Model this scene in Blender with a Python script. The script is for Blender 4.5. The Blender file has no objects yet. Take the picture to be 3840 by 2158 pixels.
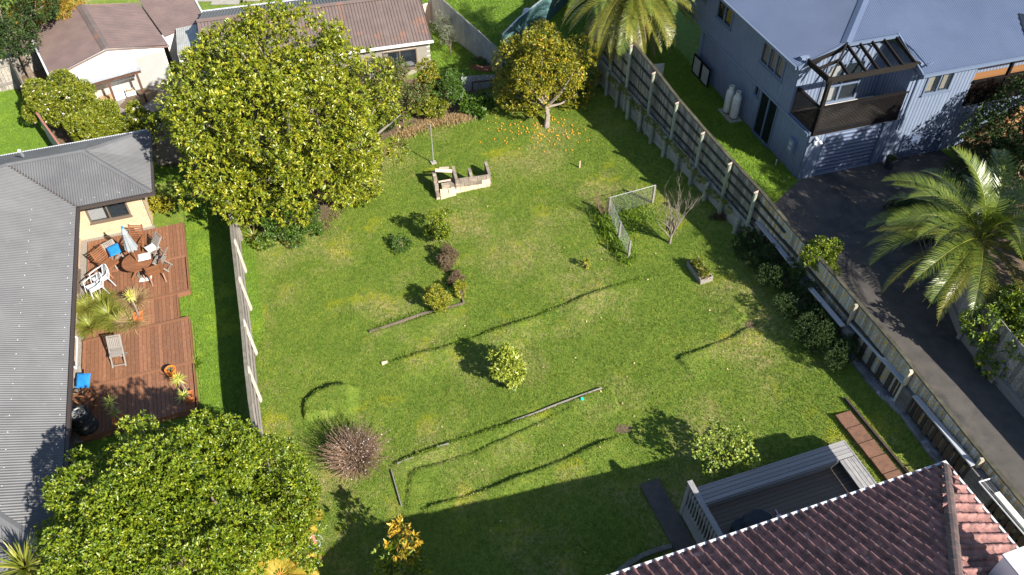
import bpy, math, random
import numpy as np
from mathutils import Vector, Matrix, Euler
random.seed(7)
S = bpy.context.scene
COL = S.collection
# ------------------------------------------------------------------ camera, light, exposure
HC = 21.0; FPX = 3080.0
cd = bpy.data.cameras.new('camera'); cam = bpy.data.objects.new('camera', cd); COL.objects.link(cam)
cam.location = (0, 0, HC); cam.rotation_euler = (math.radians(45), 0, 0)
cd.sensor_width = 36; cd.lens = FPX / 3840 * 36; cd.clip_start = .5; cd.clip_end = 1500
S.camera = cam
KX, KY = -.97, 1.0                                   # how far a shadow falls for each metre of height
ELEV = math.atan(1 / math.hypot(KX, KY))
W = bpy.data.worlds.new('World'); S.world = W; W.use_nodes = True
nt = W.node_tree; sky = nt.nodes.new('ShaderNodeTexSky'); sky.sky_type = 'NISHITA'; sky.sun_disc = False
sky.sun_elevation = ELEV; sky.sun_rotation = math.atan2(-KX, -KY); sky.air_density = 1.0; sky.dust_density = .6; sky.ozone_density = 1.4
nt.links.new(sky.outputs[0], nt.nodes['Background'].inputs[0]); nt.nodes['Background'].inputs[1].default_value = .08
ld = bpy.data.lights.new('sun', 'SUN'); ld.energy = 5.0; ld.angle = math.radians(.53); ld.color = (1, .94, .84)
sun = bpy.data.objects.new('sun', ld); COL.objects.link(sun); sun.location = (20, -20, 40)
sun.rotation_euler = Vector((KX, KY, -1)).to_track_quat('-Z', 'Y').to_euler()
S.view_settings.view_transform = 'Standard'; S.view_settings.look = 'None'; S.view_settings.gamma = 1
S.view_settings.use_curve_mapping = False; S.view_settings.exposure = 1.38
S.render.engine = 'CYCLES'; S.render.resolution_x = 1024; S.render.resolution_y = 575

# ------------------------------------------------------------------ where things stand
C45 = math.sqrt(.5)
def at(u, v, z=0.):
    x = (u - 1920) / FPX; y = -(v - 1079) / FPX
    t = (HC - z) / (C45 - y * C45)
    return Vector((x * t, (C45 + y * C45) * t, z))
XFY = [0, 9, 12, 15, 18, 22, 27, 33, 45]; XFX = [15.4, 12.4, 11.4, 10.45, 9.6, 8.2, 6.3, 4.0, -.5]
def T(x, y=60.):                                     # the lawn falls to the left and banks up to the right hand wall
    return .13 * (max(-9., min(12., x)) + 3.34) + (.10 * max(0., min(2.8, 2.8 - (float(np.interp(y, XFY, XFX)) - x))) if y < 36 else 0.)
def on(u, v, dz=0.):
    z = 0.
    for _ in range(30):
        g = at(u, v, z); z = .5 * z + .5 * (T(g.x, g.y) + dz)
    return at(u, v, z)
UZ = 2.45                                            # level of the ground above the retaining wall, beside the blue house
def UG(y): return float(np.interp(y, [6, 14, 18, 22, 60], [3.25, 3.15, 2.85, UZ, UZ]))   # the drive climbs towards the road
class Fr:
    def __init__(s, deg):
        s.deg = deg; a = math.radians(deg)
        s.x = Vector((math.cos(a), math.sin(a), 0)); s.y = Vector((math.sin(a), -math.cos(a), 0))
    def P(s, a, b, z=0.): return s.x * a + s.y * b + Vector((0, 0, z))
    def L(s, p): return (p.dot(s.x), p.dot(s.y))
F19 = Fr(19); F17 = Fr(17.5); F15 = Fr(15.5); F33 = Fr(33); F0 = Fr(0)

# ------------------------------------------------------------------ objects
WM = {}
def reg(o, M): WM[o.name] = M
def link(o, parent=None, M=None):
    COL.objects.link(o)
    if M is None: M = Matrix.Identity(4)
    if parent is not None:
        o.parent = parent; o.matrix_parent_inverse = WM[parent.name].inverted()
    o.matrix_basis = M; reg(o, M)
    return o
def tag(o, label=None, cat=None, group=None, kind=None):
    if label: o['label'] = label
    if cat: o['category'] = cat
    if group: o['group'] = group
    if kind: o['kind'] = kind
    return o
def thing(name, label, cat, loc, group=None, kind=None, parent=None):
    o = bpy.data.objects.new(name, None); o.empty_display_size = .2
    link(o, parent, Matrix.Translation(Vector(loc)))
    return tag(o, label, cat, group, kind)
CUBE = {}
CV = [(-.5,-.5,-.5),(.5,-.5,-.5),(.5,.5,-.5),(-.5,.5,-.5),(-.5,-.5,.5),(.5,-.5,.5),(.5,.5,.5),(-.5,.5,.5)]
CF = [(0,3,2,1),(4,5,6,7),(0,1,5,4),(1,2,6,5),(2,3,7,6),(3,0,4,7)]
def cube(m):
    if m.name not in CUBE:
        me = bpy.data.meshes.new('block'); me.from_pydata(CV, [], CF); me.materials.append(m); CUBE[m.name] = me
    return CUBE[m.name]
def box(name, c, dims, m, parent=None, rz=0., R=None):
    o = bpy.data.objects.new(name, cube(m))
    Rm = (R if R is not None else Matrix.Rotation(rz, 4, 'Z'))
    M = Matrix.Translation(Vector(c)) @ Rm @ Matrix.Diagonal((*dims, 1))
    return link(o, parent, M)
def fbox(name, fr, a0, a1, b0, b1, z0, z1, m, parent=None):
    return box(name, fr.P((a0 + a1) / 2, (b0 + b1) / 2, (z0 + z1) / 2), (abs(a1 - a0), abs(b1 - b0), abs(z1 - z0)), m, parent, math.radians(fr.deg))
def basis(x, up=Vector((0, 0, 1))):
    x = x.normalized(); y = up.cross(x)
    if y.length < 1e-4: y = Vector((0, 1, 0)).cross(x)
    y.normalize(); z = x.cross(y)
    return Matrix(((x.x, y.x, z.x, 0), (x.y, y.y, z.y, 0), (x.z, y.z, z.z, 0), (0, 0, 0, 1)))
def beam(name, p0, p1, w, h, m, parent=None, up=Vector((0, 0, 1)), ext=0.):
    p0 = Vector(p0); p1 = Vector(p1); d = p1 - p0
    return box(name, (p0 + p1) / 2, (d.length + 2 * ext, w, h), m, parent, R=basis(d, Vector(up)))
def mesh_np(name, V, F, m, parent=None, attr=None, smooth=False, M=None, only_mesh=False):
    # V (n,3), F (k,3|4) arrays
    V = np.asarray(V, np.float32); F = np.asarray(F, np.int32); k = F.shape[1]
    me = bpy.data.meshes.new(name)
    me.vertices.add(len(V)); me.vertices.foreach_set('co', V.ravel())
    me.loops.add(F.size); me.loops.foreach_set('vertex_index', F.ravel())
    me.polygons.add(len(F)); me.polygons.foreach_set('loop_start', np.arange(0, F.size, k, dtype=np.int32))
    me.polygons.foreach_set('loop_total', np.full(len(F), k, np.int32))
    if smooth: me.polygons.foreach_set('use_smooth', np.ones(len(F), bool))
    me.update(calc_edges=True)
    if attr is not None:
        a = me.attributes.new('tint', 'FLOAT', 'POINT'); a.data.foreach_set('value', np.asarray(attr, np.float32))
    for mm in (m if isinstance(m, (list, tuple)) else [m]): me.materials.append(mm)
    if only_mesh: return me
    o = bpy.data.objects.new(name, me)
    return link(o, parent, M)
class MB:
    def __init__(s): s.v = []; s.f = []
    def poly(s, pts):
        n = len(s.v); s.v += [tuple(p) for p in pts]; s.f.append(tuple(range(n, n + len(pts)))); return s
    def prism(s, pts, d):
        n = len(s.v); k = len(pts); d = Vector(d)
        s.v += [tuple(p) for p in pts] + [tuple(Vector(p) + d) for p in pts]
        s.f.append(tuple(range(n + k - 1, n - 1, -1))); s.f.append(tuple(range(n + k, n + 2 * k)))
        for i in range(k): j = (i + 1) % k; s.f.append((n + i, n + j, n + k + j, n + k + i))
        return s
    def box(s, c, ex, ey, ez):
        c = Vector(c); ex = Vector(ex) / 2; ey = Vector(ey) / 2; ez = Vector(ez) / 2; n = len(s.v)
        for z in (-1, 1):
            for x, y in ((-1, -1), (1, -1), (1, 1), (-1, 1)): s.v.append(tuple(c + ex * x + ey * y + ez * z))
        s.f += [tuple(n + i for i in f) for f in CF]; return s
    def bar(s, p0, p1, w, h, up=(0, 0, 1)):
        p0 = Vector(p0); p1 = Vector(p1); R = basis(p1 - p0, Vector(up)).to_3x3()
        return s.box((p0 + p1) / 2, p1 - p0, R.col[1] * w, R.col[2] * h)
    def tube(s, pts, rad, n=6, cap=True):
        pts = [Vector(p) for p in pts]
        if not isinstance(rad, (list, tuple)): rad = [rad] * len(pts)
        base = len(s.v); prev = None
        for i, p in enumerate(pts):
            d = (pts[min(i + 1, len(pts) - 1)] - pts[max(i - 1, 0)]).normalized()
            if prev is None: u = d.orthogonal().normalized()
            else:
                u = prev - d * prev.dot(d)
                u = u.normalized() if u.length > 1e-5 else d.orthogonal().normalized()
            prev = u; w = d.cross(u)
            for k in range(n):
                a = 2 * math.pi * k / n; s.v.append(tuple(p + (u * math.cos(a) + w * math.sin(a)) * rad[i]))
        for i in range(len(pts) - 1):
            for k in range(n):
                a = base + i * n + k; b = base + i * n + (k + 1) % n; s.f.append((a, b, b + n, a + n))
        if cap:
            s.f.append(tuple(base + k for k in range(n - 1, -1, -1))); s.f.append(tuple(base + (len(pts) - 1) * n + k for k in range(n)))
        return s
    def lathe(s, prof, c=(0, 0, 0), n=16, M=None, close=False):
        base = len(s.v); c = Vector(c)
        for r, z in prof:
            for k in range(n):
                a = 2 * math.pi * k / n; p = Vector((r * math.cos(a), r * math.sin(a), z))
                s.v.append(tuple(((M @ p) if M is not None else p) + c))
        m = len(prof); rng = m if close else m - 1
        for i in range(rng):
            for k in range(n):
                i2 = (i + 1) % m
                s.f.append((base + i * n + k, base + i * n + (k + 1) % n, base + i2 * n + (k + 1) % n, base + i2 * n + k))
        return s
    def build(s, name, m, parent=None, smooth=False, M=None):
        me = bpy.data.meshes.new(name); me.from_pydata(s.v, [], s.f)
        if smooth: me.polygons.foreach_set('use_smooth', np.ones(len(s.f), bool))
        for mm in (m if isinstance(m, (list, tuple)) else [m]): me.materials.append(mm)
        me.update()
        return link(bpy.data.objects.new(name, me), parent, M)
def copy_tree(o, M, parent=None, label=None, first=True):
    # copies a thing built about the origin, with its parts and their sub-parts
    c = o.copy(); COL.objects.link(c); c.parent = parent
    if first: c.matrix_basis = M; WM[c.name] = M
    if label: c['label'] = label
    for ch in [x for x in o.children]: copy_tree(ch, None, c, None, False)
    return c

# ------------------------------------------------------------------ materials
def principled(name):
    m = bpy.data.materials.new(name); m.use_nodes = True
    return m, m.node_tree, m.node_tree.nodes['Principled BSDF']
def rgba(c): return (c[0], c[1], c[2], 1)
def mat(name, c1, c2=None, scale=2., rough=.8, bump=.0, bscale=30., rnd=.15, metal=0., spec=.4, coords='world', stretch=(1, 1, 1), c3=None, scale3=.6, t3=.55, coat=0., detail=6., lo=.35, hi=.65, disp=0.):
    m, t, b = principled(name); N = t.nodes; L = t.links
    if coords == 'world': src = N.new('ShaderNodeNewGeometry').outputs['Position']
    else: src = N.new('ShaderNodeTexCoord').outputs['Object']
    oi = N.new('ShaderNodeObjectInfo')
    mp = N.new('ShaderNodeMapping'); mp.inputs['Scale'].default_value = stretch; L.new(src, mp.inputs[0])
    vec = mp.outputs[0]
    if coords != 'world':
        ad = N.new('ShaderNodeVectorMath'); ad.operation = 'ADD'; L.new(vec, ad.inputs[0])
        sc = N.new('ShaderNodeMath'); sc.operation = 'MULTIPLY'; sc.inputs[1].default_value = 57.; L.new(oi.outputs['Random'], sc.inputs[0])
        L.new(sc.outputs[0], ad.inputs[1]); vec = ad.outputs[0]
    col = N.new('ShaderNodeRGB').outputs[0]; col.default_value = rgba(c1)
    def layer(col, c, scale, lo, hi, det=detail):
        n = N.new('ShaderNodeTexNoise'); n.inputs['Scale'].default_value = scale; n.inputs['Detail'].default_value = det; n.inputs['Roughness'].default_value = .62
        L.new(vec, n.inputs['Vector'])
        r = N.new('ShaderNodeMapRange'); r.inputs['From Min'].default_value = lo; r.inputs['From Max'].default_value = hi; L.new(n.outputs[0], r.inputs[0])
        x = N.new('ShaderNodeMix'); x.data_type = 'RGBA'; x.inputs[7].default_value = rgba(c)
        L.new(r.outputs[0], x.inputs[0]); L.new(col, x.inputs[6]); return x.outputs[2]
    if c2 is not None: col = layer(col, c2, scale, lo, hi)
    if c3 is not None: col = layer(col, c3, scale3, t3, t3 + .12)
    if rnd:
        hs = N.new('ShaderNodeHueSaturation'); r = N.new('ShaderNodeMapRange'); r.inputs['To Min'].default_value = 1 - rnd; r.inputs['To Max'].default_value = 1 + rnd
        L.new(oi.outputs['Random'], r.inputs[0]); L.new(r.outputs[0], hs.inputs['Value']); L.new(col, hs.inputs['Color']); col = hs.outputs[0]
    L.new(col, b.inputs['Base Color'])
    b.inputs['Roughness'].default_value = rough; b.inputs['Metallic'].default_value = metal; b.inputs['Specular IOR Level'].default_value = spec
    if coat: b.inputs['Coat Weight'].default_value = coat
    if bump:
        n = N.new('ShaderNodeTexNoise'); n.inputs['Scale'].default_value = bscale; n.inputs['Detail'].default_value = 4; L.new(vec, n.inputs['Vector'])
        bp = N.new('ShaderNodeBump'); bp.inputs['Strength'].default_value = bump; bp.inputs['Distance'].default_value = .02
        L.new(n.outputs[0], bp.inputs['Height']); L.new(bp.outputs[0], b.inputs['Normal'])
    return m
def leafmat(name, cs, rough=.42, trans=.25, spec=.5):
    # cs: 3 colours picked leaf by leaf through the 'tint' attribute
    m, t, b = principled(name); N = t.nodes; L = t.links
    a = N.new('ShaderNodeAttribute'); a.attribute_name = 'tint'
    cr = N.new('ShaderNodeValToRGB'); cr.color_ramp.elements[0].color = rgba(cs[0]); cr.color_ramp.elements[1].color = rgba(cs[-1])
    for i, c in enumerate(cs[1:-1]): e = cr.color_ramp.elements.new((i + 1) / (len(cs) - 1)); e.color = rgba(c)
    L.new(a.outputs['Fac'], cr.inputs[0]); L.new(cr.outputs[0], b.inputs['Base Color'])
    b.inputs['Roughness'].default_value = rough; b.inputs['Specular IOR Level'].default_value = spec
    tr = N.new('ShaderNodeBsdfTranslucent'); hs = N.new('ShaderNodeHueSaturation'); hs.inputs['Saturation'].default_value = 1.15; hs.inputs['Value'].default_value = 1.25
    L.new(cr.outputs[0], hs.inputs['Color']); L.new(hs.outputs[0], tr.inputs[0])
    mx = N.new('ShaderNodeMixShader'); mx.inputs[0].default_value = trans
    L.new(b.outputs[0], mx.inputs[1]); L.new(tr.outputs[0], mx.inputs[2]); L.new(mx.outputs[0], N['Material Output'].inputs[0])
    return m
M = {}
WD = dict(coords='object', stretch=(1.2, 9, 9), scale=2.2, detail=5)
M['deck'] = mat('deck_stain', (.22, .105, .055), (.15, .068, .038), rough=.6, rnd=.16, c3=(.30, .14, .085), scale3=1.5, t3=.6, **WD)
M['teak'] = mat('teak', (.20, .085, .038), (.135, .055, .025), rough=.55, rnd=.12, **WD)
M['weathered'] = mat('weathered_timber', (.25, .225, .20), (.15, .135, .12), rough=.85, rnd=.15, **WD)
M['paling'] = mat('grey_paling', (.29, .265, .225), (.125, .115, .10), rough=.9, rnd=.42, c3=(.40, .33, .20), scale3=1.2, t3=.62, **WD)
M['paling_lichen'] = mat('paling_with_lichen', (.40, .39, .35), (.22, .215, .20), rough=.9, rnd=.35, c3=(.46, .27, .03), scale3=1.1, t3=.50, **WD)
M['moss'] = mat('mossy_timber', (.022, .021, .014), (.065, .06, .04), scale=3, rough=.95, rnd=.1, bump=.5)
M['post'] = mat('treated_post', (.27, .29, .21), (.17, .18, .14), rough=.9, rnd=.15, **WD)
M['sleeper'] = mat('retaining_sleeper', (.34, .33, .29), (.17, .165, .15), rough=.9, rnd=.2, **WD)
M['darkboard'] = mat('dark_brown_board', (.065, .045, .032), (.035, .026, .02), rough=.9, rnd=.25, **WD)
M['greyplank'] = mat('silvered_plank', (.36, .37, .39), (.20, .205, .22), rough=.85, rnd=.12, **WD)
M['masonry'] = mat('dark_masonry', (.13, .125, .12), (.075, .07, .068), scale=4, rough=.9, rnd=.15, bump=.4)
M['kerb'] = mat('stained_concrete_kerb', (.16, .16, .165), (.065, .065, .07), scale=3.2, rough=.9, c3=(.30, .32, .35), scale3=2.2, t3=.56, bump=.4)
M['concrete'] = mat('concrete', (.32, .30, .26), (.24, .22, .19), scale=5, rough=.9, bump=.3, bscale=60, rnd=.05)
M['asphalt'] = mat('asphalt', (.040, .039, .040), (.028, .027, .028), scale=1.1, rough=.88, bump=.5, bscale=90, rnd=0, c3=(.06, .056, .053), scale3=.5, t3=.55)
M['gravel'] = mat('gravel', (.30, .27, .24), (.16, .14, .12), scale=28, rough=.95, bump=1., bscale=40, rnd=0)
M['soil'] = mat('soil', (.085, .055, .035), (.14, .10, .06), scale=9, rough=.95, bump=1., bscale=25, rnd=0)
M['brickcream'] = mat('cream_brick', (.46, .355, .235), (.40, .30, .19), scale=6, rough=.85, rnd=.07, bump=.15)
M['mortar'] = mat('mortar', (.40, .33, .24), (.36, .30, .21), scale=9, rough=.95)
M['roofgrey'] = mat('grey_roof_steel', (.105, .106, .110), (.082, .083, .087), scale=.9, rough=.55, rnd=.03, c3=(.13, .128, .12), scale3=3., t3=.62, spec=.4)
M['roofblue'] = mat('blue_grey_roof_steel', (.072, .096, .158), (.06, .082, .138), scale=.8, rough=.5, rnd=.03, spec=.4)
M['roofbrown'] = mat('brown_roof_steel', (.13, .098, .088), (.10, .076, .068), scale=1.6, rough=.6, rnd=.05, c3=(.19, .10, .07), scale3=.9, t3=.56)
M['roofbrownpaint'] = mat('faded_brown_roof', (.165, .115, .10), (.125, .088, .08), scale=1.2, rough=.7, rnd=.04, c3=(.24, .115, .075), scale3=.45, t3=.58)
M['fascia_dark'] = mat('dark_fascia', (.045, .035, .03), rough=.5, rnd=.05)
M['fascia_white'] = mat('white_fascia', (.72, .70, .66), (.6, .58, .54), scale=3, rough=.6, rnd=.04)
M['bluewall'] = mat('blue_grey_cladding', (.135, .17, .24), (.12, .15, .215), scale=1.5, rough=.7, rnd=.03)
M['bluewall_dark'] = mat('cladding_groove', (.08, .085, .10), rough=.8, rnd=0)
M['navytrim'] = mat('slate_blue_joinery', (.10, .13, .19), rough=.4, rnd=.05)
M['blackwood'] = mat('black_stained_timber', (.007, .006, .006), (.012, .010, .009), rough=.8, spec=.08, rnd=.1, **WD)
M['blackworn'] = mat('peeling_black_timber', (.010, .009, .008), (.018, .015, .013), rough=.8, spec=.1, rnd=.1, coords='object', stretch=(3, 9, 9), scale=2, c3=(.22, .14, .09), scale3=3, t3=.66)
M['whitewall'] = mat('white_weatherboard', (.80, .79, .76), (.74, .73, .70), scale=2, rough=.6, rnd=.02)
M['creamwall'] = mat('cream_weatherboard', (.66, .60, .53), (.60, .55, .49), scale=2, rough=.7, rnd=.02)
M['galv'] = mat('galvanised_iron', (.44, .46, .48), (.33, .35, .37), scale=3, rough=.45, metal=.35, rnd=.05)
M['galvdull'] = mat('dull_galvanised_iron', (.38, .38, .36), (.27, .275, .26), scale=2.5, rough=.6, metal=.1, rnd=.06)
M['greeniron'] = mat('green_painted_iron', (.075, .155, .155), (.05, .11, .11), scale=2, rough=.6, rnd=.08, c3=(.13, .07, .035), scale3=3, t3=.62)
M['rust'] = mat('rusty_steel', (.11, .05, .03), (.06, .03, .02), scale=9, rough=.85)
M['gutterwhite'] = mat('white_gutter', (.50, .51, .53), rough=.4, rnd=0)
M['white'] = mat('white_plastic', (.44, .45, .47), (.36, .37, .39), scale=5, rough=.45, rnd=.04)
M['cloth_white'] = mat('white_cushion', (.55, .54, .53), (.42, .42, .42), scale=18, rough=.9)
M['cloth_grey'] = mat('grey_parasol_canvas', (.22, .24, .25), (.18, .20, .21), scale=6, rough=.85)
M['cloth_blue'] = mat('blue_cushion', (.008, .18, .50), (.006, .13, .40), scale=12, rough=.85)
M['terracotta'] = mat('terracotta', (.50, .155, .05), (.40, .12, .04), scale=6, rough=.7)
M['orangepot'] = mat('glazed_orange_pot', (.62, .20, .03), rough=.3, rnd=0)
M['rubber'] = mat('tyre_rubber', (.018, .018, .020), (.03, .03, .032), scale=8, rough=.75)
M['alloy'] = mat('alloy_rim', (.62, .62, .60), rough=.35, metal=.6, rnd=0)
M['bark'] = mat('bark', (.20, .155, .115), (.11, .085, .065), scale=9, rough=.95, bump=.8, bscale=20)
M['bark_pale'] = mat('pale_bark', (.22, .185, .15), (.14, .115, .09), scale=9, rough=.9, bump=.5, bscale=20)
M['twig'] = mat('dry_twig', (.24, .15, .10), (.15, .095, .065), scale=5, rough=.9)
M['frondbase'] = mat('palm_boot', (.15, .095, .055), (.08, .05, .032), scale=6, rough=.95, bump=1., bscale=14)
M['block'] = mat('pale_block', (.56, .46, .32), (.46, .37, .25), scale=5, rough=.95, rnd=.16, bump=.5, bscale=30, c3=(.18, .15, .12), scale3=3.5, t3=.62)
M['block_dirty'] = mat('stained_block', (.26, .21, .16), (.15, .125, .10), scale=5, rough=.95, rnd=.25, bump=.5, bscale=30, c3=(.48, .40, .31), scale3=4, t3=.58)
M['palebrace'] = mat('pale_sawn_brace', (.50, .47, .41), (.34, .31, .26), rough=.85, rnd=.1, **WD)
M['oldlog'] = mat('rotting_log', (.17, .135, .10), (.09, .07, .05), rough=.95, rnd=.1, **WD)
M['rosewood'] = mat('pink_weathered_board', (.58, .44, .36), (.44, .31, .24), rough=.9, **WD)
M['tile'] = mat('weathered_terracotta_tile', (.26, .12, .105), (.10, .058, .054), scale=5, rough=.75, rnd=.25, c3=(.34, .22, .19), scale3=3.2, t3=.60)
M['tiledark'] = mat('tile_underlay', (.03, .028, .027), rough=.9, rnd=0); M['hiptile'] = mat('sooty_hip_tile', (.055, .048, .046), (.12, .075, .068), scale=5, rough=.85, rnd=.2)
M['decking_dark'] = mat('dark_decking', (.15, .112, .082), (.10, .075, .055), rough=.65, rnd=.15, **WD)
M['benchtimber'] = mat('silver_bench_timber', (.27, .262, .26), (.17, .165, .165), rough=.8, rnd=.1, **WD)
M['paving_red'] = mat('red_brown_slab', (.15, .075, .045), (.095, .05, .033), scale=9, rough=.9, rnd=.1, bump=.4, bscale=50)
M['paving_dark'] = mat('dark_concrete', (.085, .07, .06), (.06, .05, .045), scale=4, rough=.9, rnd=.05, bump=.4, bscale=50)  # mottled dark grey brown concrete for the path by the deck
M['oldconcrete'] = mat('old_mossy_concrete', (.17, .155, .125), (.10, .095, .075), scale=4, rough=.95, bump=.5)
M['steelpole'] = mat('galvanised_pole', (.38, .39, .40), rough=.4, metal=.5, rnd=0)
M['wire'] = mat('wire', (.33, .34, .35), rough=.5, metal=.3, rnd=0)
M['freshtimber'] = mat('new_orange_timber', (.30, .16, .065), (.22, .11, .045), rough=.8, rnd=.1, **WD)
M['umbertimber'] = mat('stained_umber_timber', (.15, .075, .035), (.08, .042, .022), rough=.85, rnd=.15, **WD)
M['merbau'] = mat('orange_decking', (.26, .125, .05), (.20, .095, .038), rough=.6, rnd=.08, **WD)
M['tilefloor'] = mat('cream_floor_tile', (.60, .54, .45), (.53, .47, .39), scale=5, rough=.5, rnd=.05)
M['curtain'] = mat('cream_curtain', (.62, .57, .46), (.50, .46, .37), rough=.95, coords='world', scale=6)
M['curtain_white'] = mat('white_curtain', (.78, .78, .77), rough=.95, rnd=0)
M['interior'] = mat('dark_interior', (.02, .02, .022), rough=.9, rnd=0)
M['bronze'] = mat('bronze_joinery', (.12, .09, .065), rough=.4, rnd=.03)
M['firewood'] = mat('split_firewood', (.46, .30, .16), (.30, .19, .10), rough=.9, rnd=.2, **WD)
M['tub'] = mat('translucent_plastic_tub', (.55, .60, .64), rough=.35, rnd=.05)
M['gasbottle'] = mat('gas_bottle_steel', (.50, .50, .46), (.42, .41, .37), scale=4, rough=.45, rnd=.05)
M['yellow'] = mat('yellow_label', (.7, .55, .02), rough=.5, rnd=0)
M['orange'] = mat('orange_fruit', (.75, .26, .012), (.70, .34, .02), scale=6, rough=.45, rnd=.12)
M['lemon'] = mat('lemon_fruit', (.72, .50, .03), rough=.45, rnd=.1)
M['fallenleaf'] = mat('pale_fallen_leaf', (.45, .34, .17), rough=.8, rnd=.3)
M['pink'] = mat('pink_plastic', (.70, .42, .50), rough=.5, rnd=0)
M['aqua'] = mat('aqua_plastic', (.02, .52, .36), rough=.4, rnd=0)
M['hose'] = mat('pale_green_hose', (.42, .58, .50), rough=.5, rnd=0)
M['flower'] = mat('pale_pink_blossom', (.80, .66, .62), (.80, .74, .68), scale=20, rough=.7, rnd=.1)
M['flowerwhite'] = mat('white_blossom', (.82, .78, .76), rough=.7, rnd=.05)
M['bluechair'] = mat('dark_blue_cover', (.018, .021, .030), rough=.8, rnd=0)
M['redtrim'] = mat('faded_red_timber', (.34, .13, .085), (.22, .10, .07), rough=.8, **WD)
def glass(name, tint=(.03, .04, .05)):
    m, t, b = principled(name); b.inputs['Base Color'].default_value = rgba(tint); b.inputs['Roughness'].default_value = .04
    b.inputs['Specular IOR Level'].default_value = .8; b.inputs['Alpha'].default_value = .32
    return m
M['glass'] = glass('window_glass')
M['glassdark'] = glass('dark_window_glass', (.01, .012, .016)); M['glassdark'].node_tree.nodes['Principled BSDF'].inputs['Alpha'].default_value = .75
LV = {}
LV['bigtree'] = leafmat('glossy_yellow_green_leaf', [(.05, .085, .006), (.115, .15, .009), (.19, .22, .014), (.29, .285, .022), (.38, .32, .03)], rough=.30, trans=.16)
LV['lefttree'] = leafmat('fresh_green_leaf', [(.045, .09, .005), (.11, .165, .008), (.19, .235, .012), (.32, .33, .022)], rough=.36, trans=.25)
LV['citrus'] = leafmat('citrus_leaf', [(.06, .09, .008), (.15, .165, .012), (.30, .26, .018), (.44, .32, .02)], rough=.4)
LV['camellia'] = leafmat('camellia_leaf', [(.05, .09, .008), (.125, .155, .012), (.22, .235, .02), (.32, .30, .03)], rough=.35)
LV['dark'] = leafmat('dark_green_leaf', [(.018, .036, .010), (.036, .065, .014), (.07, .105, .025)], rough=.65, spec=.3)
LV['green'] = leafmat('mid_green_leaf', [(.035, .08, .010), (.065, .13, .014), (.12, .18, .02)], rough=.42)
LV['grey'] = leafmat('grey_green_leaf', [(.09, .115, .06), (.16, .18, .11), (.24, .25, .16)], rough=.5)
LV['photinia'] = leafmat('green_and_russet_leaf', [(.035, .075, .012), (.08, .12, .02), (.15, .13, .035), (.23, .10, .06)], rough=.45)
LV['conifer'] = leafmat('golden_conifer_leaf', [(.14, .16, .012), (.28, .24, .02), (.38, .20, .03), (.30, .13, .03)], rough=.6)
LV['yellow'] = leafmat('yellow_leaf', [(.10, .14, .012), (.24, .25, .018), (.42, .34, .025)], rough=.45)
LV['gold'] = leafmat('golden_leaf', [(.11, .13, .012), (.30, .22, .02), (.46, .30, .02), (.36, .18, .02)], rough=.45)
LV['brown'] = leafmat('brown_dry_leaf', [(.085, .06, .035), (.16, .11, .06), (.26, .19, .10)], rough=.8)
LV['yucca'] = leafmat('yellow_edged_strap_leaf', [(.42, .44, .08), (.55, .54, .13), (.36, .42, .08)], rough=.4)
LV['strap'] = leafmat('green_strap_leaf', [(.10, .14, .012), (.20, .22, .03), (.36, .33, .08)], rough=.45)
LV['straw'] = leafmat('straw_blade', [(.32, .22, .10), (.44, .32, .16), (.25, .16, .08)], rough=.8)
LV['palm'] = leafmat('palm_leaflet', [(.055, .09, .014), (.10, .14, .02), (.20, .22, .03)], rough=.33, trans=.18)
LV['palmyellow'] = leafmat('yellowing_palm_leaflet', [(.085, .105, .014), (.15, .155, .02), (.25, .21, .03)], rough=.38, trans=.18)
LV['palmdead'] = leafmat('dead_palm_leaflet', [(.24, .17, .11), (.34, .25, .17), (.16, .11, .07)], rough=.8, trans=.1)
LV['lightgreen'] = leafmat('light_green_leaf', [(.10,.17,.02),(.20,.26,.035),(.33,.36,.07)], rough=.4)
LV['yellowgreen'] = leafmat('lime_leaf', [(.13,.19,.02),(.28,.33,.04),(.45,.46,.10)], rough=.32)
LV['citrusgreen'] = leafmat('lemon_tree_leaf', [(.05,.10,.01),(.12,.18,.015),(.30,.34,.04)], rough=.38)
LV['fern'] = leafmat('golden_fern', [(.24, .22, .02), (.40, .30, .035), (.48, .27, .04)], rough=.55)

# ------------------------------------------------------------------ the lie of the land
rng = np.random.default_rng(11)
def fold(a):                                            # cheap smooth value noise, sum of sines
    x, y = a; s = 0
    for k, (fx, fy, p, w) in enumerate([(.31, .17, 1.1, .5), (-.23, .41, 2.3, .4), (.73, .58, .4, .25), (1.3, -.9, 4.0, .13), (-1.9, 1.6, 5.1, .08), (3.1, 2.2, .7, .045), (-4.3, 3.7, 2.9, .03)]):
        s = s + w * np.sin(x * fx * 2 + y * fy * 2 + p)
    return s
def sp(u, v): return on(u * 1.4907, v * 1.4907)
STEPS = [([(960, 915), (1100, 880), (1300, 815), (1480, 745), (1560, 715), (1645, 690)], .16, 1.1),
         ([(1021, 1191), (1180, 1145), (1330, 1080), (1448, 1021)], .11, .8),
         ([(1054, 1283), (1220, 1235), (1400, 1165), (1572, 1092)], .17, 1.0),
         ([(1700, 908), (1790, 870), (1860, 840), (1890, 822)], .17, 1.1),
         ([(1848, 772), (1880, 800)], .10, .8),
         ([(930, 838), (1040, 805), (1165, 768)], .10, 1.0),
         ([(977, 1172), (1130, 1115), (1290, 1065), (1518, 980)], .13, .55),
         ([(766, 1062), (768, 1015), (792, 992), (850, 978), (905, 972)], .36, 1.9),
         ([(1535, 975), (1560, 1040)], .08, .8),
         ([(1020, 1290), (1032, 1190)], .07, .6)]
STEPW = [([sp(*p) for p in pl], h, w) for pl, h, w in STEPS]
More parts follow.
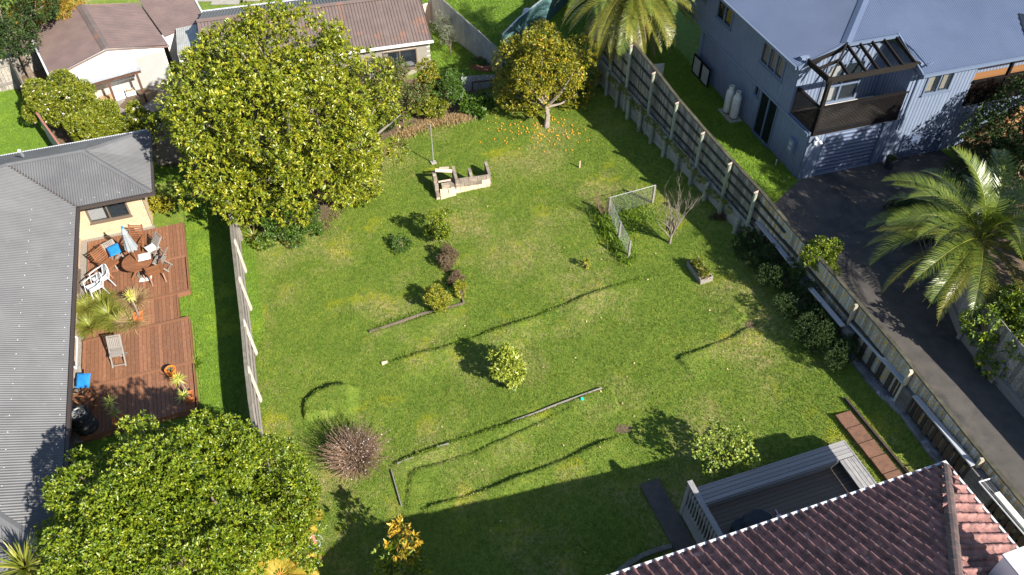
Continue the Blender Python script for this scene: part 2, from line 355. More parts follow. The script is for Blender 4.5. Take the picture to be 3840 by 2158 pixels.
def height(X, Y):
    X = np.asarray(X, float); Y = np.asarray(Y, float)
    H = .13 * (np.clip(X, -9., 12.) + 3.34) + .10 * np.clip(2.8 - (np.interp(Y, XFY, XFX) - X), 0, 2.8) * (Y < 36) + .03 * fold((X, Y))
    for pl, h, w in STEPW:
        best = np.full(X.shape, 9.); sd = np.full(X.shape, 9.); tt = np.zeros(X.shape); L = 0; tot = sum((pl[i + 1] - pl[i]).length for i in range(len(pl) - 1))
        for i in range(len(pl) - 1):
            a, b = pl[i], pl[i + 1]; dx, dy = b.x - a.x, b.y - a.y; l = math.hypot(dx, dy)
            t = np.clip(((X - a.x) * dx + (Y - a.y) * dy) / l ** 2, 0, 1)
            d = np.hypot(X - a.x - t * dx, Y - a.y - t * dy)
            s = ((X - a.x) * dy - (Y - a.y) * dx) / l           # + on the camera side when the line runs left to right
            m = d < best; best = np.where(m, d, best); sd = np.where(m, np.sign(s) * d, sd); tt = np.where(m, (L + t * l) / tot, tt); L += l
        wob = .010 * np.sin(X * 5 + Y * 3) + .006 * np.sin(X * 17 - Y * 11)
        sdw = sd + wob
        f = np.clip((sdw + .03) / .07, 0, 1) * np.clip(1 - sdw / w, 0, 1)
        f -= .25 * np.exp(-((sdw + .06) / .06) ** 2)
        fade = np.clip(tt / .06, 0, 1) * np.clip((1 - tt) / .12, 0, 1)
        H = H + .95 * h * f * fade * (best < w + .2) * (.75 + .25 * np.sin(X * 2.3 + 1.7))
    return H
def hz(x, y): return float(height(np.array([x]), np.array([y]))[0])
def grassmat(name, shade=1.):
    m, t, b = principled(name); N = t.nodes; L = t.links
    pos = N.new('ShaderNodeNewGeometry').outputs['Position']
    def noise(sc, det=5, r=.6):
        n = N.new('ShaderNodeTexNoise'); n.inputs['Scale'].default_value = sc; n.inputs['Detail'].default_value = det; n.inputs['Roughness'].default_value = r
        L.new(pos, n.inputs['Vector']); return n.outputs[0]
    def mixc(fac, a, c):
        x = N.new('ShaderNodeMix'); x.data_type = 'RGBA'; L.new(fac, x.inputs[0]); L.new(a, x.inputs[6])
        if isinstance(c, tuple): x.inputs[7].default_value = rgba(c)
        else: L.new(c, x.inputs[7])
        return x.outputs[2]
    def ramp(f, lo, hi, mx=1.):
        r = N.new('ShaderNodeMapRange'); r.inputs['From Min'].default_value = lo; r.inputs['From Max'].default_value = hi; r.inputs['To Max'].default_value = mx; L.new(f, r.inputs[0]); return r.outputs[0]
    def mul(a, c):
        x = N.new('ShaderNodeMath'); x.operation = 'MULTIPLY'; L.new(a, x.inputs[0])
        if isinstance(c, float): x.inputs[1].default_value = c
        else: L.new(c, x.inputs[1])
        return x.outputs[0]
    base = N.new('ShaderNodeRGB').outputs[0]; base.default_value = rgba((.128, .182, .022))
    c = mixc(ramp(noise(.9), .35, .65), base, (.165, .215, .028))
    c = mixc(ramp(noise(6., 3), .42, .66, .7), c, (.075, .145, .012))
    c = mixc(ramp(noise(.55, 6, .7), .56, .68, .75), c, (.27, .28, .012))          # yellow moss
    # dry straw shows in broad patches, broken into flecks
    patch = ramp(noise(.28, 7, .68), .49, .64)
    c = mixc(mul(patch, ramp(noise(9., 5, .75), .42, .62, .8)), c, (.40, .31, .15))
    c = mixc(ramp(noise(16., 4, .7), .62, .76, .4), c, (.36, .30, .15))
    if shade != 1.:
        a = N.new('ShaderNodeAttribute'); a.attribute_name = 'tint'
        cr = N.new('ShaderNodeMapRange'); cr.inputs['To Min'].default_value = .42; cr.inputs['To Max'].default_value = 1.85; L.new(a.outputs['Fac'], cr.inputs[0])
        hs = N.new('ShaderNodeHueSaturation'); L.new(cr.outputs[0], hs.inputs['Value']); L.new(c, hs.inputs['Color']); c = hs.outputs[0]
    L.new(c, b.inputs['Base Color']); b.inputs['Roughness'].default_value = .75; b.inputs['Specular IOR Level'].default_value = .25
    if shade == 1.:
        bp = N.new('ShaderNodeBump'); bp.inputs['Strength'].default_value = 1.; bp.inputs['Distance'].default_value = .05; L.new(noise(26., 7, .8), bp.inputs['Height']); L.new(bp.outputs[0], b.inputs['Normal'])
    else:
        tr = N.new('ShaderNodeBsdfTranslucent'); L.new(c, tr.inputs[0]); mx = N.new('ShaderNodeMixShader'); mx.inputs[0].default_value = .3
        L.new(b.outputs[0], mx.inputs[1]); L.new(tr.outputs[0], mx.inputs[2]); L.new(mx.outputs[0], N['Material Output'].inputs[0])
    return m
M['lawn'] = grassmat('lawn_turf'); M['blade'] = grassmat('grass_blade', .9)
def lushmat(name, blade):
    m = leafmat(name, [(.07, .13, .008), (.13, .22, .010), (.21, .30, .014)], rough=.6, trans=.3) if blade else mat(name, (.11, .19, .012), (.075, .14, .010), scale=3, rough=.9, bump=1., bscale=22, rnd=0, c3=(.18, .26, .015), scale3=.8)
    return m
M['lush'] = lushmat('lush_turf', False); LV['lush'] = lushmat('lush_blade', True)

g = MB(); g.poly([(-400, -300, -1.25), (400, -300, -1.25), (400, 500, -1.25), (-400, 500, -1.25)])
tag(g.build('ground', M['soil']), kind='structure')
xs = np.concatenate([np.arange(-60, -13, 1.), np.arange(-13, 12.6, .085), np.arange(13, 30, 1.)])
ys = np.concatenate([np.arange(-10, 8.5, 1.), np.arange(9, 31, .085), np.arange(31, 40, .25), np.arange(40, 80, 1.)])
XX, YY = np.meshgrid(xs, ys)
ZZ = height(XX, YY)
V = np.stack([XX.ravel(), YY.ravel(), ZZ.ravel()], 1); nx = len(xs)
I = (np.arange(len(ys) - 1)[:, None] * nx + np.arange(nx - 1)[None, :]).ravel()
F = np.stack([I, I + 1, I + nx + 1, I + nx], 1)
tag(mesh_np('lawn', V, F, M['lawn'], smooth=True), kind='structure')

def inpoly(X, Y, poly):
    c = np.zeros(X.shape, bool); n = len(poly)
    for i in range(n):
        x0, y0 = poly[i][:2]; x1, y1 = poly[(i + 1) % n][:2]
        m = ((y0 > Y) != (y1 > Y)) & (X < (x1 - x0) * (Y - y0) / (y1 - y0 + 1e-12) + x0); c ^= m
    return c
def blades(name, poly, dens, h0, h1, w, zf, m, holes=(), lean=.5, label=None):
    P = np.array([p[:2] for p in poly]); lo = P.min(0); hi = P.max(0); n = int((hi - lo).prod() * dens)
    X = rng.uniform(lo[0], hi[0], n); Y = rng.uniform(lo[1], hi[1], n); k = inpoly(X, Y, poly)
    for hp in holes: k &= ~inpoly(X, Y, hp)
    X = X[k]; Y = Y[k]; n = len(X); Z = zf(X, Y) - .004
    a = rng.uniform(0, 2 * math.pi, n); h = rng.uniform(h0, h1, n); l = rng.uniform(0, lean, n) * h * 2; b = rng.uniform(0, 2 * math.pi, n)
    B = np.stack([X, Y, Z], 1); D = np.stack([np.cos(a), np.sin(a), np.zeros(n)], 1) * w / 2
    tip = B + np.stack([np.cos(b) * l, np.sin(b) * l, h], 1)
    V = np.stack([B - D, B + D, tip], 1).reshape(-1, 3); F = np.arange(3 * n).reshape(-1, 3)
    t = np.repeat(rng.uniform(0, 1, n), 3)
    o = mesh_np(name, V, F, m, attr=t); tag(o, label, 'grass', kind='stuff'); return o
yard = [(-9.2, 9), (4.9, 9), (11.6, 11.2), (10.9, 14.4), (9.9, 17.2), (8.6, 21.6), (7.5, 24.3), (6.3, 27.6), (4.9, 31), (3.5, 34.), (-1, 34.2), (-4.5, 32), (-8, 28), (-10.8, 24.6), (-10.2, 21.5), (-8.6, 16.5), (-7.8, 13)]
blades('grass', yard, 1350, .02, .055, .022, height, M['blade'], label='short mown grass over the sloping back lawn, patchy with dry straw')
# ------------------------------------------------------------------ sheet metal roofs and cladding
def clip_slices(poly, w, d, step, org):
    # poly: 3D convex; returns list of (s, t0, t1) along w,d
    P = [((p - org).dot(w), (p - org).dot(d)) for p in poly]
    s0 = min(p[0] for p in P); s1 = max(p[0] for p in P)
    ks = [s0 + 1e-4] + [k * step for k in range(math.ceil(s0 / step + .05), math.floor(s1 / step - .05) + 1)] + [s1 - 1e-4]
    out = []
    for s in ks:
        ts = []
        for i in range(len(P)):
            a, b = P[i], P[(i + 1) % len(P)]
            if (a[0] - s) * (b[0] - s) <= 0 and abs(a[0] - b[0]) > 1e-9: ts.append(a[1] + (b[1] - a[1]) * (s - a[0]) / (b[0] - a[0]))
        if len(ts) >= 2: out.append((s, min(ts), max(ts)))
    return out
def corr(name, polys, down, m, parent=None, pitch=.088, amp=.020, kind='corr', n=4):
    down = Vector(down); p = polys[0]; nrm = (Vector(p[1]) - Vector(p[0])).cross(Vector(p[2]) - Vector(p[1])).normalized()
    if nrm.dot(Vector((0, -.3, 1))) < 0: nrm = -nrm
    d = (down - nrm * down.dot(nrm)).normalized(); w = d.cross(nrm).normalized(); org = Vector(p[0])
    V = []; F = []
    for poly in polys:
        sl = clip_slices([Vector(q) for q in poly], w, d, pitch / n, org); prev = None
        for s, t0, t1 in sl:
            ph = (s / pitch) % 1.
            if kind == 'corr': o = amp * math.cos(2 * math.pi * ph)
            elif kind == 'rib': o = amp if ph < .22 or ph > .92 else 0.
            else: o = -amp if ph < .13 else 0.
            a = org + w * s + d * t0 + nrm * o; b = org + w * s + d * t1 + nrm * o
            V += [a, b]; k = len(V)
            if prev is not None: F.append((prev, prev + 1, k - 1, k - 2))
            prev = k - 2
    return mesh_np(name, np.array([tuple(v) for v in V]), np.array(F), m, parent)
def flashing(name, p0, p1, w, h, m, parent): return beam(name, p0, p1, w, h, m, parent)
def boards(name, fr, a0, a1, b0, b1, z, t, pitch, gap, m, parent, along='b', jit=.0):
    # boards laid side by side across a (running along b) or the other way
    out = []
    lo, hi = (a0, a1) if along == 'b' else (b0, b1); n = max(1, round((hi - lo) / pitch)); p = (hi - lo) / n
    for i in range(n):
        c0 = lo + i * p + gap / 2; c1 = c0 + p - gap; dz = random.uniform(-jit, jit)
        if along == 'b': out.append(fbox(name, fr, c0, c1, b0, b1, z - t + dz, z + dz, m, parent))
        else: out.append(fbox(name, fr, a0, a1, c0, c1, z - t + dz, z + dz, m, parent))
    return out
# ------------------------------------------------------------------ foliage
def unit(a): return a / (np.linalg.norm(a, axis=1, keepdims=True) + 1e-9)
def leaves_at(P, Nn, per, ll, lw, spread=.9, seed=1, droop=0., both=1, curl=.12):
    # around each point 'per' leaves fan out about the direction Nn; returns V,F,tint
    r = np.random.default_rng(seed); n = len(P); P = np.repeat(P, per, 0); Nn = np.repeat(Nn, per, 0); cl = np.repeat(r.uniform(0, 1, n), per)
    k = len(P); D = unit(Nn + spread * r.normal(0, 1, (k, 3))); D[:, 2] -= droop; D = unit(D)
    L = ll * r.uniform(.65, 1.25, k)[:, None]; Wd = lw * r.uniform(.7, 1.2, k)[:, None]
    up = unit(r.normal(0, .5, (k, 3)) + np.array([0, 0, 1.])); side = unit(np.cross(D, up)); nrm = np.cross(side, D)
    base = P + D * ll * .08
    mid = base + D * L * .5; tip = base + D * L - nrm * L * curl
    l = mid - side * Wd / 2 + nrm * Wd * .22; rr = mid + side * Wd / 2 + nrm * Wd * .22
    V = np.stack([base, l, tip, rr], 1).reshape(-1, 3)
    i = np.arange(k) * 4; F = np.concatenate([np.stack([i, i + 1, i + 2], 1), np.stack([i, i + 2, i + 3], 1)])
    t = np.clip(.62 * cl + .38 * r.uniform(0, 1, k), 0, 1) ** 1.15
    return V, F, np.repeat(t, 4)
def crown_points(lobes, n, seed=1, shell=.72, inner=.15, flat=0.):
    r = np.random.default_rng(seed); C = np.array([l[0] for l in lobes], float); R = np.array([l[1] for l in lobes], float)
    wgt = (R[:, 0] * R[:, 1]) ** 1.0; wgt = wgt / wgt.sum(); idx = r.choice(len(lobes), int(n * 2.2), p=wgt)
    d = unit(r.normal(0, 1, (len(idx), 3))); rad = np.where(r.uniform(0, 1, len(idx)) < inner, r.uniform(.3, .8, len(idx)), r.uniform(shell, 1.04, len(idx)))
    P = C[idx] + d * R[idx] * rad[:, None]
    q = (P[:, None, :] - C[None]) / R[None]; inside = (np.linalg.norm(q, axis=2) < .62).sum(1)
    k = (inside == 0) | (r.uniform(0, 1, len(idx)) < .12)
    P = P[k][:n]; d = unit(d / R[idx])[k][:n]
    return P, d
def lobes_on(c, R, n, size, seed=3, low=-.3, jit=.25):
    r = np.random.default_rng(seed); out = [(tuple(c), tuple(np.array(R) * .74))]
    i = 0
    while i < n:
        d = r.normal(0, 1, 3); d /= np.linalg.norm(d)
        if d[2] < low: continue
        p = np.array(c) + d * np.array(R) * r.uniform(.74, .74 + jit); s = size * r.uniform(.7, 1.25)
        out.append((tuple(p), (s, s, s * r.uniform(.8, 1.15)))); i += 1
    return out
def crown(name, lobes, n, per, ll, lw, m, parent, seed=1, spread=.9, upb=.35, droop=0., shell=.72, inner=.15, zmin=None):
    P, d = crown_points(lobes, n, seed, shell, inner); 
    if zmin is not None: k = P[:, 2] > zmin; P = P[k]; d = d[k]
    Nn = unit(d + np.array([0, 0, upb]))
    V, F, t = leaves_at(P, Nn, per, ll, lw, spread, seed + 5, droop)
    return mesh_np(name, V, F, m, parent, attr=t)
def limbs(name, base, fork, targets, r0, m, parent, seed=1, bend=.15, twigs=0, n=7):
    r = random.Random(seed); b = MB(); base = Vector(base); fork = Vector(fork)
    mid = (base + fork) / 2 + Vector((r.uniform(-1, 1), r.uniform(-1, 1), 0)) * .06 * (fork - base).length
    b.tube([base - Vector((0, 0, .1)), base + Vector((0, 0, .05)), mid, fork], [r0 * 1.35, r0 * 1.1, r0 * .9, r0 * .8], n)
    for t in targets:
        t = Vector(t); L = (t - fork).length
        off = Vector((r.uniform(-1, 1), r.uniform(-1, 1), r.uniform(-.3, .6))) * bend * L
        pts = [fork - (t - fork) * .02, fork.lerp(t, .35) + off, fork.lerp(t, .7) + off * .7, t]
        b.tube(pts, [r0 * .6, r0 * .42, r0 * .25, r0 * .1], 5)
        for k in range(twigs):
            s = r.uniform(.35, .95); p = fork.lerp(t, s) + off * .8; q = p + Vector((r.uniform(-1, 1), r.uniform(-1, 1), r.uniform(.1, 1.1))) * L * .28
            b.tube([p, p.lerp(q, .5) + Vector((0, 0, .03)), q], [r0 * .16, r0 * .1, r0 * .04], 4)
    return b.build(name, m, parent)
def tree(name, label, cat, base, lobes, r0, n, per, ll, lw, lm, bm='bark', fork=None, seed=1, group=None, nl=7, **kw):
    base = Vector(base); t = thing(name, label, cat, base, group)
    c0 = Vector(lobes[0][0]); fk = Vector(fork) if fork is not None else base.lerp(c0, .45)
    r = random.Random(seed); tg = [Vector(l[0]) for l in r.sample(lobes[1:] if len(lobes) > 1 else lobes, min(nl, max(1, len(lobes) - 1)))]
    limbs('trunk', base, fk, tg, r0, M[bm], t, seed)
    crown('crown', lobes, n, per, ll, lw, LV[lm], t, seed, **kw)
    return t
def straps(name, c, n, L0, L1, w, m, parent, seed=1, elev=(.3, 1.3), droop=.5, nseg=3, origin=.03, M4=None, az=None):
    # long narrow leaves arching from a centre
    r = random.Random(seed); V = []; F = []; tt = []
    for i in range(n):
        a = r.uniform(0, 2 * math.pi) if az is None else r.uniform(*az); e = r.uniform(*elev); L = r.uniform(L0, L1); w2 = w * r.uniform(.7, 1.1)
        h = Vector((math.cos(a), math.sin(a), 0)); sd = Vector((-math.sin(a), math.cos(a), 0)); p = Vector(c) + h * origin * r.random(); k0 = len(V); t = r.random()
        for s in range(nseg + 1):
            f = s / nseg; ww = w2 * (1 - f ** 2) * .5 + (.0 if s == nseg else .001)
            V += [p - sd * ww, p + sd * ww]; tt += [t, t]
            ee = e - droop * 2 * f; p = p + (h * math.cos(ee) + Vector((0, 0, 1)) * math.sin(ee)) * L / nseg
        for s in range(nseg): F.append((k0 + 2 * s, k0 + 2 * s + 1, k0 + 2 * s + 3, k0 + 2 * s + 2))
    return mesh_np(name, np.array([tuple(v) for v in V]), np.array(F), m, parent, attr=tt, M=M4)

import bmesh
def drape(name, pts, zf, m, th=.1, label=None, kind='structure', step=1.):
    bm = bmesh.new(); f_ = bm.faces.new([bm.verts.new((p[0], p[1], 0)) for p in pts]); ys = [p[1] for p in pts]; y = math.ceil(min(ys)) + .01
    while y < min(max(ys), 26):
        bmesh.ops.bisect_plane(bm, geom=bm.verts[:] + bm.edges[:] + bm.faces[:], plane_co=(0, y, 0), plane_no=(0, 1, 0)); y += step
    bmesh.ops.triangulate(bm, faces=bm.faces[:]); r = bmesh.ops.extrude_face_region(bm, geom=bm.faces[:]); low = [v for v in r['geom'] if isinstance(v, bmesh.types.BMVert)]; ls = set(low)
    for v in bm.verts: v.co.z = zf(v.co.y) - (th if v in ls else 0.)
    bmesh.ops.recalc_face_normals(bm, faces=bm.faces[:]); me = bpy.data.meshes.new(name); bm.to_mesh(me); bm.free(); me.materials.append(m); o = link(bpy.data.objects.new(name, me)); return tag(o, label, None, kind=kind)
# ------------------------------------------------------------------ walls
class WallF:
    def __init__(s, p0, ang):
        s.p0 = Vector(p0); s.ang = math.radians(ang); s.S = Vector((math.cos(s.ang), math.sin(s.ang), 0)); s.O = Vector((math.sin(s.ang), -math.cos(s.ang), 0))
        s.p0.z = 0
    def P(s, a, z, o=0.): return s.p0 + s.S * a + s.O * o + Vector((0, 0, z))
    def box(s, name, s0, s1, z0, z1, o0, o1, m, parent=None):
        return box(name, s.P((s0 + s1) / 2, (z0 + z1) / 2, (o0 + o1) / 2), (abs(s1 - s0), abs(o1 - o0), abs(z1 - z0)), m, parent, s.ang)
    def rects(s, s0, s1, z0, z1, holes):
        out = []; cur = s0
        for h0, h1, y0, y1 in sorted(holes):
            if h0 > cur: out.append((cur, h0, z0, z1))
            if y0 > z0: out.append((h0, h1, z0, y0))
            if y1 < z1: out.append((h0, h1, y1, z1))
            cur = h1
        if cur < s1: out.append((cur, s1, z0, z1))
        return out
    def wall(s, name, s0, s1, z0, z1, holes, m, parent, t=.15, clad=None, o=0.):
        b = MB()
        for r in s.rects(s0, s1, z0, z1, holes):
            b.box(s.P((r[0] + r[1]) / 2, (r[2] + r[3]) / 2, o - t / 2 - (.012 if clad else 0)), s.S * (r[1] - r[0]), s.O * t, Vector((0, 0, r[3] - r[2])))
        w = b.build(name, m, parent)
        if clad:
            kind, pitch, vert, cm = clad
            polys = [[s.P(r[0], r[2], o), s.P(r[1], r[2], o), s.P(r[1], r[3], o), s.P(r[0], r[3], o)] for r in s.rects(s0, s1, z0, z1, holes)]
            c = corrn('cladding', polys, (0, 0, -1) if vert else s.S, s.O, cm, parent, pitch, .012, kind)
        return w
    def window(s, r, fm, parent, panes=2, curtain=None, cm='curtain', depth=.5, glassm='glass', fw=.05, sill=True, o=0.):
        s0, s1, z0, z1 = r
        fr = MB(); 
        for a0, a1, y0, y1 in ((s0, s1, z0, z0 + fw), (s0, s1, z1 - fw, z1), (s0, s0 + fw, z0 + fw, z1 - fw), (s1 - fw, s1, z0 + fw, z1 - fw)):
            fr.box(s.P((a0 + a1) / 2, (y0 + y1) / 2, o + .0), s.S * (a1 - a0), s.O * .09, Vector((0, 0, y1 - y0)))
        w = s.P((s0 + s1) / 2, z0, o); win = fr.build('window', M[fm], parent)
        pw = (s1 - s0 - fw) / panes
        for i in range(panes):
            a = s0 + fw / 2 + i * pw
            if i: s.box('mullion', a - fw / 2, a + fw / 2, z0 + fw, z1 - fw, o - .03, o + .045, M[fm], win)
            s.box('pane', a + fw / 2, a + pw - fw / 2, z0 + fw, z1 - fw, o - .012, o - .004, M[glassm], win)
        b = MB(); H = Vector((0, 0, z1 - z0))
        b.box(s.P((s0 + s1) / 2, (z0 + z1) / 2, o - depth), s.S * (s1 - s0), s.O * .02, H)
        for a in (s0 - .01, s1 + .01): b.box(s.P(a, (z0 + z1) / 2, o - depth / 2 - .02), s.S * .02, s.O * depth, H)
        for y in (z0 - .01, z1 + .01): b.box(s.P((s0 + s1) / 2, y, o - depth / 2 - .02), s.S * (s1 - s0), s.O * depth, Vector((0, 0, .02)))
        b.build('room_recess', M['interior'], win)
        if curtain:
            for c0, c1 in curtain:
                a0 = s0 + (s1 - s0) * c0; a1 = s0 + (s1 - s0) * c1; n = max(4, int((a1 - a0) / .045)); V = []; F = []
                for k in range(n + 1):
                    a = a0 + (a1 - a0) * k / n; oo = o - .10 - .03 * (k % 2)
                    V += [tuple(s.P(a, z0 + .03, oo)), tuple(s.P(a, z1 - .03, oo))]
                for k in range(n): F.append((2 * k, 2 * k + 2, 2 * k + 3, 2 * k + 1))
                mesh_np('curtain', np.array(V), np.array(F), M[cm], win)
        if sill: s.box('sill', s0 - .03, s1 + .03, z0 - .05, z0, o - .02, o + .08, M[fm], win)
        return win
def corrn(name, polys, down, nrm, m, parent, pitch, amp, kind, n=4):
    down = Vector(down); nrm = Vector(nrm).normalized(); d = (down - nrm * down.dot(nrm)).normalized(); w = d.cross(nrm).normalized(); org = Vector(polys[0][0]); V = []; F = []
    for poly in polys:
        P = [((q - org).dot(w), (q - org).dot(d)) for q in poly]; s0 = min(p[0] for p in P); s1 = max(p[0] for p in P); t0 = min(p[1] for p in P); t1 = max(p[1] for p in P)
        ss = [s0]
        k = math.ceil(s0 / pitch)
        if kind == 'corr':
            st = pitch / n; j = math.ceil(s0 / st + .05); prof = []
            while j * st < s1: prof.append((j * st, amp * math.cos(2 * math.pi * j / n))); j += 1
            prof = [(s0, 0)] + prof + [(s1, 0)]
        elif kind == 'groove':
            prof = [(s0, 0)]
            while k * pitch < s1 - .03:
                c = k * pitch
                if c - .012 > s0: prof += [(c - .010, 0), (c - .006, -amp), (c + .006, -amp), (c + .010, 0)]
                k += 1
            prof.append((s1, 0))
        else:                                               # lapped weatherboard
            prof = [(s0, .0)]
            while k * pitch < s1 - .01:
                c = k * pitch
                if c > s0 + .01: prof += [(c - .002, amp), (c + .002, -amp * .3)]
                k += 1
            prof.append((s1, amp))
        prev = None
        for sv, off in prof:
            V += [tuple(org + w * sv + d * t0 + nrm * off), tuple(org + w * sv + d * t1 + nrm * off)]; q = len(V)
            if prev is not None: F.append((prev, prev + 1, q - 1, q - 2))
            prev = q - 2
    return mesh_np(name, np.array(V), np.array(F), m, parent)
def facewall(fr, a, b): return WallF(fr.P(a, b), fr.deg)            # runs along a, faces the camera; s is measured from a
def eastwall(fr, a, b): return WallF(fr.P(a, b), fr.deg + 90)       # faces +a; s runs away from the camera
def westwall(fr, a, b): return WallF(fr.P(a, b), fr.deg - 90)       # faces -a; s runs towards the camera

# ------------------------------------------------------------------ the house on the left with its long grey roof
GL = -.75
lh = thing('brick_house', 'low cream brick house with a long grey corrugated hip roof, at the left edge', 'house', F19.P(-8, -24, GL))
tn = .42; e = 1.5
def LR(a, b, z): return F19.P(a, b, z)
def zN(b): return e + tn * (b + 32.13)
def zS(b): return e + tn * (-27.75 - b)
def zE(a): return e + tn * (-7.62 - a)
pN = [[LR(-4.92, -32.13, e), LR(-7.11, -29.94, zN(-29.94)), LR(-9.81, -29.94, zN(-29.94)), LR(-9.81, -32.13, e)],
      [LR(-9.81, -32.13, e), LR(-9.81, -29.94, zN(-29.94)), LR(-12.6, -27.12, zN(-27.12)), LR(-21, -27.12, zN(-27.12)), LR(-21, -32.13, e)]]
corr('roof_sheet', pN, -F19.y, M['roofgrey'], lh)
corr('roof_sheet', [[LR(-4.92, -27.75, e), LR(-7.11, -29.94, zS(-29.94)), LR(-9.81, -29.94, zS(-29.94)), LR(-7.62, -27.75, e)]], F19.y, M['roofgrey'], lh)
corr('roof_sheet', [[LR(-4.92, -32.13, e), LR(-4.92, -27.75, e), LR(-7.11, -29.94, e + tn * 2.19)]], F19.x, M['roofgrey'], lh)
corr('roof_sheet', [[LR(-7.62, -27.75, e), LR(-9.81, -29.94, zE(-9.81)), LR(-12.6, -27.12, zE(-12.6)), LR(-12.6, -18.08, zE(-12.6)), LR(-7.62, -13.1, e)]], F19.x, M['roofgrey'], lh)
corr('roof_sheet', [[LR(-7.62, -13.1, e), LR(-12.6, -18.08, zE(-12.6)), LR(-21, -18.08, zE(-12.6)), LR(-21, -13.1, e)]], F19.y, M['roofgrey'], lh)
up = Vector((0, 0, .022))
for p0, p1, w in [((-4.95, -32.1, e), (-7.11, -29.94, zN(-29.94)), .2), ((-4.95, -27.78, e), (-7.11, -29.94, zN(-29.94)), .2), ((-7.0, -29.94, zN(-29.94)), (-9.81, -29.94, zN(-29.94)), .2),
                  ((-9.81, -29.94, zN(-29.94)), (-12.6, -27.12, zN(-27.12)), .2), ((-7.66, -13.14, e), (-12.6, -18.08, zE(-12.6)), .22)]:
    a = LR(*p0) + up; b = LR(*p1) + up; ht = MB(); d = (b - a).normalized(); side = d.cross(Vector((0, 0, 1))).normalized()
    ht.prism([a - side * w / 2 - Vector((0, 0, .022)), a + Vector((0, 0, .035)), a + side * w / 2 - Vector((0, 0, .022))], b - a); ht.build('hip_capping', M['roofgrey'], lh)
beam('valley_flashing', LR(-7.62, -27.75, e + .004), LR(-9.81, -29.94, zE(-9.81) + .004), .12, .012, M['fascia_dark'], lh)
for p0, p1 in [((-4.87, -32.2, e - .06), (-4.87, -27.72, e - .06)), ((-4.83, -27.68, e - .06), (-7.56, -27.68, e - .06)), ((-7.55, -27.75, e - .06), (-7.55, -13.0, e - .06)), ((-7.5, -13.03, e - .06), (-21, -13.03, e - .06))]:
    beam('gutter', LR(*p0), LR(*p1), .1, .11, M['fascia_dark'], lh)
beam('gutter', LR(-4.9, -32.2, e - .06), LR(-21, -32.2, e - .06), .05, .08, M['gutterwhite'], lh)
so = MB()
for pl in ([(-4.9, -32.1), (-4.9, -27.7), (-5.5, -27.7), (-5.5, -32.1)], [(-5.5, -28.5), (-5.5, -27.7), (-8.2, -27.7), (-8.2, -28.5)], [(-7.6, -27.7), (-7.6, -13.1), (-8.2, -13.1), (-8.2, -27.7)]):
    so.prism([LR(a, b, e - .1) for a, b in pl], (0, 0, .02))
so.build('soffit', M['fascia_dark'], lh)
vp = F19.P(-13, -31.1, zN(-31.1)); va = MB(); va.tube([at(85, 585, 2.2), at(72, 566, 2.75)], .06, 10); va.build('vent_pipe', M['gutterwhite'], lh)
# walls
wS = facewall(F19, -8.19, -28.45)                           # the end of the north wing, seen full on
hS = [(.62, 2.12, .12, 1.08)]
wS.wall('wall', 0, 2.69, GL - .3, e - .1, hS, M['mortar'], lh, t=.2)
rowh = .0865; bl = .24
for r in range(int((e - .12 - GL) / rowh)):
    z0 = GL + r * rowh; off = (r % 2) * bl / 2; x = -off
    while x < 2.69 - .03:
        a0 = max(0, x + .005); a1 = min(2.69, x + bl - .005); x += bl
        segs = [(a0, a1)]
        if z0 + rowh > .12 and z0 < 1.08:
            segs = [q for q in ((a0, min(a1, .60)), (max(a0, 2.14), a1)) if q[1] - q[0] > .03]
        for q in segs:
            if q[1] - q[0] > .03: wS.box('brick', q[0], q[1], z0 + .005, z0 + rowh - .005, 0, .010 + random.uniform(-.002, .003), M['brickcream'], lh)
wS.window((.62, 2.12, .12, 1.08), 'bronze', lh, 2, [(0.02, .40)], 'curtain_white', depth=.8, fw=.055)
wE = eastwall(F19, -8.19, -13.6)
hE = [(10.2, 11.4, .35, 1.15), (11.6, 12.9, -.45, 1.15), (6.8, 8.2, .55, 1.15), (.2, 1.2, 0, 1.1), (3.9, 5.9, -.45, 1.15)]
wE.wall('wall', 0, 14.85, GL - .3, e - .1, hE, M['brickcream'], lh, t=.2, clad=('groove', .086, False, M['brickcream']))
wE.window(hE[0], 'bronze', lh, 1, [(0, 1)], 'curtain_white'); wE.window(hE[1], 'bronze', lh, 2, [(0, .9)], 'curtain_white'); wE.window(hE[2], 'bronze', lh, 1); wE.window(hE[4], 'bronze', lh, 2, [(0, .6)], 'curtain_white'); wE.window(hE[3], 'bronze', lh, 1)
wE2 = eastwall(F19, -5.5, -28.45); wE2.wall('wall', 0, 3.1, GL - .3, e - .1, [], M['brickcream'], lh, t=.2, clad=('groove', .086, False, M['brickcream']))
wN = WallF(F19.P(-5.5, -31.55), 199); wN.wall('wall', 0, 15, GL - .3, e - .1, [], M['brickcream'], lh, t=.2)
# open sash beside the tussocks
sash = MB(); o0 = wE.P(8.2, 1.15, 0); 
for z0, z1 in ((.55, .59), (1.11, 1.15)): sash.bar(wE.P(6.8, z0, .45 if z0 < 1 else .06), wE.P(8.2, z0, .45 if z0 < 1 else .06), .04, .04)
for sx in (6.82, 8.18): sash.bar(wE.P(sx, .57, .45), wE.P(sx, 1.13, .06), .04, .04)
sash.build('open_sash', M['gutterwhite'], lh)
sc = MB()
for b_ in np.arange(-27.3, -13.6, .6):
    for a_ in (-7.75, -8.9, -10.1, -11.3):
        if -(b_ + 13.1) > (-7.62 - a_): sc.box(LR(a_, b_, zE(a_) + .028), F19.x * .022, F19.y * .022, Vector((0, 0, .02)))
for a_ in np.arange(-7.4, -5.2, .45): sc.box(LR(a_, -27.95, zS(-27.95) + .028), F19.x * .02, F19.y * .02, Vector((0, 0, .02)))
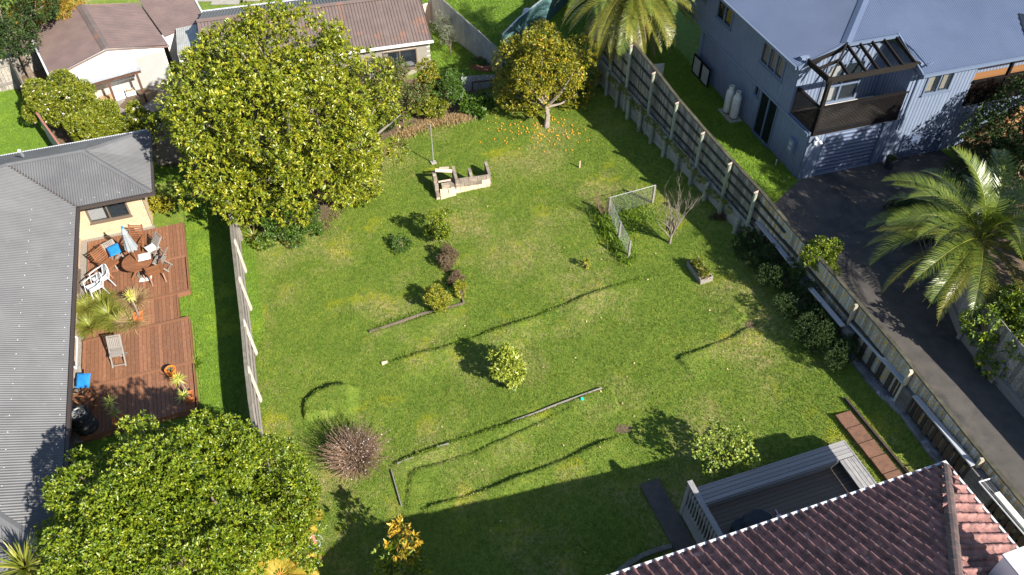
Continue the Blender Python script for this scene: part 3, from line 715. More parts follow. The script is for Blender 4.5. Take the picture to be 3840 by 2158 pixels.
o = sc.build('roof_screws', M['gutterwhite'], lh); o['kind'] = 'stuff'
# gravel margin
gs = MB(); gs.prism([F19.P(-8.19, -28.45, -.7), F19.P(-5.4, -28.45, -.7), F19.P(-5.4, -28.15, -.7), F19.P(-7.9, -28.15, -.7), F19.P(-7.9, -18.4, -.7), F19.P(-8.19, -18.4, -.7)], (0, 0, .1))
tag(gs.build('gravel_strip', M['gravel']), 'grey gravel strip between the cream brick wall and the decking', 'gravel', kind='structure')
# ------------------------------------------------------------------ the stained deck
dk = thing('garden_deck', 'large red brown stained timber deck along the cream brick house', 'deck', F19.P(-6, -23, -.6))
for a0, a1, b0, b1, z in [(-7.9, -4.33, -28.14, -26.10, -.50), (-7.9, -4.36, -26.04, -24.12, -.505), (-7.9, -4.77, -24.06, -22.66, -.52), (-7.95, -4.42, -22.60, -20.50, -.46), (-7.95, -4.44, -20.44, -18.46, -.465)]:
    boards('board', F19, a0, a1, b0, b1, z, .03, .132, .009, M['deck'], dk, jit=.0015)
for a0, a1, b, z in [(-7.9, -4.3, -26.07, -.49), (-7.9, -4.33, -24.09, -.49), (-7.95, -4.4, -22.63, -.445), (-7.95, -4.4, -20.47, -.45)]:
    fbox('joint_board', F19, a0, a1, b - .05, b + .05, z - .03, z + .006, M['deck'], dk)
for a, b0, b1 in [(-4.31, -28.16, -24.06), (-4.75, -24.06, -22.62), (-4.40, -22.62, -18.44)]:
    fbox('edge_board', F19, a - .012, a + .018, b0, b1, -.85, -.48, M['deck'], dk)
fbox('edge_board', F19, -7.95, -4.4, -18.45, -18.41, -.85, -.47, M['deck'], dk)
fbox('edge_board', F19, -4.77, -4.31, -24.07, -24.03, -.85, -.49, M['deck'], dk)
so = MB(); so.prism([F19.P(*q, -.75) for q in [(-7.95, -28.1), (-4.35, -28.1), (-4.35, -24.1), (-4.8, -24.1), (-4.8, -22.6), (-4.45, -22.6), (-4.45, -18.5), (-7.95, -18.5)]], (0, 0, .15)); so.build('joist_frame', M['darkboard'], dk)
# lush turf strip beyond the deck, and the neighbour's lawn
def flat(name, pts, z, m, lab=None, kind='structure', th=.08, cat=None):
    b = MB(); b.prism([Vector((p[0], p[1], z - th)) for p in pts], (0, 0, th)); return tag(b.build(name, m), lab, cat, kind=kind)
LZ = -.70
strip = [F19.P(-8.3, -17.8), F19.P(-4.35, -17.9), F19.P(-4.3, -30.5), F19.P(-1.6, -31.5), F19.P(-2.55, -27.0), F19.P(-2.9, -18.0), F19.P(-3.1, -12.0), F19.P(-8.3, -12.0)]
strip = [(p.x, p.y) for p in [F19.P(-8.3, -18.3), F19.P(-4.3, -18.3), F19.P(-4.3, -22.6), F19.P(-4.72, -22.65), F19.P(-4.72, -24.0), F19.P(-4.26, -24.05), F19.P(-4.26, -31.4), F19.P(-5.4, -31.4), F19.P(-5.4, -34), F19.P(-1.6, -34), F19.P(-2.2, -11.0), F19.P(-8.3, -11.0)]]
flat('side_lawn', strip, LZ, M['lush'])
blades('side_grass', strip, 900, .03, .09, .018, lambda x, y: np.full(len(x), LZ), LV['lush'], lean=.7, label='bright green grass strip between the deck and the paling fence')
nl = [(at(*q, LZ).x, at(*q, LZ).y) for q in [(-60, 340), (60, 330), (130, 420), (205, 545), (205, 620), (-60, 620)]]
flat('neighbour_lawn', nl, LZ, M['lush'])
blades('neighbour_grass', nl, 700, .03, .08, .02, lambda x, y: np.full(len(x), LZ), LV['lush'], lean=.7, label='bright green grass in the top left neighbour garden')
# ------------------------------------------------------------------ the garage with the white wall (top left)
f = F33; sz = 1.12; rz = 1.74
gh = thing('garage', 'white walled garage with a faded brown metal roof, at the top left', 'garage', f.P(3.2, -40, GL))
corr('roof_sheet', [[f.P(.5, -39.72, sz), f.P(3.18, -39.72, rz), f.P(3.18, -45.0, rz), f.P(.5, -45.0, sz)]], -f.x, M['roofbrownpaint'], gh, pitch=.19, amp=.012, kind='rib', n=9)
corr('roof_sheet', [[f.P(3.18, -39.72, rz), f.P(5.9, -39.72, sz), f.P(5.9, -45.0, sz), f.P(3.18, -45.0, rz)]], f.x, M['roofbrownpaint'], gh, pitch=.19, amp=.012, kind='rib', n=9)
rc = MB(); rc.prism([f.P(2.98, -39.72, rz - .01), f.P(3.18, -39.72, rz + .06), f.P(3.38, -39.72, rz - .01)], f.P(0, -5.2)); rc.build('ridge_capping', M['roofbrown'], gh)
beam('barge_board', f.P(.46, -39.70, sz - .06), f.P(3.18, -39.70, rz - .06), .03, .08, M['roofbrownpaint'], gh); beam('barge_board', f.P(3.18, -39.70, rz - .06), f.P(5.93, -39.70, sz - .06), .03, .08, M['roofbrownpaint'], gh)
beam('gutter', f.P(.44, -39.7, sz - .04), f.P(.44, -45, sz - .04), .09, .09, M['gutterwhite'], gh); beam('gutter', f.P(5.95, -39.7, sz - .04), f.P(5.95, -40.9, sz - .04), .09, .09, M['gutterwhite'], gh)
w = facewall(f, .7, -39.75); w.wall('wall', 0, 4.95, GL - .2, .98, [], M['whitewall'], gh, clad=('lap', .17, False, M['whitewall']))
gb = MB(); gb.prism([f.P(.7, -39.75, .98), f.P(5.65, -39.75, .98), f.P(5.65, -39.75, sz - .01), f.P(3.18, -39.75, rz - .03), f.P(.7, -39.75, sz - .01)], -f.y * .12); gb.build('gable_wall', M['whitewall'], gh)
westwall(f, .7, -44).wall('wall', 0, 4.25, GL - .2, 1.05, [], M['whitewall'], gh); eastwall(f, 5.65, -39.75).wall('wall', 0, 4.3, GL - .2, 1.05, [], M['whitewall'], gh, clad=('lap', .17, False, M['whitewall']))
corr('roof_sheet', [[f.P(5.97, -40.6, sz + .02), f.P(8.2, -41.2, sz + .02), f.P(8.6, -45.4, sz + .1), f.P(5.95, -45.2, sz + .1)]], f.x, M['roofbrownpaint'], gh, pitch=.19, amp=.012, kind='rib', n=9)
wk = MB(); wk.prism([f.P(6.0, -40.7, GL), f.P(7.9, -41.3, GL), f.P(8.3, -45.2, GL), f.P(6.0, -45.0, GL)], (0, 0, 1.8)); wk.build('rear_wall', M['creamwall'], gh)
beam('gutter', f.P(8.25, -41.2, sz + .05), f.P(8.65, -45.4, sz + .13), .08, .08, M['gutterwhite'], gh)
# lean-to shelter
ln = thing('lean_to_shelter', 'small lean-to of corrugated iron on two brown posts against the white garage wall', 'shelter', f.P(3, -38.4, GL))
corr('roof_sheet', [[f.P(1.55, -38.42, .95), f.P(4.2, -38.45, .95), f.P(4.2, -39.72, .86), f.P(1.55, -39.72, .86)]], f.y, M['galv'], ln, pitch=.09, amp=.011)
for a, b in ((2.62, -38.42), (3.93, -38.42)): fbox('post', f, a - .05, a + .05, b - .05, b + .05, GL - .1, .9, M['rust'], ln)
fbox('beam', f, 1.6, 4.15, -38.46, -38.38, .84, .93, M['rust'], ln)
pd = flat('patio', [(f.P(*q).x, f.P(*q).y) for q in [(1.0, -39.7), (6.6, -39.7), (6.6, -37.6), (1.6, -37.2)]], GL + .06, M['gravel'])
# firewood: every log its own
for k in range(26):
    row, c = divmod(k, 9) if k < 18 else (2, k - 18); a = 2.05 + c * .085 + row * .03; z = GL + .12 + row * .085
    lg = beam('firewood_log', f.P(a, -39.62, z), f.P(a + random.uniform(-.04, .04), -39.30, z + random.uniform(-.02, .02)), .075, .07, M['firewood'])
    lg.rotation_euler.rotate_axis('X', 0)
    tag(lg, 'split firewood log in the low stack under the corrugated lean-to', 'log', 'firewood logs stacked under the lean-to')
for k in range(9):
    p = f.P(1.75 + random.uniform(0, .55), -39.2 + random.uniform(-.12, .2), GL + .1)
    lg = beam('firewood_log', p, p + Vector((random.uniform(-.16, .16), random.uniform(-.16, .16), random.uniform(0, .06))) * 1.3, .09, .08, M['firewood']); tag(lg, 'split firewood log tumbled loose beside the stack', 'log', 'firewood logs tumbled beside the stack')
def tub(name, p, L, Wd, Hh, rz, m, label, lid=None):
    t = thing(name, label, 'storage tub', p); R = Matrix.Rotation(rz, 4, 'Z'); b = MB(); R3 = R.to_3x3(); ex = R3.col[0]; ey = R3.col[1]; p = Vector(p)
    for s in (-1, 1): b.box(p + ex * s * L / 2 + Vector((0, 0, Hh / 2)), ex * .015, ey * Wd, Vector((0, 0, Hh))); b.box(p + ey * s * Wd / 2 + Vector((0, 0, Hh / 2)), ex * (L - .02), ey * .015, Vector((0, 0, Hh)))
    b.box(p + Vector((0, 0, .012)), ex * (L - .02), ey * (Wd - .02), Vector((0, 0, .02))); b.build('body', m, t)
    if lid: box('lid', p + Vector((0, 0, Hh + .01)), (L + .03, Wd + .03, .02), lid, t, rz)
    else:
        for q in range(4): box('contents', p + ex * (q - 1.5) * L / 5 + Vector((0, 0, Hh * .6)), (L / 6, Wd * .7, Hh * .9), M['firewood'], t, rz + q)
    return t
tub('storage_tub', f.P(2.95, -39.45, GL + .07), .46, .3, .24, math.radians(33), M['tub'], 'clear plastic tub with a pale lid next to the stacked firewood', M['tub'])
tub('storage_tub', f.P(3.5, -39.5, GL + .07), .46, .3, .24, math.radians(28), M['tub'], 'open plastic tub filled with kindling under the lean-to')
# ------------------------------------------------------------------ the cream house with the brown ribbed roof (top middle)
f = F15; ez = 1.6; rr = 2.6; G2 = -.45
h2 = thing('cottage', 'cream walled house with a brown ribbed metal roof behind the row of shrubs', 'house', f.P(2, -38, G2))
corr('roof_sheet', [[f.P(-4.6, -35.85, ez), f.P(5.95, -35.85, ez), f.P(5.95, -38.78, rr), f.P(-4.6, -38.78, rr)]], f.y, M['roofbrown'], h2, pitch=.152, amp=.055, kind='slot', n=8)
corr('roof_sheet', [[f.P(-4.6, -38.78, rr), f.P(5.95, -38.78, rr), f.P(5.95, -41.9, ez - .05), f.P(-4.6, -41.9, ez - .05)]], -f.y, M['roofgrey'], h2, pitch=.152, amp=.05, kind='slot', n=8)
rc = MB(); rc.prism([f.P(-4.62, -38.6, rr - .02), f.P(-4.62, -38.78, rr + .06), f.P(-4.62, -38.96, rr - .02)], f.x * 10.6); rc.build('ridge_capping', M['roofbrown'], h2)
beam('gutter', f.P(-4.65, -35.79, ez - .05), f.P(6.02, -35.79, ez - .05), .1, .1, M['fascia_white'], h2); beam('gutter', f.P(-4.65, -41.95, ez - .09), f.P(6.0, -41.95, ez - .09), .1, .1, M['gutterwhite'], h2)
beam('barge_board', f.P(5.98, -35.85, ez - .05), f.P(5.98, -38.78, rr - .05), .04, .13, M['fascia_dark'], h2); beam('barge_board', f.P(5.98, -38.78, rr - .05), f.P(5.98, -41.9, ez - .1), .04, .13, M['fascia_dark'], h2)
so = MB(); so.prism([f.P(-4.5, -35.85, ez - .12), f.P(5.9, -35.85, ez - .12), f.P(5.9, -36.2, ez - .12), f.P(-4.5, -36.2, ez - .12)], (0, 0, .02)); so.build('soffit', M['fascia_white'], h2)
w = facewall(f, -4.5, -36.12); hw = [(8.08, 9.72, .12, 1.16)]
w.wall('wall', 0, 10.38, G2 - .3, ez - .1, hw, M['creamwall'], h2, clad=('lap', .24, False, M['creamwall']))
win = w.window(hw[0], 'bronze', h2, 2, [(.0, .16), (.42, .5)], 'curtain', depth=.9, glassm='glass'); w.box('blind', 9.0, 9.6, .62, 1.08, -.3, -.27, M['bluechair'], win); w.box('bench_clutter', 8.2, 9.6, .17, .3, -.35, -.15, M['cloth_white'], win)
eastwall(f, 5.88, -36.12).wall('wall', 0, 5.5, G2 - .3, ez - .1, [], M['creamwall'], h2); westwall(f, -4.5, -41.6).wall('wall', 0, 5.5, G2 - .3, ez - .1, [], M['creamwall'], h2)
ge = MB(); ge.prism([f.P(5.88, -36.12, ez - .1), f.P(5.88, -41.6, ez - .1), f.P(5.88, -38.78, rr - .06)], -f.x * .1); ge.build('gable_wall', M['creamwall'], h2)
# small flat roofed link between the garage and the cottage
lk = thing('garden_shed', 'small grey roofed lean shed tucked between the garage and the cottage', 'shed', f.P(-5.5, -38.5, G2))
corr('roof_sheet', [[at(660, 108, 1.3), at(735, 92, 1.5), at(748, 170, 1.4), at(664, 200, 1.2)]], f.y, M['galvdull'], lk, pitch=.1, amp=.01)
wk = MB(); wk.prism([at(664, 200, 1.15).xy.to_3d() + Vector((0, 0, GL)), at(748, 170, 1.3).xy.to_3d() + Vector((0, 0, GL)), at(735, 95, 1.4).xy.to_3d() + Vector((0, 0, GL)), at(662, 112, 1.3).xy.to_3d() + Vector((0, 0, GL))], (0, 0, 1.85)); wk.build('wall', M['creamwall'], lk)
# ground round the back: soil, lush lawns
bl_ = [(at(*q, .3).x, at(*q, .3).y) for q in [(1340, 50), (1560, 20), (1700, 130), (1880, 290), (1980, 160), (2080, 30), (2200, -120), (1300, -160)]]
def zback(x, y): return height(x, y) + .03
def sheet_on(name, pts, zf, m, res=.4, label=None, kind='structure', cat=None):
    P = np.array(pts); X, Y = np.meshgrid(np.arange(P[:, 0].min(), P[:, 0].max() + res, res), np.arange(P[:, 1].min(), P[:, 1].max() + res, res))
    Z = zf(X, Y); nx = X.shape[1]; I = (np.arange(X.shape[0] - 1)[:, None] * nx + np.arange(nx - 1)[None]).ravel()
    F = np.stack([I, I + 1, I + nx + 1, I + nx], 1); cx = X.ravel()[F].mean(1); cy = Y.ravel()[F].mean(1); F = F[inpoly(cx, cy, pts)]
    return tag(mesh_np(name, np.stack([X.ravel(), Y.ravel(), Z.ravel()], 1), F, m, smooth=True), label, cat, kind=kind)
sheet_on('back_lawn', [(-5.3, 36.2), (-2, 34.6), (8, 34.6), (8, 60), (-14, 60), (-14, 44)], zback, M['lush'])
blades('back_grass', [(-5, 37), (-3, 35), (0, 34.2), (5, 38), (8, 48), (-10, 48)], 380, .05, .12, .03, zback, LV['lush'], lean=.7, label='bright green grass on the lawns beyond the corrugated iron fences')
sheet_on('yard_soil', [(-30, 38.3), (-12, 37), (-8, 33.5), (-6, 31.5), (-6.6, 29), (-9, 28), (-12, 28.5), (-22, 31), (-30, 36)], lambda x, y: height(x, y) + .02, M['soil'])
sheet_on('rear_path', [(-25, 46), (-16, 44.5), (-12, 46), (-12, 60), (-28, 60)], lambda x, y: height(x, y) + .03, M['concrete'])
# dry leaf litter bed under the shrub row
sheet_on('shrub_bed', [tuple(on(*q).xy) for q in [(1140, 880), (1230, 815), (1330, 660), (1390, 550), (1500, 500), (1650, 455), (1790, 430), (1830, 370), (1700, 300), (1300, 300), (900, 560), (850, 830), (1000, 880)]], lambda x, y: height(x, y) + .025, M['soil'], res=.15)
# ------------------------------------------------------------------ the blue grey two storey house
f = F17; bh = thing('weatherboard_house', 'two storey blue grey house with blue steel roof and balcony over its garage', 'house', f.P(19, -22, UZ))
be = 6.4; bt = .375
def bz(t): return be + bt * t
CL = ('groove', .15, True, M['bluewall'])
corr('roof_sheet', [[f.P(17, -21.2, be), f.P(18.7, -21.2, bz(1.7)), f.P(23.2, -25.7, bz(6.2)), f.P(23.2, -33, bz(6.2)), f.P(17, -33, be)]], -f.x, M['roofblue'], bh, pitch=.085, amp=.018)
corr('roof_sheet', [[f.P(18.7, -21.2, bz(1.7)), f.P(20.8, -21.2, bz(1.7)), f.P(20.8, -23.3, bz(3.8))], [f.P(20.8, -19.5, be), f.P(33, -19.5, be), f.P(33, -25.7, bz(6.2)), f.P(23.2, -25.7, bz(6.2)), f.P(20.8, -23.3, bz(3.8))]], f.y, M['roofblue'], bh, pitch=.085, amp=.018)
a = f.P(18.68, -21.18, bz(1.68) + .03); b = f.P(23.2, -25.7, bz(6.2) + .03); sd = (b - a).cross(Vector((0, 0, 1))).normalized(); hc = MB(); hc.prism([a - sd * .17 - Vector((0, 0, .05)), a + Vector((0, 0, .03)), a + sd * .17 - Vector((0, 0, .05))], b - a); hc.build('hip_capping', M['roofblue'], bh)
for p0, p1, mm in [((16.95, -33, be - .05), (16.95, -21.2, be - .05), 'navytrim'), ((18.7, -21.13, bz(1.7) - .05), (20.8, -21.13, bz(1.7) - .05), 'navytrim'), ((20.76, -19.44, be - .05), (33, -19.44, be - .05), 'navytrim')]:
    beam('gutter', f.P(*p0), f.P(*p1), .1, .1, M[mm], bh)
beam('barge_board', f.P(17, -21.17, be - .05), f.P(18.72, -21.17, bz(1.72) - .05), .05, .16, M['navytrim'], bh); beam('barge_board', f.P(20.77, -19.5, be - .04), f.P(20.77, -21.2, bz(1.7) - .04), .05, .16, M['navytrim'], bh)
# left side, lower then upper storey
wl = westwall(f, 17.28, -28.1); hl = [(4.9, 6.1, UZ, 4.35), (4.45, 4.75, 3.85, 4.35)]
wl.wall('wall', 0, 8.2, UZ - .3, 4.42, [hl[1], hl[0]], M['bluewall'], bh, clad=CL)
wl.window(hl[0], 'navytrim', bh, 2, glassm='glassdark'); wl.window(hl[1], 'navytrim', bh, 1, glassm='glassdark')
wu = westwall(f, 17.16, -33); hu = [(5.9, 7.1, 5.4, 6.2), (9.4, 10.95, 5.3, 6.2)]
wu.wall('wall', 0, 11.75, 4.42, be - .02, hu, M['bluewall'], bh, clad=CL); wu.box('storey_band', 4.9, 13.1, 4.36, 4.46, .0, .03, M['bluewall'], bh)
wu.window(hu[0], 'navytrim', bh, 2, [(0, .25)], glassm='glassdark', fw=.06); wu.window(hu[1], 'navytrim', bh, 3, [(0, .36), (.38, .68), (.7, 1)], fw=.06)
WallF(f.P(17.2, -28.1), f.deg + 180).wall('wall', -12, 0, UZ - .3, 4.4, [], M['bluewall'], bh)
# front
wf = facewall(f, 0, -19.9); hf = [(17.93, 20.39, UZ, 4.32)]
wf.wall('wall', 17.28, 20.8, UZ - .3, 4.5, hf, M['bluewall'], bh, clad=CL)
wf.wall('wall', 20.8, 23.6, UZ - .3, be - .1, [(21.5, 22.62, 5.22, 6.12)], M['bluewall'], bh, clad=CL); wf.wall('wall', 23.6, 33, UZ - .3, 4.5, [], M['bluewall'], bh, clad=CL)
wf.window((21.5, 22.62, 5.22, 6.12), 'navytrim', bh, 2, [(.02, .42), (.72, .98)], depth=.7, fw=.05)
gd = corrn('garage_door', [[wf.P(17.93, UZ, -.08), wf.P(20.39, UZ, -.08), wf.P(20.39, 4.32, -.08), wf.P(17.93, 4.32, -.08)]], wf.S, wf.O, M['roofblue'], bh, .165, .022, 'corr', 6)
wf.box('door_reveal', 17.9, 17.95, UZ, 4.36, -.12, .012, M['navytrim'], bh); wf.box('door_reveal', 20.37, 20.42, UZ, 4.36, -.12, .012, M['navytrim'], bh); wf.box('door_reveal', 17.9, 20.42, 4.30, 4.36, -.12, .014, M['navytrim'], bh)
wf.box('corner_trim', 20.74, 20.9, UZ, be - .1, 0, .03, M['bluewall'], bh)
dp = MB(); dp.tube([f.P(21.02, -19.82, be - .1), f.P(21.02, -19.82, 3.9)], .035, 8); dp.build('downpipe', M['navytrim'], bh)
dp = MB(); dp.tube([f.P(20.78, -21.05, bz(1.7) - .1), f.P(20.84, -20.3, 6.85), f.P(20.95, -19.6, 6.62), f.P(21.25, -19.75, 6.62)], .035, 8); dp.build('downpipe', M['roofblue'], bh)
for k in range(12): wf.box('slat', 21.5, 23.3, UZ + .05 + k * .085, UZ + .11 + k * .085, .02, .05, M['roofblue'], bh)
wf.box('slat_frame', 21.46, 21.5, UZ, UZ + 1.1, .0, .06, M['navytrim'], bh); wf.box('slat_frame', 23.3, 23.34, UZ, UZ + 1.1, .0, .06, M['navytrim'], bh)
wl.box('meter_box', 7.3, 7.62, 3.2, 3.75, 0.0, .14, M['bluewall'], bh); wl.box('meter_dial', 7.38, 7.54, 3.52, 3.64, .14, .15, M['galvdull'], bh); wl.box('meter_dial', 7.38, 7.54, 3.32, 3.44, .14, .15, M['galvdull'], bh)
lt = MB(); lt.tube([wf.P(17.5, 4.25, .02), wf.P(17.5, 4.2, .18)], .06, 8); lt.tube([wf.P(17.42, 4.18, .16), wf.P(17.38, 4.1, .26)], .06, 8); lt.tube([wf.P(17.58, 4.18, .16), wf.P(17.62, 4.1, .26)], .06, 8); lt.build('security_light', M['white'], bh)
# balcony
wb = facewall(f, 0, -21.35); hb = [(18.35, 19.95, 4.52, 6.15)]
wb.wall('wall', 17.2, 20.95, 4.4, 6.6, hb, M['bluewall'], bh, clad=CL)
dr = wb.window(hb[0], 'navytrim', bh, 2, [(.02, .48)], 'curtain_white', depth=.9, fw=.07)
wb.box('transom', 18.4, 19.9, 5.2, 5.27, -.02, .04, M['navytrim'], bh)
WallF(f.P(20.86, -21.35), f.deg - 90).wall('wall', 0, 1.5, 4.4, 6.6, [], M['bluewall'], bh, clad=CL)
bal = fbox('balcony_floor', f, 17.2, 20.85, -21.35, -19.9, 4.38, 4.5, M['navytrim'], bh)
for i in range(9):
    for j in range(3): fbox('floor_tile', f, 17.3 + i * .385, 17.3 + i * .385 + .375, -21.3 + j * .45, -21.3 + j * .45 + .44, 4.503, 4.515, M['tilefloor'], bh)
for (p0, p1) in [((17.3, -19.88), (20.8, -19.88)), ((17.3, -19.88), (17.3, -21.3))]:
    beam('top_rail', f.P(*p0, 5.5), f.P(*p1, 5.5), .11, .05, M['blackwood'], bh, ext=.04); beam('bottom_rail', f.P(*p0, 4.42), f.P(*p1, 4.42), .07, .12, M['blackwood'], bh)
for i in range(58): p = 17.36 + i * .0595; fbox('slat', f, p - .013, p + .013, -19.87, -19.845, 4.45, 5.48, M['blackwood'], bh)
for i in range(23): p = -21.25 + i * .0595; fbox('slat', f, 17.255, 17.28, p - .013, p + .013, 4.45, 5.48, M['blackwood'], bh)
lat = MB()
for k in range(15): z = 4.55 + k * .063; lat.bar(f.P(17.34, -19.90, z), f.P(20.8, -19.90, z), .012, .024); lat.bar(f.P(17.31, -19.95, z), f.P(17.31, -21.28, z), .012, .024)
lat.build('lattice', M['blackwood'], bh)
fbox('post', f, 17.29, 17.41, -19.94, -19.82, 4.4, 6.55, M['blackwood'], bh)
beam('pergola_beam', f.P(17.25, -19.88, 6.56), f.P(20.85, -19.88, 6.56), .06, .2, M['blackworn'], bh); beam('pergola_beam', f.P(17.33, -19.85, 6.56), f.P(17.33, -21.2, 6.56), .06, .2, M['blackworn'], bh)
for a_ in (18.72, 19.2, 19.68, 20.16, 20.66): beam('rafter', f.P(a_, -19.86, 6.63), f.P(a_, -21.12, bz(1.62) - .05), .05, .12, M['blackworn'], bh)
beam('rafter', f.P(17.36, -19.9, 6.63), f.P(18.7, -21.15, bz(1.65)), .05, .12, M['blackworn'], bh)
beam('rafter', f.P(18.05, -19.9, 6.63), f.P(18.05, -20.55, 6.82), .05, .11, M['blackworn'], bh); beam('rafter', f.P(17.36, -20.55, 6.63), f.P(18.05, -20.55, 6.82), .05, .11, M['blackworn'], bh)
beam('rafter', f.P(17.3, -21.12, 6.5), f.P(18.7, -21.12, bz(1.6) - .12), .05, .14, M['blackworn'], bh)
# far right balcony
WallF(f.P(0, -21.5), f.deg).wall('wall', 23.4, 33, 4.4, 6.35, [], M['bluewall'], bh, clad=CL)
WallF(f.P(23.6, -21.5), f.deg + 90 - 180).wall('wall', 0, .01, 4.4, 4.41, [], M['bluewall'], bh)
for i in range(16): fbox('deck_board', f, 23.6, 31, -21.45 + i * .097, -21.45 + i * .097 + .09, 4.5, 4.53, M['merbau'], bh)
fbox('balcony_frame', f, 23.6, 31, -21.5, -19.9, 4.3, 4.495, M['navytrim'], bh)
beam('top_rail', f.P(23.6, -19.85, 5.4), f.P(31, -19.85, 5.4), .11, .05, M['blackwood'], bh); beam('bottom_rail', f.P(23.6, -19.85, 4.45), f.P(31, -19.85, 4.45), .07, .1, M['blackwood'], bh)
for i in range(60): p = 23.66 + i * .0595; fbox('slat', f, p - .013, p + .013, -19.87, -19.845, 4.48, 5.38, M['blackwood'], bh)
lat = MB()
for k in range(14): z = 4.53 + k * .063; lat.bar(f.P(23.64, -19.90, z), f.P(30, -19.90, z), .012, .024)
lat.build('lattice', M['blackwood'], bh)
fbox('post', f, 25.0, 25.1, -19.9, -19.8, 4.4, 6.35, M['blackwood'], bh)
sk = MB(); skp = []
for q in [(3818, 55), (3850, 60), (3860, 140), (3842, 135)]:
    z_ = 7.5
    for _ in range(30): p_ = at(*q, z_); z_ = .5 * z_ + .5 * bz(-19.5 - f.L(p_)[1])
    skp.append(at(*q, z_) + Vector((0, 0, -.02)))
sk.prism(skp, (0, 0, .07)); sk.build('skylight', M['glassdark'], bh)
# timber bank beside the garage: long sleepers stepping up
tb = thing('timber_retaining_steps', 'bank of long brown timber sleepers stepping up beside the blue house', 'retaining wall', f.P(24.5, -18.5, UZ))
for i in range(9):
    a0 = 23.75 + i * .52; beam('sleeper', f.P(a0, -19.15, UZ + .12 + i * .21), f.P(a0 + .35, -16.4, UZ + .12 + i * .21), .46, .24, M['umbertimber'], tb)
beam('top_beam', f.P(23.55, -19.1, UZ + .95), f.P(29, -19.35, UZ + 3.1), .14, .18, M['freshtimber'], tb); beam('top_beam', f.P(23.75, -18.95, UZ + .75), f.P(29, -19.2, UZ + 2.8), .1, .16, M['freshtimber'], tb)
for a_ in (23.6, 25.2, 26.8): fbox('post', f, a_ - .06, a_ + .06, -19.12, -19.0, UZ, UZ + .9 + (a_ - 23.6) * .4, M['freshtimber'], tb)
beam('end_board', f.P(23.5, -19.05, UZ + .9), f.P(23.55, -18.3, UZ + .1), .06, .3, M['umbertimber'], tb)
bk = MB(); bk.prism([f.P(23.9, -19.8, UZ), f.P(31, -19.8, UZ), f.P(31, -19.8, UZ + 3.0)], f.y * 5.5); bk.build('bank', M['soil'], tb)
# ------------------------------------------------------------------ upper ground, driveway, right hand fences
FP = [(3.98, 33.2, 4.6), (4.22, 32.5, 4.54), (5.16, 30, 4.34), (5.66, 28.7, 4.23), (6.28, 27.06, 4.03), (6.93, 25.39, 3.91), (7.63, 23.56, 3.83), (8.34, 21.7, 3.8), (8.93, 20.2, 3.65), (9.83, 17.55, 3.68), (10.68, 15.03, 3.63), (11.66, 12.1, 3.44), (12.6, 9.3, 3.3), (13.4, 6.8, 3.2)]
FPv = [Vector(p) for p in FP]
def fence_at(y):                                         # point on the fence line at a given y
    for a, b in zip(FPv, FPv[1:]):
        if a.y >= y >= b.y: return a.lerp(b, (a.y - y) / (a.y - b.y))
    return FPv[-1]
off = .04
upper = [(p.x + off, p.y) for p in FPv] + [(15, 2), (60, 2), (60, 60), (4.05, 60)]
drape('upper_bank', upper, lambda y: UG(y) - .012, M['lush'], th=1.2)
dpts = [(p.x + .2, p.y) for p in [fence_at(y) for y in (21.8, 19, 15.4, 12.4, 9.4, 6.85)]] + [(14.4, 6.9), (19, 7)] + [tuple(F17.P(*q).xy) for q in [(24, -14), (23.5, -19.9), (17.93, -19.9), (17.28, -19.95)]] + [(10.6, 24.2), (9.7, 23.2)]
M['drive'] = mat('exposed_aggregate_drive', (.078, .069, .061), (.05, .045, .042), scale=2.2, rough=.9, bump=.6, bscale=80, rnd=0, c3=(.032, .031, .031), scale3=.55, t3=.52)
drape('driveway', dpts, lambda y: UG(y) - .004, M['drive'], th=.06)
bank = [(p.x + .1, p.y) for p in [fence_at(y) for y in (33, 30, 27, 24, 21.8)]] + [(9.7, 23.2), (10.7, 24.3)] + [tuple(F17.P(*q).xy) for q in [(17.26, -19.95), (17.26, -28), (17.3, -36), (15.7, -36)]]
blades('bank_grass', bank, 800, .04, .12, .022, lambda x, y: np.full(len(x), UZ - .01), LV['lush'], lean=.8, label='bright green grass bank between the tall fence and the blue house')
kb = MB()
ks = [fence_at(y) for y in (21.8, 20.4, 18, 15.4, 12.4, 9.4, 6.9)]
for a, b in zip(ks, ks[1:]): kb.bar(Vector((a.x + .16, a.y, UG(a.y) + .03)), Vector((b.x + .16, b.y, UG(b.y) + .03)), .12, .16)
tag(kb.build('kerb', M['moss']), kind='structure')
# tall boundary fence
rf = thing('boundary_fence', 'long tall paling fence with mossy cap on the right side of the back lawn', 'fence', fence_at(20) - Vector((0, 0, 1)))
tot = [0]
for a, b in zip(FPv, FPv[1:]): tot.append(tot[-1] + (b - a).xy.length)
def fpos(s):
    for i in range(len(FPv) - 1):
        if s <= tot[i + 1]: f_ = (s - tot[i]) / (tot[i + 1] - tot[i]); return FPv[i].lerp(FPv[i + 1], f_), (FPv[i + 1] - FPv[i]).xy.normalized()
    return FPv[-1], (FPv[-1] - FPv[-2]).xy.normalized()
s = .05
while s < tot[-1] - .1:
    p, d = fpos(s); segB = p.y < 21.5; z0 = UZ - .25 if segB else UZ - .12; ang = math.atan2(d.y, d.x); o = random.uniform(-.006, .014)
    n = Vector((-d.y, d.x, 0)); n = n if n.x > 0 else -n; q = Vector((p.x, p.y, 0)) + n * o
    box('paling', (q.x, q.y, (z0 + p.z - .03) / 2), (.098 if segB else .09, .018, p.z - .03 - z0 + random.uniform(-.02, .012)), M['paling_lichen'] if segB else M['paling'], rf, ang); s += .104
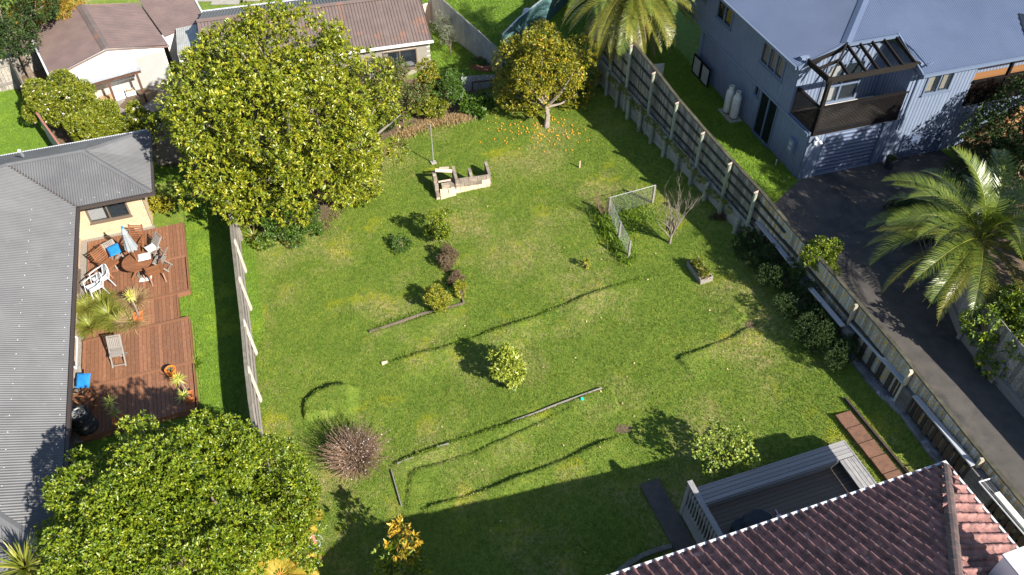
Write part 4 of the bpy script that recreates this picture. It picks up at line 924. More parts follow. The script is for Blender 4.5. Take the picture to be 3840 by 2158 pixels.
for i in range(len(FPv) - 1):
    a, b = FPv[i], FPv[i + 1]; beam('capping', a + Vector((.05, 0, 0)), b + Vector((.05, 0, 0)), .12, .04, M['moss'], rf, ext=.01)
    d = (b - a).xy.normalized(); n = Vector((d.y, -d.x, 0)); n = n if n.x < 0 else -n
    if a.y > 21.5:
        for zz in (.33, .72, 1.15):
            za = a.z - zz * (a.z - UZ) / 1.35; zb = b.z - zz * (b.z - UZ) / 1.35
            beam('rail', Vector((a.x, a.y, za)) + n * .05, Vector((b.x, b.y, zb)) + n * .05, .07, .06, M['moss'], rf)
    else: beam('rail', Vector((a.x, a.y, a.z - .62)) + n * .05, Vector((b.x, b.y, b.z - .62)) + n * .05, .08, .07, M['moss'], rf)
for y in (32.0, 30.5, 28.65, 26.85, 25.05, 23.3, 21.75):
    p = fence_at(y); d = Vector((-.92, -.3, 0)); q = p + d * .16; tb_ = MB(); tb_.tube([(q.x, q.y, T(q.x, q.y) - .2), (q.x, q.y, p.z - .02)], .07, 9); ps = tb_.build('fence_post', M['post'], rf, smooth=False)
    cp = MB(); cp.prism([(q.x - .07, q.y, p.z - .02), (q.x + .05, q.y - .06, p.z + .0), (q.x + .09, q.y + .05, p.z + .03)], (0, 0, .03)); cp.build('post_cap', M['rosewood'], ps)
for y in (19.2, 16.6, 14.2, 11.5):
    p = fence_at(y); beam('fence_post', (p.x - .09, p.y, UZ - .3), (p.x - .09, p.y, p.z + .02), .09, .09, M['paling_lichen'], rf, up=Vector((0, 1, 0)))
# retaining wall of sleepers and round posts under it
rw = thing('retaining_wall', 'timber sleeper retaining wall with short round posts under the tall fence', 'retaining wall', fence_at(27) - Vector((.2, 0, 2.6)))
for y in np.arange(32.9, 21.7, -.98):
    p = fence_at(y); q = p + Vector((-.27, -.09, 0)); tp = UZ - .02 + .04 * math.sin(y * 5); b = MB(); b.tube([(q.x, q.y, T(q.x, q.y) - .2), (q.x - .0, q.y, tp)], .085, 9); b.build('round_post', M['post'], rw)
ys_ = [33.1, 31.0, 28.9, 26.8, 24.8, 22.8, 21.4]
for a_, b_ in zip(ys_, ys_[1:]):
    pa = fence_at(a_); pb = fence_at(b_)
    for r in range(7):
        z = UZ - .12 - r * .2
        if z < T(pa.x, pa.y) - .2: break
        beam('sleeper', (pa.x - .14, pa.y - .01, z), (pb.x - .14, pb.y + .01, z + random.uniform(-.012, .012)), .05, .192, M['sleeper'], rw)
# louvred brown panels, silver planks and masonry piers further down
PLK = [((8.43, 21.46), (9.13, 19.08)), ((9.37, 18.15), (9.89, 16.48)), ((10.15, 16.55), (10.91, 14.2)), ((11.03, 13.77), (11.69, 11.5)), ((11.93, 10.7), (12.7, 8.4))]
pn = thing('panelled_wall', 'low wall of dark brown boards between masonry piers under silvered timber planks', 'wall', (10.6, 15.5, 1.8))
for i, (a, b) in enumerate(PLK):
    a = Vector((*a, 0)); b = Vector((*b, 0)); za = T(a.x, a.y) + .93; zb = T(b.x, b.y) + .93; d = (b - a).normalized(); n = Vector((d.y, -d.x, 0)); n = n if n.x < 0 else -n
    beam('plank', Vector((a.x, a.y, za)) + n * .05, Vector((b.x, b.y, zb)) + n * .05, .15, .05, M['greyplank'] if i < 4 else M['fascia_white'], pn)
    L = (b - a).length; k = int(L / .2)
    for j in range(k):
        q = a.lerp(b, (j + .5) / k) ; z0 = T(q.x, q.y) - .1; z1 = T(q.x, q.y) + .9; o = n * (.0 if j % 2 else -.05)
        box('board', q + o + Vector((0, 0, (z0 + z1) / 2)), (.155 if j % 2 else .11, .03, z1 - z0), M['darkboard'], pn, math.atan2(d.y, d.x))
for (x0, y0), (x1, y1) in zip([p[1] for p in PLK], [p[0] for p in PLK[1:]]):
    a = Vector((x0, y0, 0)); b = Vector((x1, y1, 0)); d = (b - a).normalized(); n = Vector((d.y, -d.x, 0)); n = n if n.x < 0 else -n; L = (b - a).length; zt = T(x0, y0) + .86; z0 = T(x0, y0) - .1
    rows = 5
    for r in range(rows):
        h = (zt - z0) / rows
        c = (a + b) / 2 - n * .09 + Vector((0, 0, z0 + (r + .5) * h)); box('masonry_block', c, (L - .02, .34, h - .012), M['masonry'], pn, math.atan2(d.y, d.x))
# concrete kerb along its foot
FT = [(8.95, 18.8), (9.6, 17.4), (10.02, 16.2), (10.39, 14.9), (10.88, 13.74), (11.2, 12.45), (11.75, 10.75), (12.45, 8.5)]
kf = thing('foot_kerb', 'stained rounded concrete kerb along the foot of the brown boarded wall', 'kerb', (10.6, 15, 1.8)); 
for a, b in zip(FT, FT[1:]):
    a = Vector((*a, T(*a) + .05)); b = Vector((*b, T(*b) + .05)); d = (b - a).normalized(); n = Vector((d.y, -d.x, 0)); n = n if n.x > 0 else -n
    m_ = MB(); sh = [(0, -.12), (0, .03), (.05, .085), (.16, .10), (.42, .04), (.42, -.12)]; m_.prism([a + d * .006 + n * q[0] + Vector((0, 0, q[1])) for q in sh], (b - a) - d * .012); m_.build('kerb_length', M['kerb'], kf)
# soil behind the kerb
# fence on the far side of the driveway
fr_ = thing('side_fence', 'grey paling fence leaning over the right edge of the driveway', 'fence', (13.1, 15.5, UZ))
RB = [Vector(v) for v in [(13.25, 17.15, 0), (13.1, 15.9, 0), (13.3, 14.2, 0), (13.75, 12.4, 0), (14.6, 9.6, 0)]]
for a, b in zip(RB, RB[1:]):
    L = (b - a).length; k = max(2, int(L / .125)); d = (b - a).normalized(); n = Vector((-d.y, d.x, 0)); n = n if n.x > 0 else -n
    for j in range(k):
        q = a.lerp(b, (j + .5) / k); box('paling', q + n * .06 + Vector((0, 0, UG(q.y) + .83)), (L / k - .008, .02, 1.5 + random.uniform(-.01, .01)), M['paling'], fr_, math.atan2(d.y, d.x))
    beam('plinth_board', a + Vector((0, 0, UG(a.y) + .12)), b + Vector((0, 0, UG(b.y) + .12)), .1, .36, M['weathered'], fr_)
for q in (RB[1], RB[2], RB[3]): box('post', q + Vector((-.06, 0, UG(q.y) + .3)), (.12, .12, .8), M['weathered'], fr_, .3)
sheet_on('mulch_bed', [(13.4, 17.2), (13.2, 15.9), (13.45, 14.2), (13.9, 12.4), (14.8, 9.5), (24, 9), (24, 22), (17, 22)], lambda x, y: np.interp(y, [6, 14, 18, 22, 60], [3.25, 3.15, 2.85, UZ, UZ]) + .1, M['soil'], res=.5)
# ------------------------------------------------------------------ the tiled house, bottom right
f = F19; GZ = 4.07; pt = math.tan(math.radians(31)); A0, A1, B0 = 1.83, 13.3, -6.89; HW = 4.2
th = thing('tiled_house', 'house with a weathered red brown tiled hip roof in the bottom right corner', 'house', f.P(8, -4, 1.4))
core = MB(); zr = GZ + HW * pt
core.poly([f.P(A0, B0, GZ - .03), f.P(A1, B0, GZ - .03), f.P(A1 - HW, B0 + HW, zr - .03), f.P(A0, B0 + HW, zr - .03)])
core.poly([f.P(A1, B0, GZ - .03), f.P(A1, B0 + 2 * HW, GZ - .03), f.P(A1 - HW, B0 + HW, zr - .03)])
core.poly([f.P(A0, B0 + HW, zr - .03), f.P(A1 - HW, B0 + HW, zr - .03), f.P(A1, B0 + 2 * HW, GZ - .03), f.P(A0, B0 + 2 * HW, GZ - .03)])
core.poly([f.P(A0, B0, GZ - .03), f.P(A0, B0 + HW, zr - .03), f.P(A0, B0 + 2 * HW, GZ - .03)])
core.poly([f.P(A0, B0, GZ - .06), f.P(A0, B0 + 2 * HW, GZ - .06), f.P(A1, B0 + 2 * HW, GZ - .06), f.P(A1, B0, GZ - .06)])
core.build('roof_deck', M['tiledark'], th)
TW, TLn = .262, .335
prof = [(0, .004), (.16, .0), (.34, .0), (.52, .004), (.60, .060), (.70, .092), (.82, .086), (.93, .040), (1.0, .008)]
tv = []
for y, lift in ((0, .050), (TLn * 1.12, .000)):
    for x, z in prof: tv.append((x * TW, y, z + lift))
for x, z in prof: tv.append((x * TW, 0, z + .050 - .046))
n_ = len(prof); tf = [(i, i + 1, n_ + i + 1, n_ + i) for i in range(n_ - 1)] + [(2 * n_ + i, 2 * n_ + i + 1, i + 1, i) for i in range(n_ - 1)]
tm = bpy.data.meshes.new('roof_tile'); tm.from_pydata(tv, [], tf); tm.materials.append(M['tile']); TV = np.array(tv); TF = np.array(tf)
cand = []
def face(org, xd, yd, rows, colf):
    nn = xd.cross(yd); nn = nn if nn.z > 0 else -nn; Mx = Matrix(((xd.x, yd.x, nn.x, 0), (xd.y, yd.y, nn.y, 0), (xd.z, yd.z, nn.z, 0), (0, 0, 0, 1)))
    for r in range(rows):
        c0, c1 = colf(r * TLn)
        k0 = math.ceil(c0 / TW); k1 = math.floor(c1 / TW)
        for k in range(k0, k1):
            p = org + xd * (k * TW) + yd * (r * TLn - .04) + nn * random.uniform(-.004, .008)
            cand.append((p, Matrix.Translation(p) @ Mx @ Matrix.Rotation(random.uniform(-.015, .015), 4, 'Z')))
yn = (-(-f.y) * -1); upN = (f.y * 1.0 * math.cos(math.radians(31)) + Vector((0, 0, math.sin(math.radians(31)))))
cs = math.cos(math.radians(31)); SLN = HW / cs
face(f.P(A0, B0, GZ), f.x.copy(), upN, int(SLN / TLn), lambda s_: (0, (A1 - A0) - s_ * cs + .12))
upE = (-f.x * cs + Vector((0, 0, math.sin(math.radians(31)))))
cand2 = cand; 
xE = f.y.copy() * 1.0
nE = xE.cross(upE)
if nE.z < 0: xE = -xE; orgE = f.P(A1, B0 + 2 * HW, GZ); face(orgE, xE, upE, int(SLN / TLn), lambda s_: (s_ * cs - .1, 2 * HW - s_ * cs + .1))
else: face(f.P(A1, B0, GZ), xE, upE, int(SLN / TLn), lambda s_: (s_ * cs - .1, 2 * HW - s_ * cs + .1))
upS = (-f.y * cs + Vector((0, 0, math.sin(math.radians(31)))))
face(f.P(A0, B0 + 2 * HW, GZ), f.x.copy(), upS, int(SLN / TLn), lambda s_: (0, (A1 - A0) - s_ * cs + .12))
def proj(p):
    Z = p.z - HC; d = p.y * C45 - Z * C45; yy = p.y * C45 + Z * C45
    return (1920 + FPX * p.x / d, 1079 - FPX * yy / d, d)
vis = []; rest = []
for p, Mx in cand:
    u, v, d = proj(p); (vis if (-40 < u < 3900 and v < 2240) else rest).append((d, Mx))
vis.sort(key=lambda q: q[0]); own = vis[:300]; rest = vis[300:] + [q for q in rest if True]
for d, Mx in own: link(bpy.data.objects.new('roof_tile', tm), th, Mx)
VV = []; FF = []
for i, (d, Mx) in enumerate(rest):
    R = np.array(Mx); VV.append(TV @ R[:3, :3].T + R[:3, 3]); FF.append(TF + i * len(TV))
o = mesh_np('roof_tile', np.concatenate(VV), np.concatenate(FF), M['tile'], th); o['kind'] = 'stuff'
nseg = int((HW * math.sqrt(2 + pt * pt)) / .42)
h0 = f.P(A1 - .03, B0 + .03, GZ + .05); h1 = f.P(A1 - HW, B0 + HW, zr + .05)
for i in range(nseg):
    a = h0.lerp(h1, i / nseg); b = h0.lerp(h1, (i + 1.1) / nseg); d = (b - a).normalized(); sd = d.cross(Vector((0, 0, 1))).normalized(); un = sd.cross(d)
    m_ = MB(); m_.prism([a + sd * (.13 * math.cos(t)) + un * (.10 * math.sin(t) + .03 - .015 * 0) for t in [math.pi * k / 6 for k in range(7)]], b - a + un * .012); m_.build('hip_tile', M['hiptile'], th)
for p0, p1 in [((A0, B0 - .10), (A1 + .13, B0 - .10)), ((A1 + .10, B0 - .13), (A1 + .10, B0 + 2 * HW))]:
    beam('gutter', f.P(*p0, GZ + .02), f.P(*p1, GZ + .02), .055, .08, M['gutterwhite'], th)
for k in range(12): q = A1 - .45 - k * .93; fbox('gutter_strap', f, q - .008, q + .008, B0 - .10, B0 + .05, GZ + .03, GZ + .04, M['gutterwhite'], th)
facewall(f, 0, B0 + .6).p0; wq = WallF(f.P(0, 0), f.deg)
WallF(f.P(A0 + .5, B0 + .6), f.deg + 180).wall('wall', -(A1 - A0 - 1.0), 0, 0.8, GZ - .1, [], M['creamwall'], th); eastwall(f, A1 - .6, B0 + .6 + 7.2).wall('wall', 0, 7.2, .8, GZ - .1, [], M['creamwall'], th); westwall(f, A0 + .5, B0 + .6).wall('wall', 0, 7.2, .5, GZ - .1, [], M['creamwall'], th)
# white flue box that rises beside the eave
ch = thing('chimney', 'tall white chimney box cut by the bottom right corner of the frame', 'chimney', f.P(14.2, -4.3, 2))
# pole deck
d2 = thing('raised_deck', 'weathered timber deck with built in bench seats and baluster rail beside the tiled roof', 'deck', f.P(10.4, -8, 1.4))
boards('board', f, 8.12, 12.78, -9.0, -6.3, 1.85, .03, .118, .008, M['decking_dark'], d2, along='a', jit=.001)
for i in range(4): fbox('bench_board', f, 8.22, 12.78, -9.25 + i * .118, -9.25 + i * .118 + .104, 2.10, 2.14, M['benchtimber'], d2)
for i in range(4): fbox('bench_board', f, 12.31 + i * .118, 12.31 + i * .118 + .104, -8.76, -6.2, 2.10, 2.14, M['benchtimber'], d2)
fbox('bench_face', f, 8.22, 12.3, -8.79, -8.76, 1.98, 2.095, M['benchtimber'], d2); fbox('bench_face', f, 8.22, 12.3, -8.80, -8.77, 1.86, 1.97, M['benchtimber'], d2)
fbox('edge_board', f, 8.0, 12.82, -9.28, -9.25, 1.2, 2.15, M['benchtimber'], d2); fbox('edge_board', f, 12.78, 12.82, -9.25, -6.2, 1.35, 2.15, M['benchtimber'], d2)
for b_ in (-8.5, -7.75, -7.0): 
    m_ = MB(); m_.prism([f.P(12.3, b_, 2.1), f.P(12.75, b_, 2.1), f.P(12.75, b_, 1.87)], f.y * .09); m_.build('bench_bracket', M['benchtimber'], d2)
for i in range(6): fbox('cladding_board', f, 7.97, 8.0, -9.25, -6.2, .98 + i * .118, .98 + i * .118 + .108, M['benchtimber'], d2)
for i in range(24): b_ = -9.18 + i * .123; fbox('baluster', f, 7.955, 7.995, b_, b_ + .045, 1.62, 2.6, M['benchtimber'], d2)
fbox('hand_rail', f, 7.93, 8.07, -9.27, -6.2, 2.6, 2.645, M['benchtimber'], d2); fbox('lower_rail', f, 8.0, 8.05, -9.25, -6.2, 2.12, 2.2, M['benchtimber'], d2); fbox('corner_post', f, 7.955, 8.055, -9.27, -9.17, .95, 2.6, M['benchtimber'], d2)

# a tall tree just right of the frame: its shade falls on the garage door and the driveway
for i_, (x_, y_, z_, r_, lab) in enumerate([(18.6, 17.6, 8.4, 2.5, 'tall broad tree behind the side fence, right of the frame'), (16.6, 16.4, 6.1, 1.7, 'shorter unseen tree added to shade the driveway, right of the frame')]):
    lbx = lobes_on((x_, y_, z_), (r_, r_, r_ * .9), 22, .8, 200 + i_, low=-.7)
    tree('evergreen_tree', lab, 'tree', (x_, y_, UZ), lbx, .2, 3800, 6, .16, .08, 'dark', seed=201 + i_, nl=12)  # the shorter tree is added out of view to deepen the driveway shade
# flue box details
f = F19
ca, cb = 14.05, -4.0
for nm, q in (('flue_box', (11.6, 12.5, -4.1, -3.1, 4.2, 5.9)),): fbox(nm, f, *q, M['whitewall'], ch)
fbox('flue_cap', f, 11.57, 12.53, -4.13, -3.07, 5.9, 5.95, M['gutterwhite'], ch)
# slab path on the right, concrete path on the left of the deck
pr = thing('slab_path', 'row of red brown paving slabs between the deck bench and the dark timber edging', 'path', f.P(13.5, -8.5, 1.6), kind='structure')
bs = [-10.22, -9.70, -9.15, -8.64, -8.10, -7.55, -7.0, -6.45]
for i, (b0, b1) in enumerate(zip(bs, bs[1:])):
    c = f.P(13.51, (b0 + b1) / 2); R = Matrix.Rotation(math.radians(19), 4, 'Z') @ Matrix.Rotation(random.uniform(-.01, .01), 4, 'Z'); box('slab', (c.x, c.y, T(c.x, c.y) + .03), (.49, b1 - b0 - .015, .07), M['paving_red'], pr, R=R)
m_ = MB(); ks = [f.P(13.86, b_) for b_ in (-10.6, -9.4, -8.2, -7.0)]
for a, b in zip(ks, ks[1:]): m_.bar((a.x, a.y, T(a.x, a.y) + .04), (b.x, b.y, T(b.x, b.y) + .04), .07, .10)
tag(m_.build('timber_edging', M['darkboard']), 'dark timber edging strip beside the red brown slabs', 'edging')
pd = thing('concrete_path', 'dark concrete path left of the raised deck', 'path', f.P(7.6, -9, 1), kind='structure')
for b0, b1 in ((-10.43, -9.26), (-9.24, -8.1), (-8.08, -6.4)):
    c = f.P(7.63, (b0 + b1) / 2); R = Matrix.Rotation(math.radians(19), 4, 'Z') @ Matrix.Rotation(-.11, 4, 'Y'); box('slab', (c.x, c.y, T(c.x, c.y) + .045), (.56, b1 - b0, .07), M['paving_dark'], pd, R=R)
# crumbling low edging by the dark drain, bottom
kp = [on(*q) for q in [(2310, 2158), (2345, 2128), (2400, 2094), (2460, 2070), (2518, 2055)]]
ek = thing('crumbling_edging', 'crumbling old concrete edging by the dark hollow near the gutter', 'edging', kp[2])
for a, b in zip(kp, kp[1:]): beam('edging_stone', a + Vector((0, 0, .05)), b + Vector((0, 0, .05)), .13, .16, M['oldconcrete'], ek)
# ------------------------------------------------------------------ the left paling fence
lf = thing('paling_fence', 'grey paling fence with raking braces between the brick house garden and the lawn', 'fence', (-9.5, 20, GL))
LFz = 1.0
LP = [at(*q, LFz) for q in [(845, 735), (853, 755), (862, 800), (872, 905), (888, 1045), (907, 1205), (922, 1376), (936, 1500), (945, 1560), (985, 1760)]]
a = LP[0]; d0 = (LP[1] - LP[0]).normalized(); LP = [at(790, 520, LFz)] + LP
cum = [0]
for a, b in zip(LP, LP[1:]): cum.append(cum[-1] + (b - a).length)
s = 0
while s < cum[-1]:
    i = max(k for k in range(len(cum)) if cum[k] <= s); i = min(i, len(LP) - 2); a, b = LP[i], LP[i + 1]; p = a.lerp(b, (s - cum[i]) / (cum[i + 1] - cum[i])); d = b - a
    box('paling', (p.x, p.y, (LFz + GL) / 2 + random.uniform(-.012, .012)), (.138, .02, LFz - GL), M['paling'], lf, math.atan2(d.y, d.x)); s += .146
for a, b in zip(LP, LP[1:]):
    d = (b - a).normalized(); n = Vector((d.y, -d.x, 0)); n = n if n.x > 0 else -n
    for z in (.75, .1, -.45): beam('rail', Vector((a.x, a.y, z)) + n * .05, Vector((b.x, b.y, z)) + n * .05, .05, .09, M['weathered'], lf)
    beam('capping', Vector((a.x, a.y, LFz + .02)), Vector((b.x, b.y, LFz + .02)), .1, .035, M['oldconcrete'], lf)
for (u0, v0), (u1, v1) in [((1735, 130), (1812, 345)), ((1757, 372), (1846, 605)), ((1790, 655), (1885, 888)), ((1822, 978), (1925, 1225)), ((1855, 1330), (1962, 1590))]:
    k = .4971; a = at(u0 * k, 720 + v0 * k, LFz - .02); b = at(u1 * k, 720 + v1 * k, -.68)
    beam('brace', a + Vector((.07, 0, .03)), b + Vector((.06, 0, 0)), .12, .05, M['palebrace'], lf, up=Vector((1, 0, 0)))
    p = a; beam('post', (p.x + .04, p.y + .08, GL - .2), (p.x + .04, p.y + .08, LFz), .09, .09, M['weathered'], lf, up=Vector((0, 1, 0)))
# ------------------------------------------------------------------ fences at the top
def corrfence(name, label, pts, z0f, z1, m, pitch=.09, amp=.014, cap=None, parent_z=0):
    t = thing(name, label, 'fence', Vector((pts[0][0], pts[0][1], z0f(pts[0][0]))))
    for i, (a, b) in enumerate(zip(pts, pts[1:])):
        a = Vector((*a, 0)); b = Vector((*b, 0)); d = (b - a).normalized(); n = Vector((d.y, -d.x, 0)); 
        if n.y > 0: n = -n
        L = (b - a).length; k = max(1, round(L / 1.8))
        for j in range(k):
            p = a.lerp(b, j / k) + n * (.012 * (j % 2)); q = a.lerp(b, (j + 1) / k + .01) + n * (.012 * (j % 2)); zz = (z0f(p.x), z0f(q.x)); tp = z1 + random.uniform(-.015, .015)
            corrn('iron_sheet', [[Vector((p.x, p.y, min(zz))), Vector((q.x, q.y, min(zz))), Vector((q.x, q.y, tp)), Vector((p.x, p.y, tp))]], (0, 0, -1), n, m, t, pitch, amp, 'corr')
        beam('rail', Vector((a.x, a.y, z1 - .25)) - n * .06, Vector((b.x, b.y, z1 - .25)) - n * .06, .05, .08, M['weathered'], t)
        if cap: beam('cap', Vector((a.x, a.y, z1 + .01)), Vector((b.x, b.y, z1 + .01)), .07, .04, cap, t)
    return t
corrfence('corrugated_fence', 'tall unpainted corrugated iron fence running down from the cream house', [(-4.35, 41.4), (-3.17, 39.38), (-1.71, 36.93), (-.5, 34.75)], lambda x: T(x) - .1, 1.78, M['galvdull'], pitch=.15, amp=.045)
corrfence('green_iron_fence', 'green painted corrugated iron fence behind the citrus tree', [(-.45, 35.6), (.3, 37.2), (2.3, 40.5), (3.6, 42.8)], lambda x: T(x) - .05, 2.15, M['greeniron'], pitch=.12, amp=.03, cap=M['galv'])
lc = corrfence('low_iron_fence', 'low bluish corrugated iron sheets on a rusty frame left of the citrus tree', [(-2.35, 33.85), (-1.85, 33.97), (-.75, 34.1)], lambda x: T(x) - .05, .98, M['galv'], pitch=.1, amp=.02)
beam('rusty_rail', (-1.85, 33.9, .66), (-.75, 34.02, .7), .05, .05, M['rust'], lc); beam('rusty_post', (-1.85, 33.9, .1), (-1.85, 33.9, .68), .05, .05, M['rust'], lc, up=Vector((0, 1, 0)))
gt = thing('timber_gate', 'short new timber fence panel behind the olive trees', 'fence', (-4.5, 40.9, -.1))
for i in range(12): p = Vector((-5.3, 40.45, 0)).lerp(Vector((-4.25, 41.2, 0)), (i + .5) / 12); box('paling', (p.x, p.y, .45), (.1, .02, 1.2), M['rosewood'], gt, .62)
beam('top_rail', (-5.3, 40.4, 1.0), (-4.25, 41.15, 1.05), .05, .12, M['rosewood'], gt)
# top left palings
def palefence(name, label, a, b, z0, z1, m, w=.14, rails=(.25, .8), side=1, cap=None, pw=None):
    a = Vector((*a, 0)); b = Vector((*b, 0)); t = thing(name, label, 'fence', Vector((a.x, a.y, z0))); L = (b - a).length; k = max(2, int(L / w)); d = (b - a).normalized(); n = Vector((d.y, -d.x, 0)) * side
    for j in range(k): p = a.lerp(b, (j + .5) / k); box('paling', Vector((p.x, p.y, (z0 + z1) / 2 + random.uniform(-.02, .02))), (L / k - .012, .02, z1 - z0), m, t, math.atan2(d.y, d.x))
    for r in rails: beam('rail', Vector((a.x, a.y, z0 + (z1 - z0) * r)) + n * .04, Vector((b.x, b.y, z0 + (z1 - z0) * r)) + n * .04, .05, .09, M['weathered'], t)
    for p in (a, b): beam('post', Vector((p.x, p.y, z0)) + n * .06, Vector((p.x, p.y, z1)) + n * .06, .1, .1, M['weathered'], t, up=Vector((0, 1, 0)))
    if cap: beam('cap', Vector((a.x, a.y, z1 + .02)), Vector((b.x, b.y, z1 + .02)), .08, .04, cap, t)
    return t
palefence('paling_fence', 'short weathered paling fence with a pale board leaning on it beside the garage', at(22, 172, .95).xy, at(118, 142, .95).xy, GL, .95, M['paling'], .17)
palefence('paling_fence', 'weathered paling fence at the left edge above the neighbour lawn', at(-60, 236, .9).xy, at(28, 219, .9).xy, GL, .9, M['paling'], .17)
palefence('garden_fence', 'dark boundary fence between the neighbour lawn and the camellias', at(34, 222, .8).xy, at(96, 345, .8).xy, GL, .8, M['paling'], .17, side=-1, cap=M['moss'])
palefence('garden_fence', 'painted boundary fence below the camellias running to the grey roof', at(140, 432, .6).xy, at(232, 560, .6).xy, GL, .7, M['galvdull'], .6, rails=(.9,), side=-1, cap=M['redtrim'])
bp = beam('leaning_board', at(62, 210, .0), at(138, 190, .0), .03, .62, M['rosewood'], up=Vector((0, .25, 1))); tag(bp, 'large pale plywood board leaning against the short paling fence', 'board')
palefence('shaded_fence', 'grey paling fence in the shade behind the north wing of the brick house', at(562, 515, .75).xy, at(672, 505, .75).xy, GL, .7, M['weathered'], .15)
# ------------------------------------------------------------------ trees, shrubs, palms
K = 1.4907
def up_(x, y): return T(x) if True else 0
def gz(p, g=None): return T(p.x, p.y) if g is None else g
# big glossy tree, top left of the lawn
c = at(1055, 448, 2.9)
lb = lobes_on((c.x, c.y, 2.6), (4.2, 4.1, 3.0), 34, 1.15, 5, low=-.75) + [((c.x + .9, c.y + 1.2, 5.5), (1.5, 1.5, 1.4)), ((c.x - .6, c.y + .8, 5.2), (1.7, 1.6, 1.4)), ((c.x - .3, c.y + 1.8, 6.5), (.85, .85, 1.1)), ((c.x - .2, c.y + 1.5, 5.7), (1.2, 1.2, 1.1)), ((c.x + 2.3, c.y - 1, 4.0), (1.5, 1.5, 1.4)), ((c.x - 2.6, c.y - .8, 4.2), (1.5, 1.5, 1.4)), ((c.x - 3.1, c.y + 1.2, 3.6), (1.5, 1.4, 1.5))]
_r = np.random.default_rng(55)
for _ in range(46):
    d_ = _r.normal(0, 1, 3); d_ /= np.linalg.norm(d_)
    if d_[2] < -.5: continue
    lb.append(((c.x + d_[0] * 4.65, c.y + d_[1] * 4.5, 2.6 + d_[2] * 3.75), (.42, .42, .55)))
tree('broadleaf_tree', 'huge glossy yellow green leafed tree at the top left of the lawn', 'tree', (c.x, c.y - .6, GL + .1), lb, .26, 14500, 8, .155, .058, 'bigtree', bm='bark_pale', fork=(c.x, c.y - .4, .6), seed=21, nl=16, spread=.62, upb=.55, shell=.72, inner=.2, zmin=-.55)
c2 = at(662, 2015, 2.4)
lb = lobes_on((c2.x, c2.y, 2.1), (2.95, 2.8, 2.35), 46, .75, 8, low=-.6, jit=.3) + [((c2.x + 1.9, c2.y + 1.9, 2.4), (1.0, .9, .9)), ((c2.x + .6, c2.y + 2.4, 2.6), (1., .9, .8)), ((c2.x + 2.2, c2.y + 1.0, 2.0), (1., 1., .9)), ((c2.x - 2.3, c2.y - 1.4, 2.0), (1., 1., .9)), ((c2.x, c2.y, 4.1), (1.3, 1.3, .7)), ((c2.x + .8, c2.y - 1.1, 3.7), (1.2, 1.1, .8)), ((c2.x - .9, c2.y - .9, 3.6), (1.1, 1.1, .8))]
for _ in range(50):
    d_ = _r.normal(0, 1, 3); d_ /= np.linalg.norm(d_)
    if d_[2] < -.5: continue
    lb.append(((c2.x + d_[0] * 3.3, c2.y + d_[1] * 3.15, 2.2 + d_[2] * 2.75), (.3, .3, .42)))
tree('broadleaf_tree', 'broad dense fresh green tree covering the bottom left corner', 'tree', (c2.x, c2.y, GL), lb, .20, 33000, 6, .088, .044, 'lefttree', fork=(c2.x, c2.y, .3), seed=22, nl=12, spread=.8, upb=.5, shell=.76, inner=.14)
# citrus
base = on(1375 * K, 320 * K); c = at(2050, 262, 2.35)
lb = lobes_on((c.x, c.y, 2.3), (2.15, 2.0, 1.45), 24, .72, 9, low=-.85)
ct = tree('citrus_tree', 'orange citrus tree laden with fruit under the big palm at the back of the lawn', 'tree', base, lb + [((c.x - 1.5, c.y - .5, 1.35), (.8, .8, .6)), ((c.x + 1.4, c.y - .4, 1.45), (.7, .7, .6)), ((c.x - .5, c.y - 1.2, 1.35), (.6, .6, .45))], .12, 6400, 6, .12, .05, 'citrus', bm='bark_pale', fork=base.lerp(c, .35), seed=23, nl=14, spread=.85, upb=.4, inner=.12, shell=.66)
om = MB().lathe([(.0, -.042), (.03, -.03), (.042, 0), (.03, .03), (.0, .042)], n=8); omesh = bpy.data.meshes.new('orange_fruit'); omesh.from_pydata(om.v, [], om.f); omesh.materials.append(M['orange']); omesh.polygons.foreach_set('use_smooth', np.ones(len(om.f), bool))
P, d = crown_points(lb, 90, 77, .92, 0); 
for p in P[:90]: link(bpy.data.objects.new('fruit', omesh), ct, Matrix.Translation(Vector(p)))
rr_ = random.Random(5); cnt = 0
while cnt < 105:
    if cnt < 60: u = rr_.gauss(1395, 42); v = rr_.gauss(338, 18)
    elif cnt < 92: u = rr_.gauss(1285, 26); v = rr_.gauss(322, 16)
    else: u = rr_.uniform(1200, 1490); v = rr_.uniform(295, 385)
    if v < 285: continue
    p = on(u * K, v * K); z = hz(p.x, p.y)
    o = bpy.data.objects.new('fallen_orange', omesh); link(o, None, Matrix.Translation((p.x, p.y, z + .035)) @ Matrix.Rotation(rr_.uniform(0, 6), 4, 'X') @ Matrix.Scale(.55 + .2 * rr_.random(), 4)); tag(o, 'fallen orange lying in the grass under the citrus tree', 'fruit', 'oranges fallen on the grass under the citrus tree'); cnt += 1
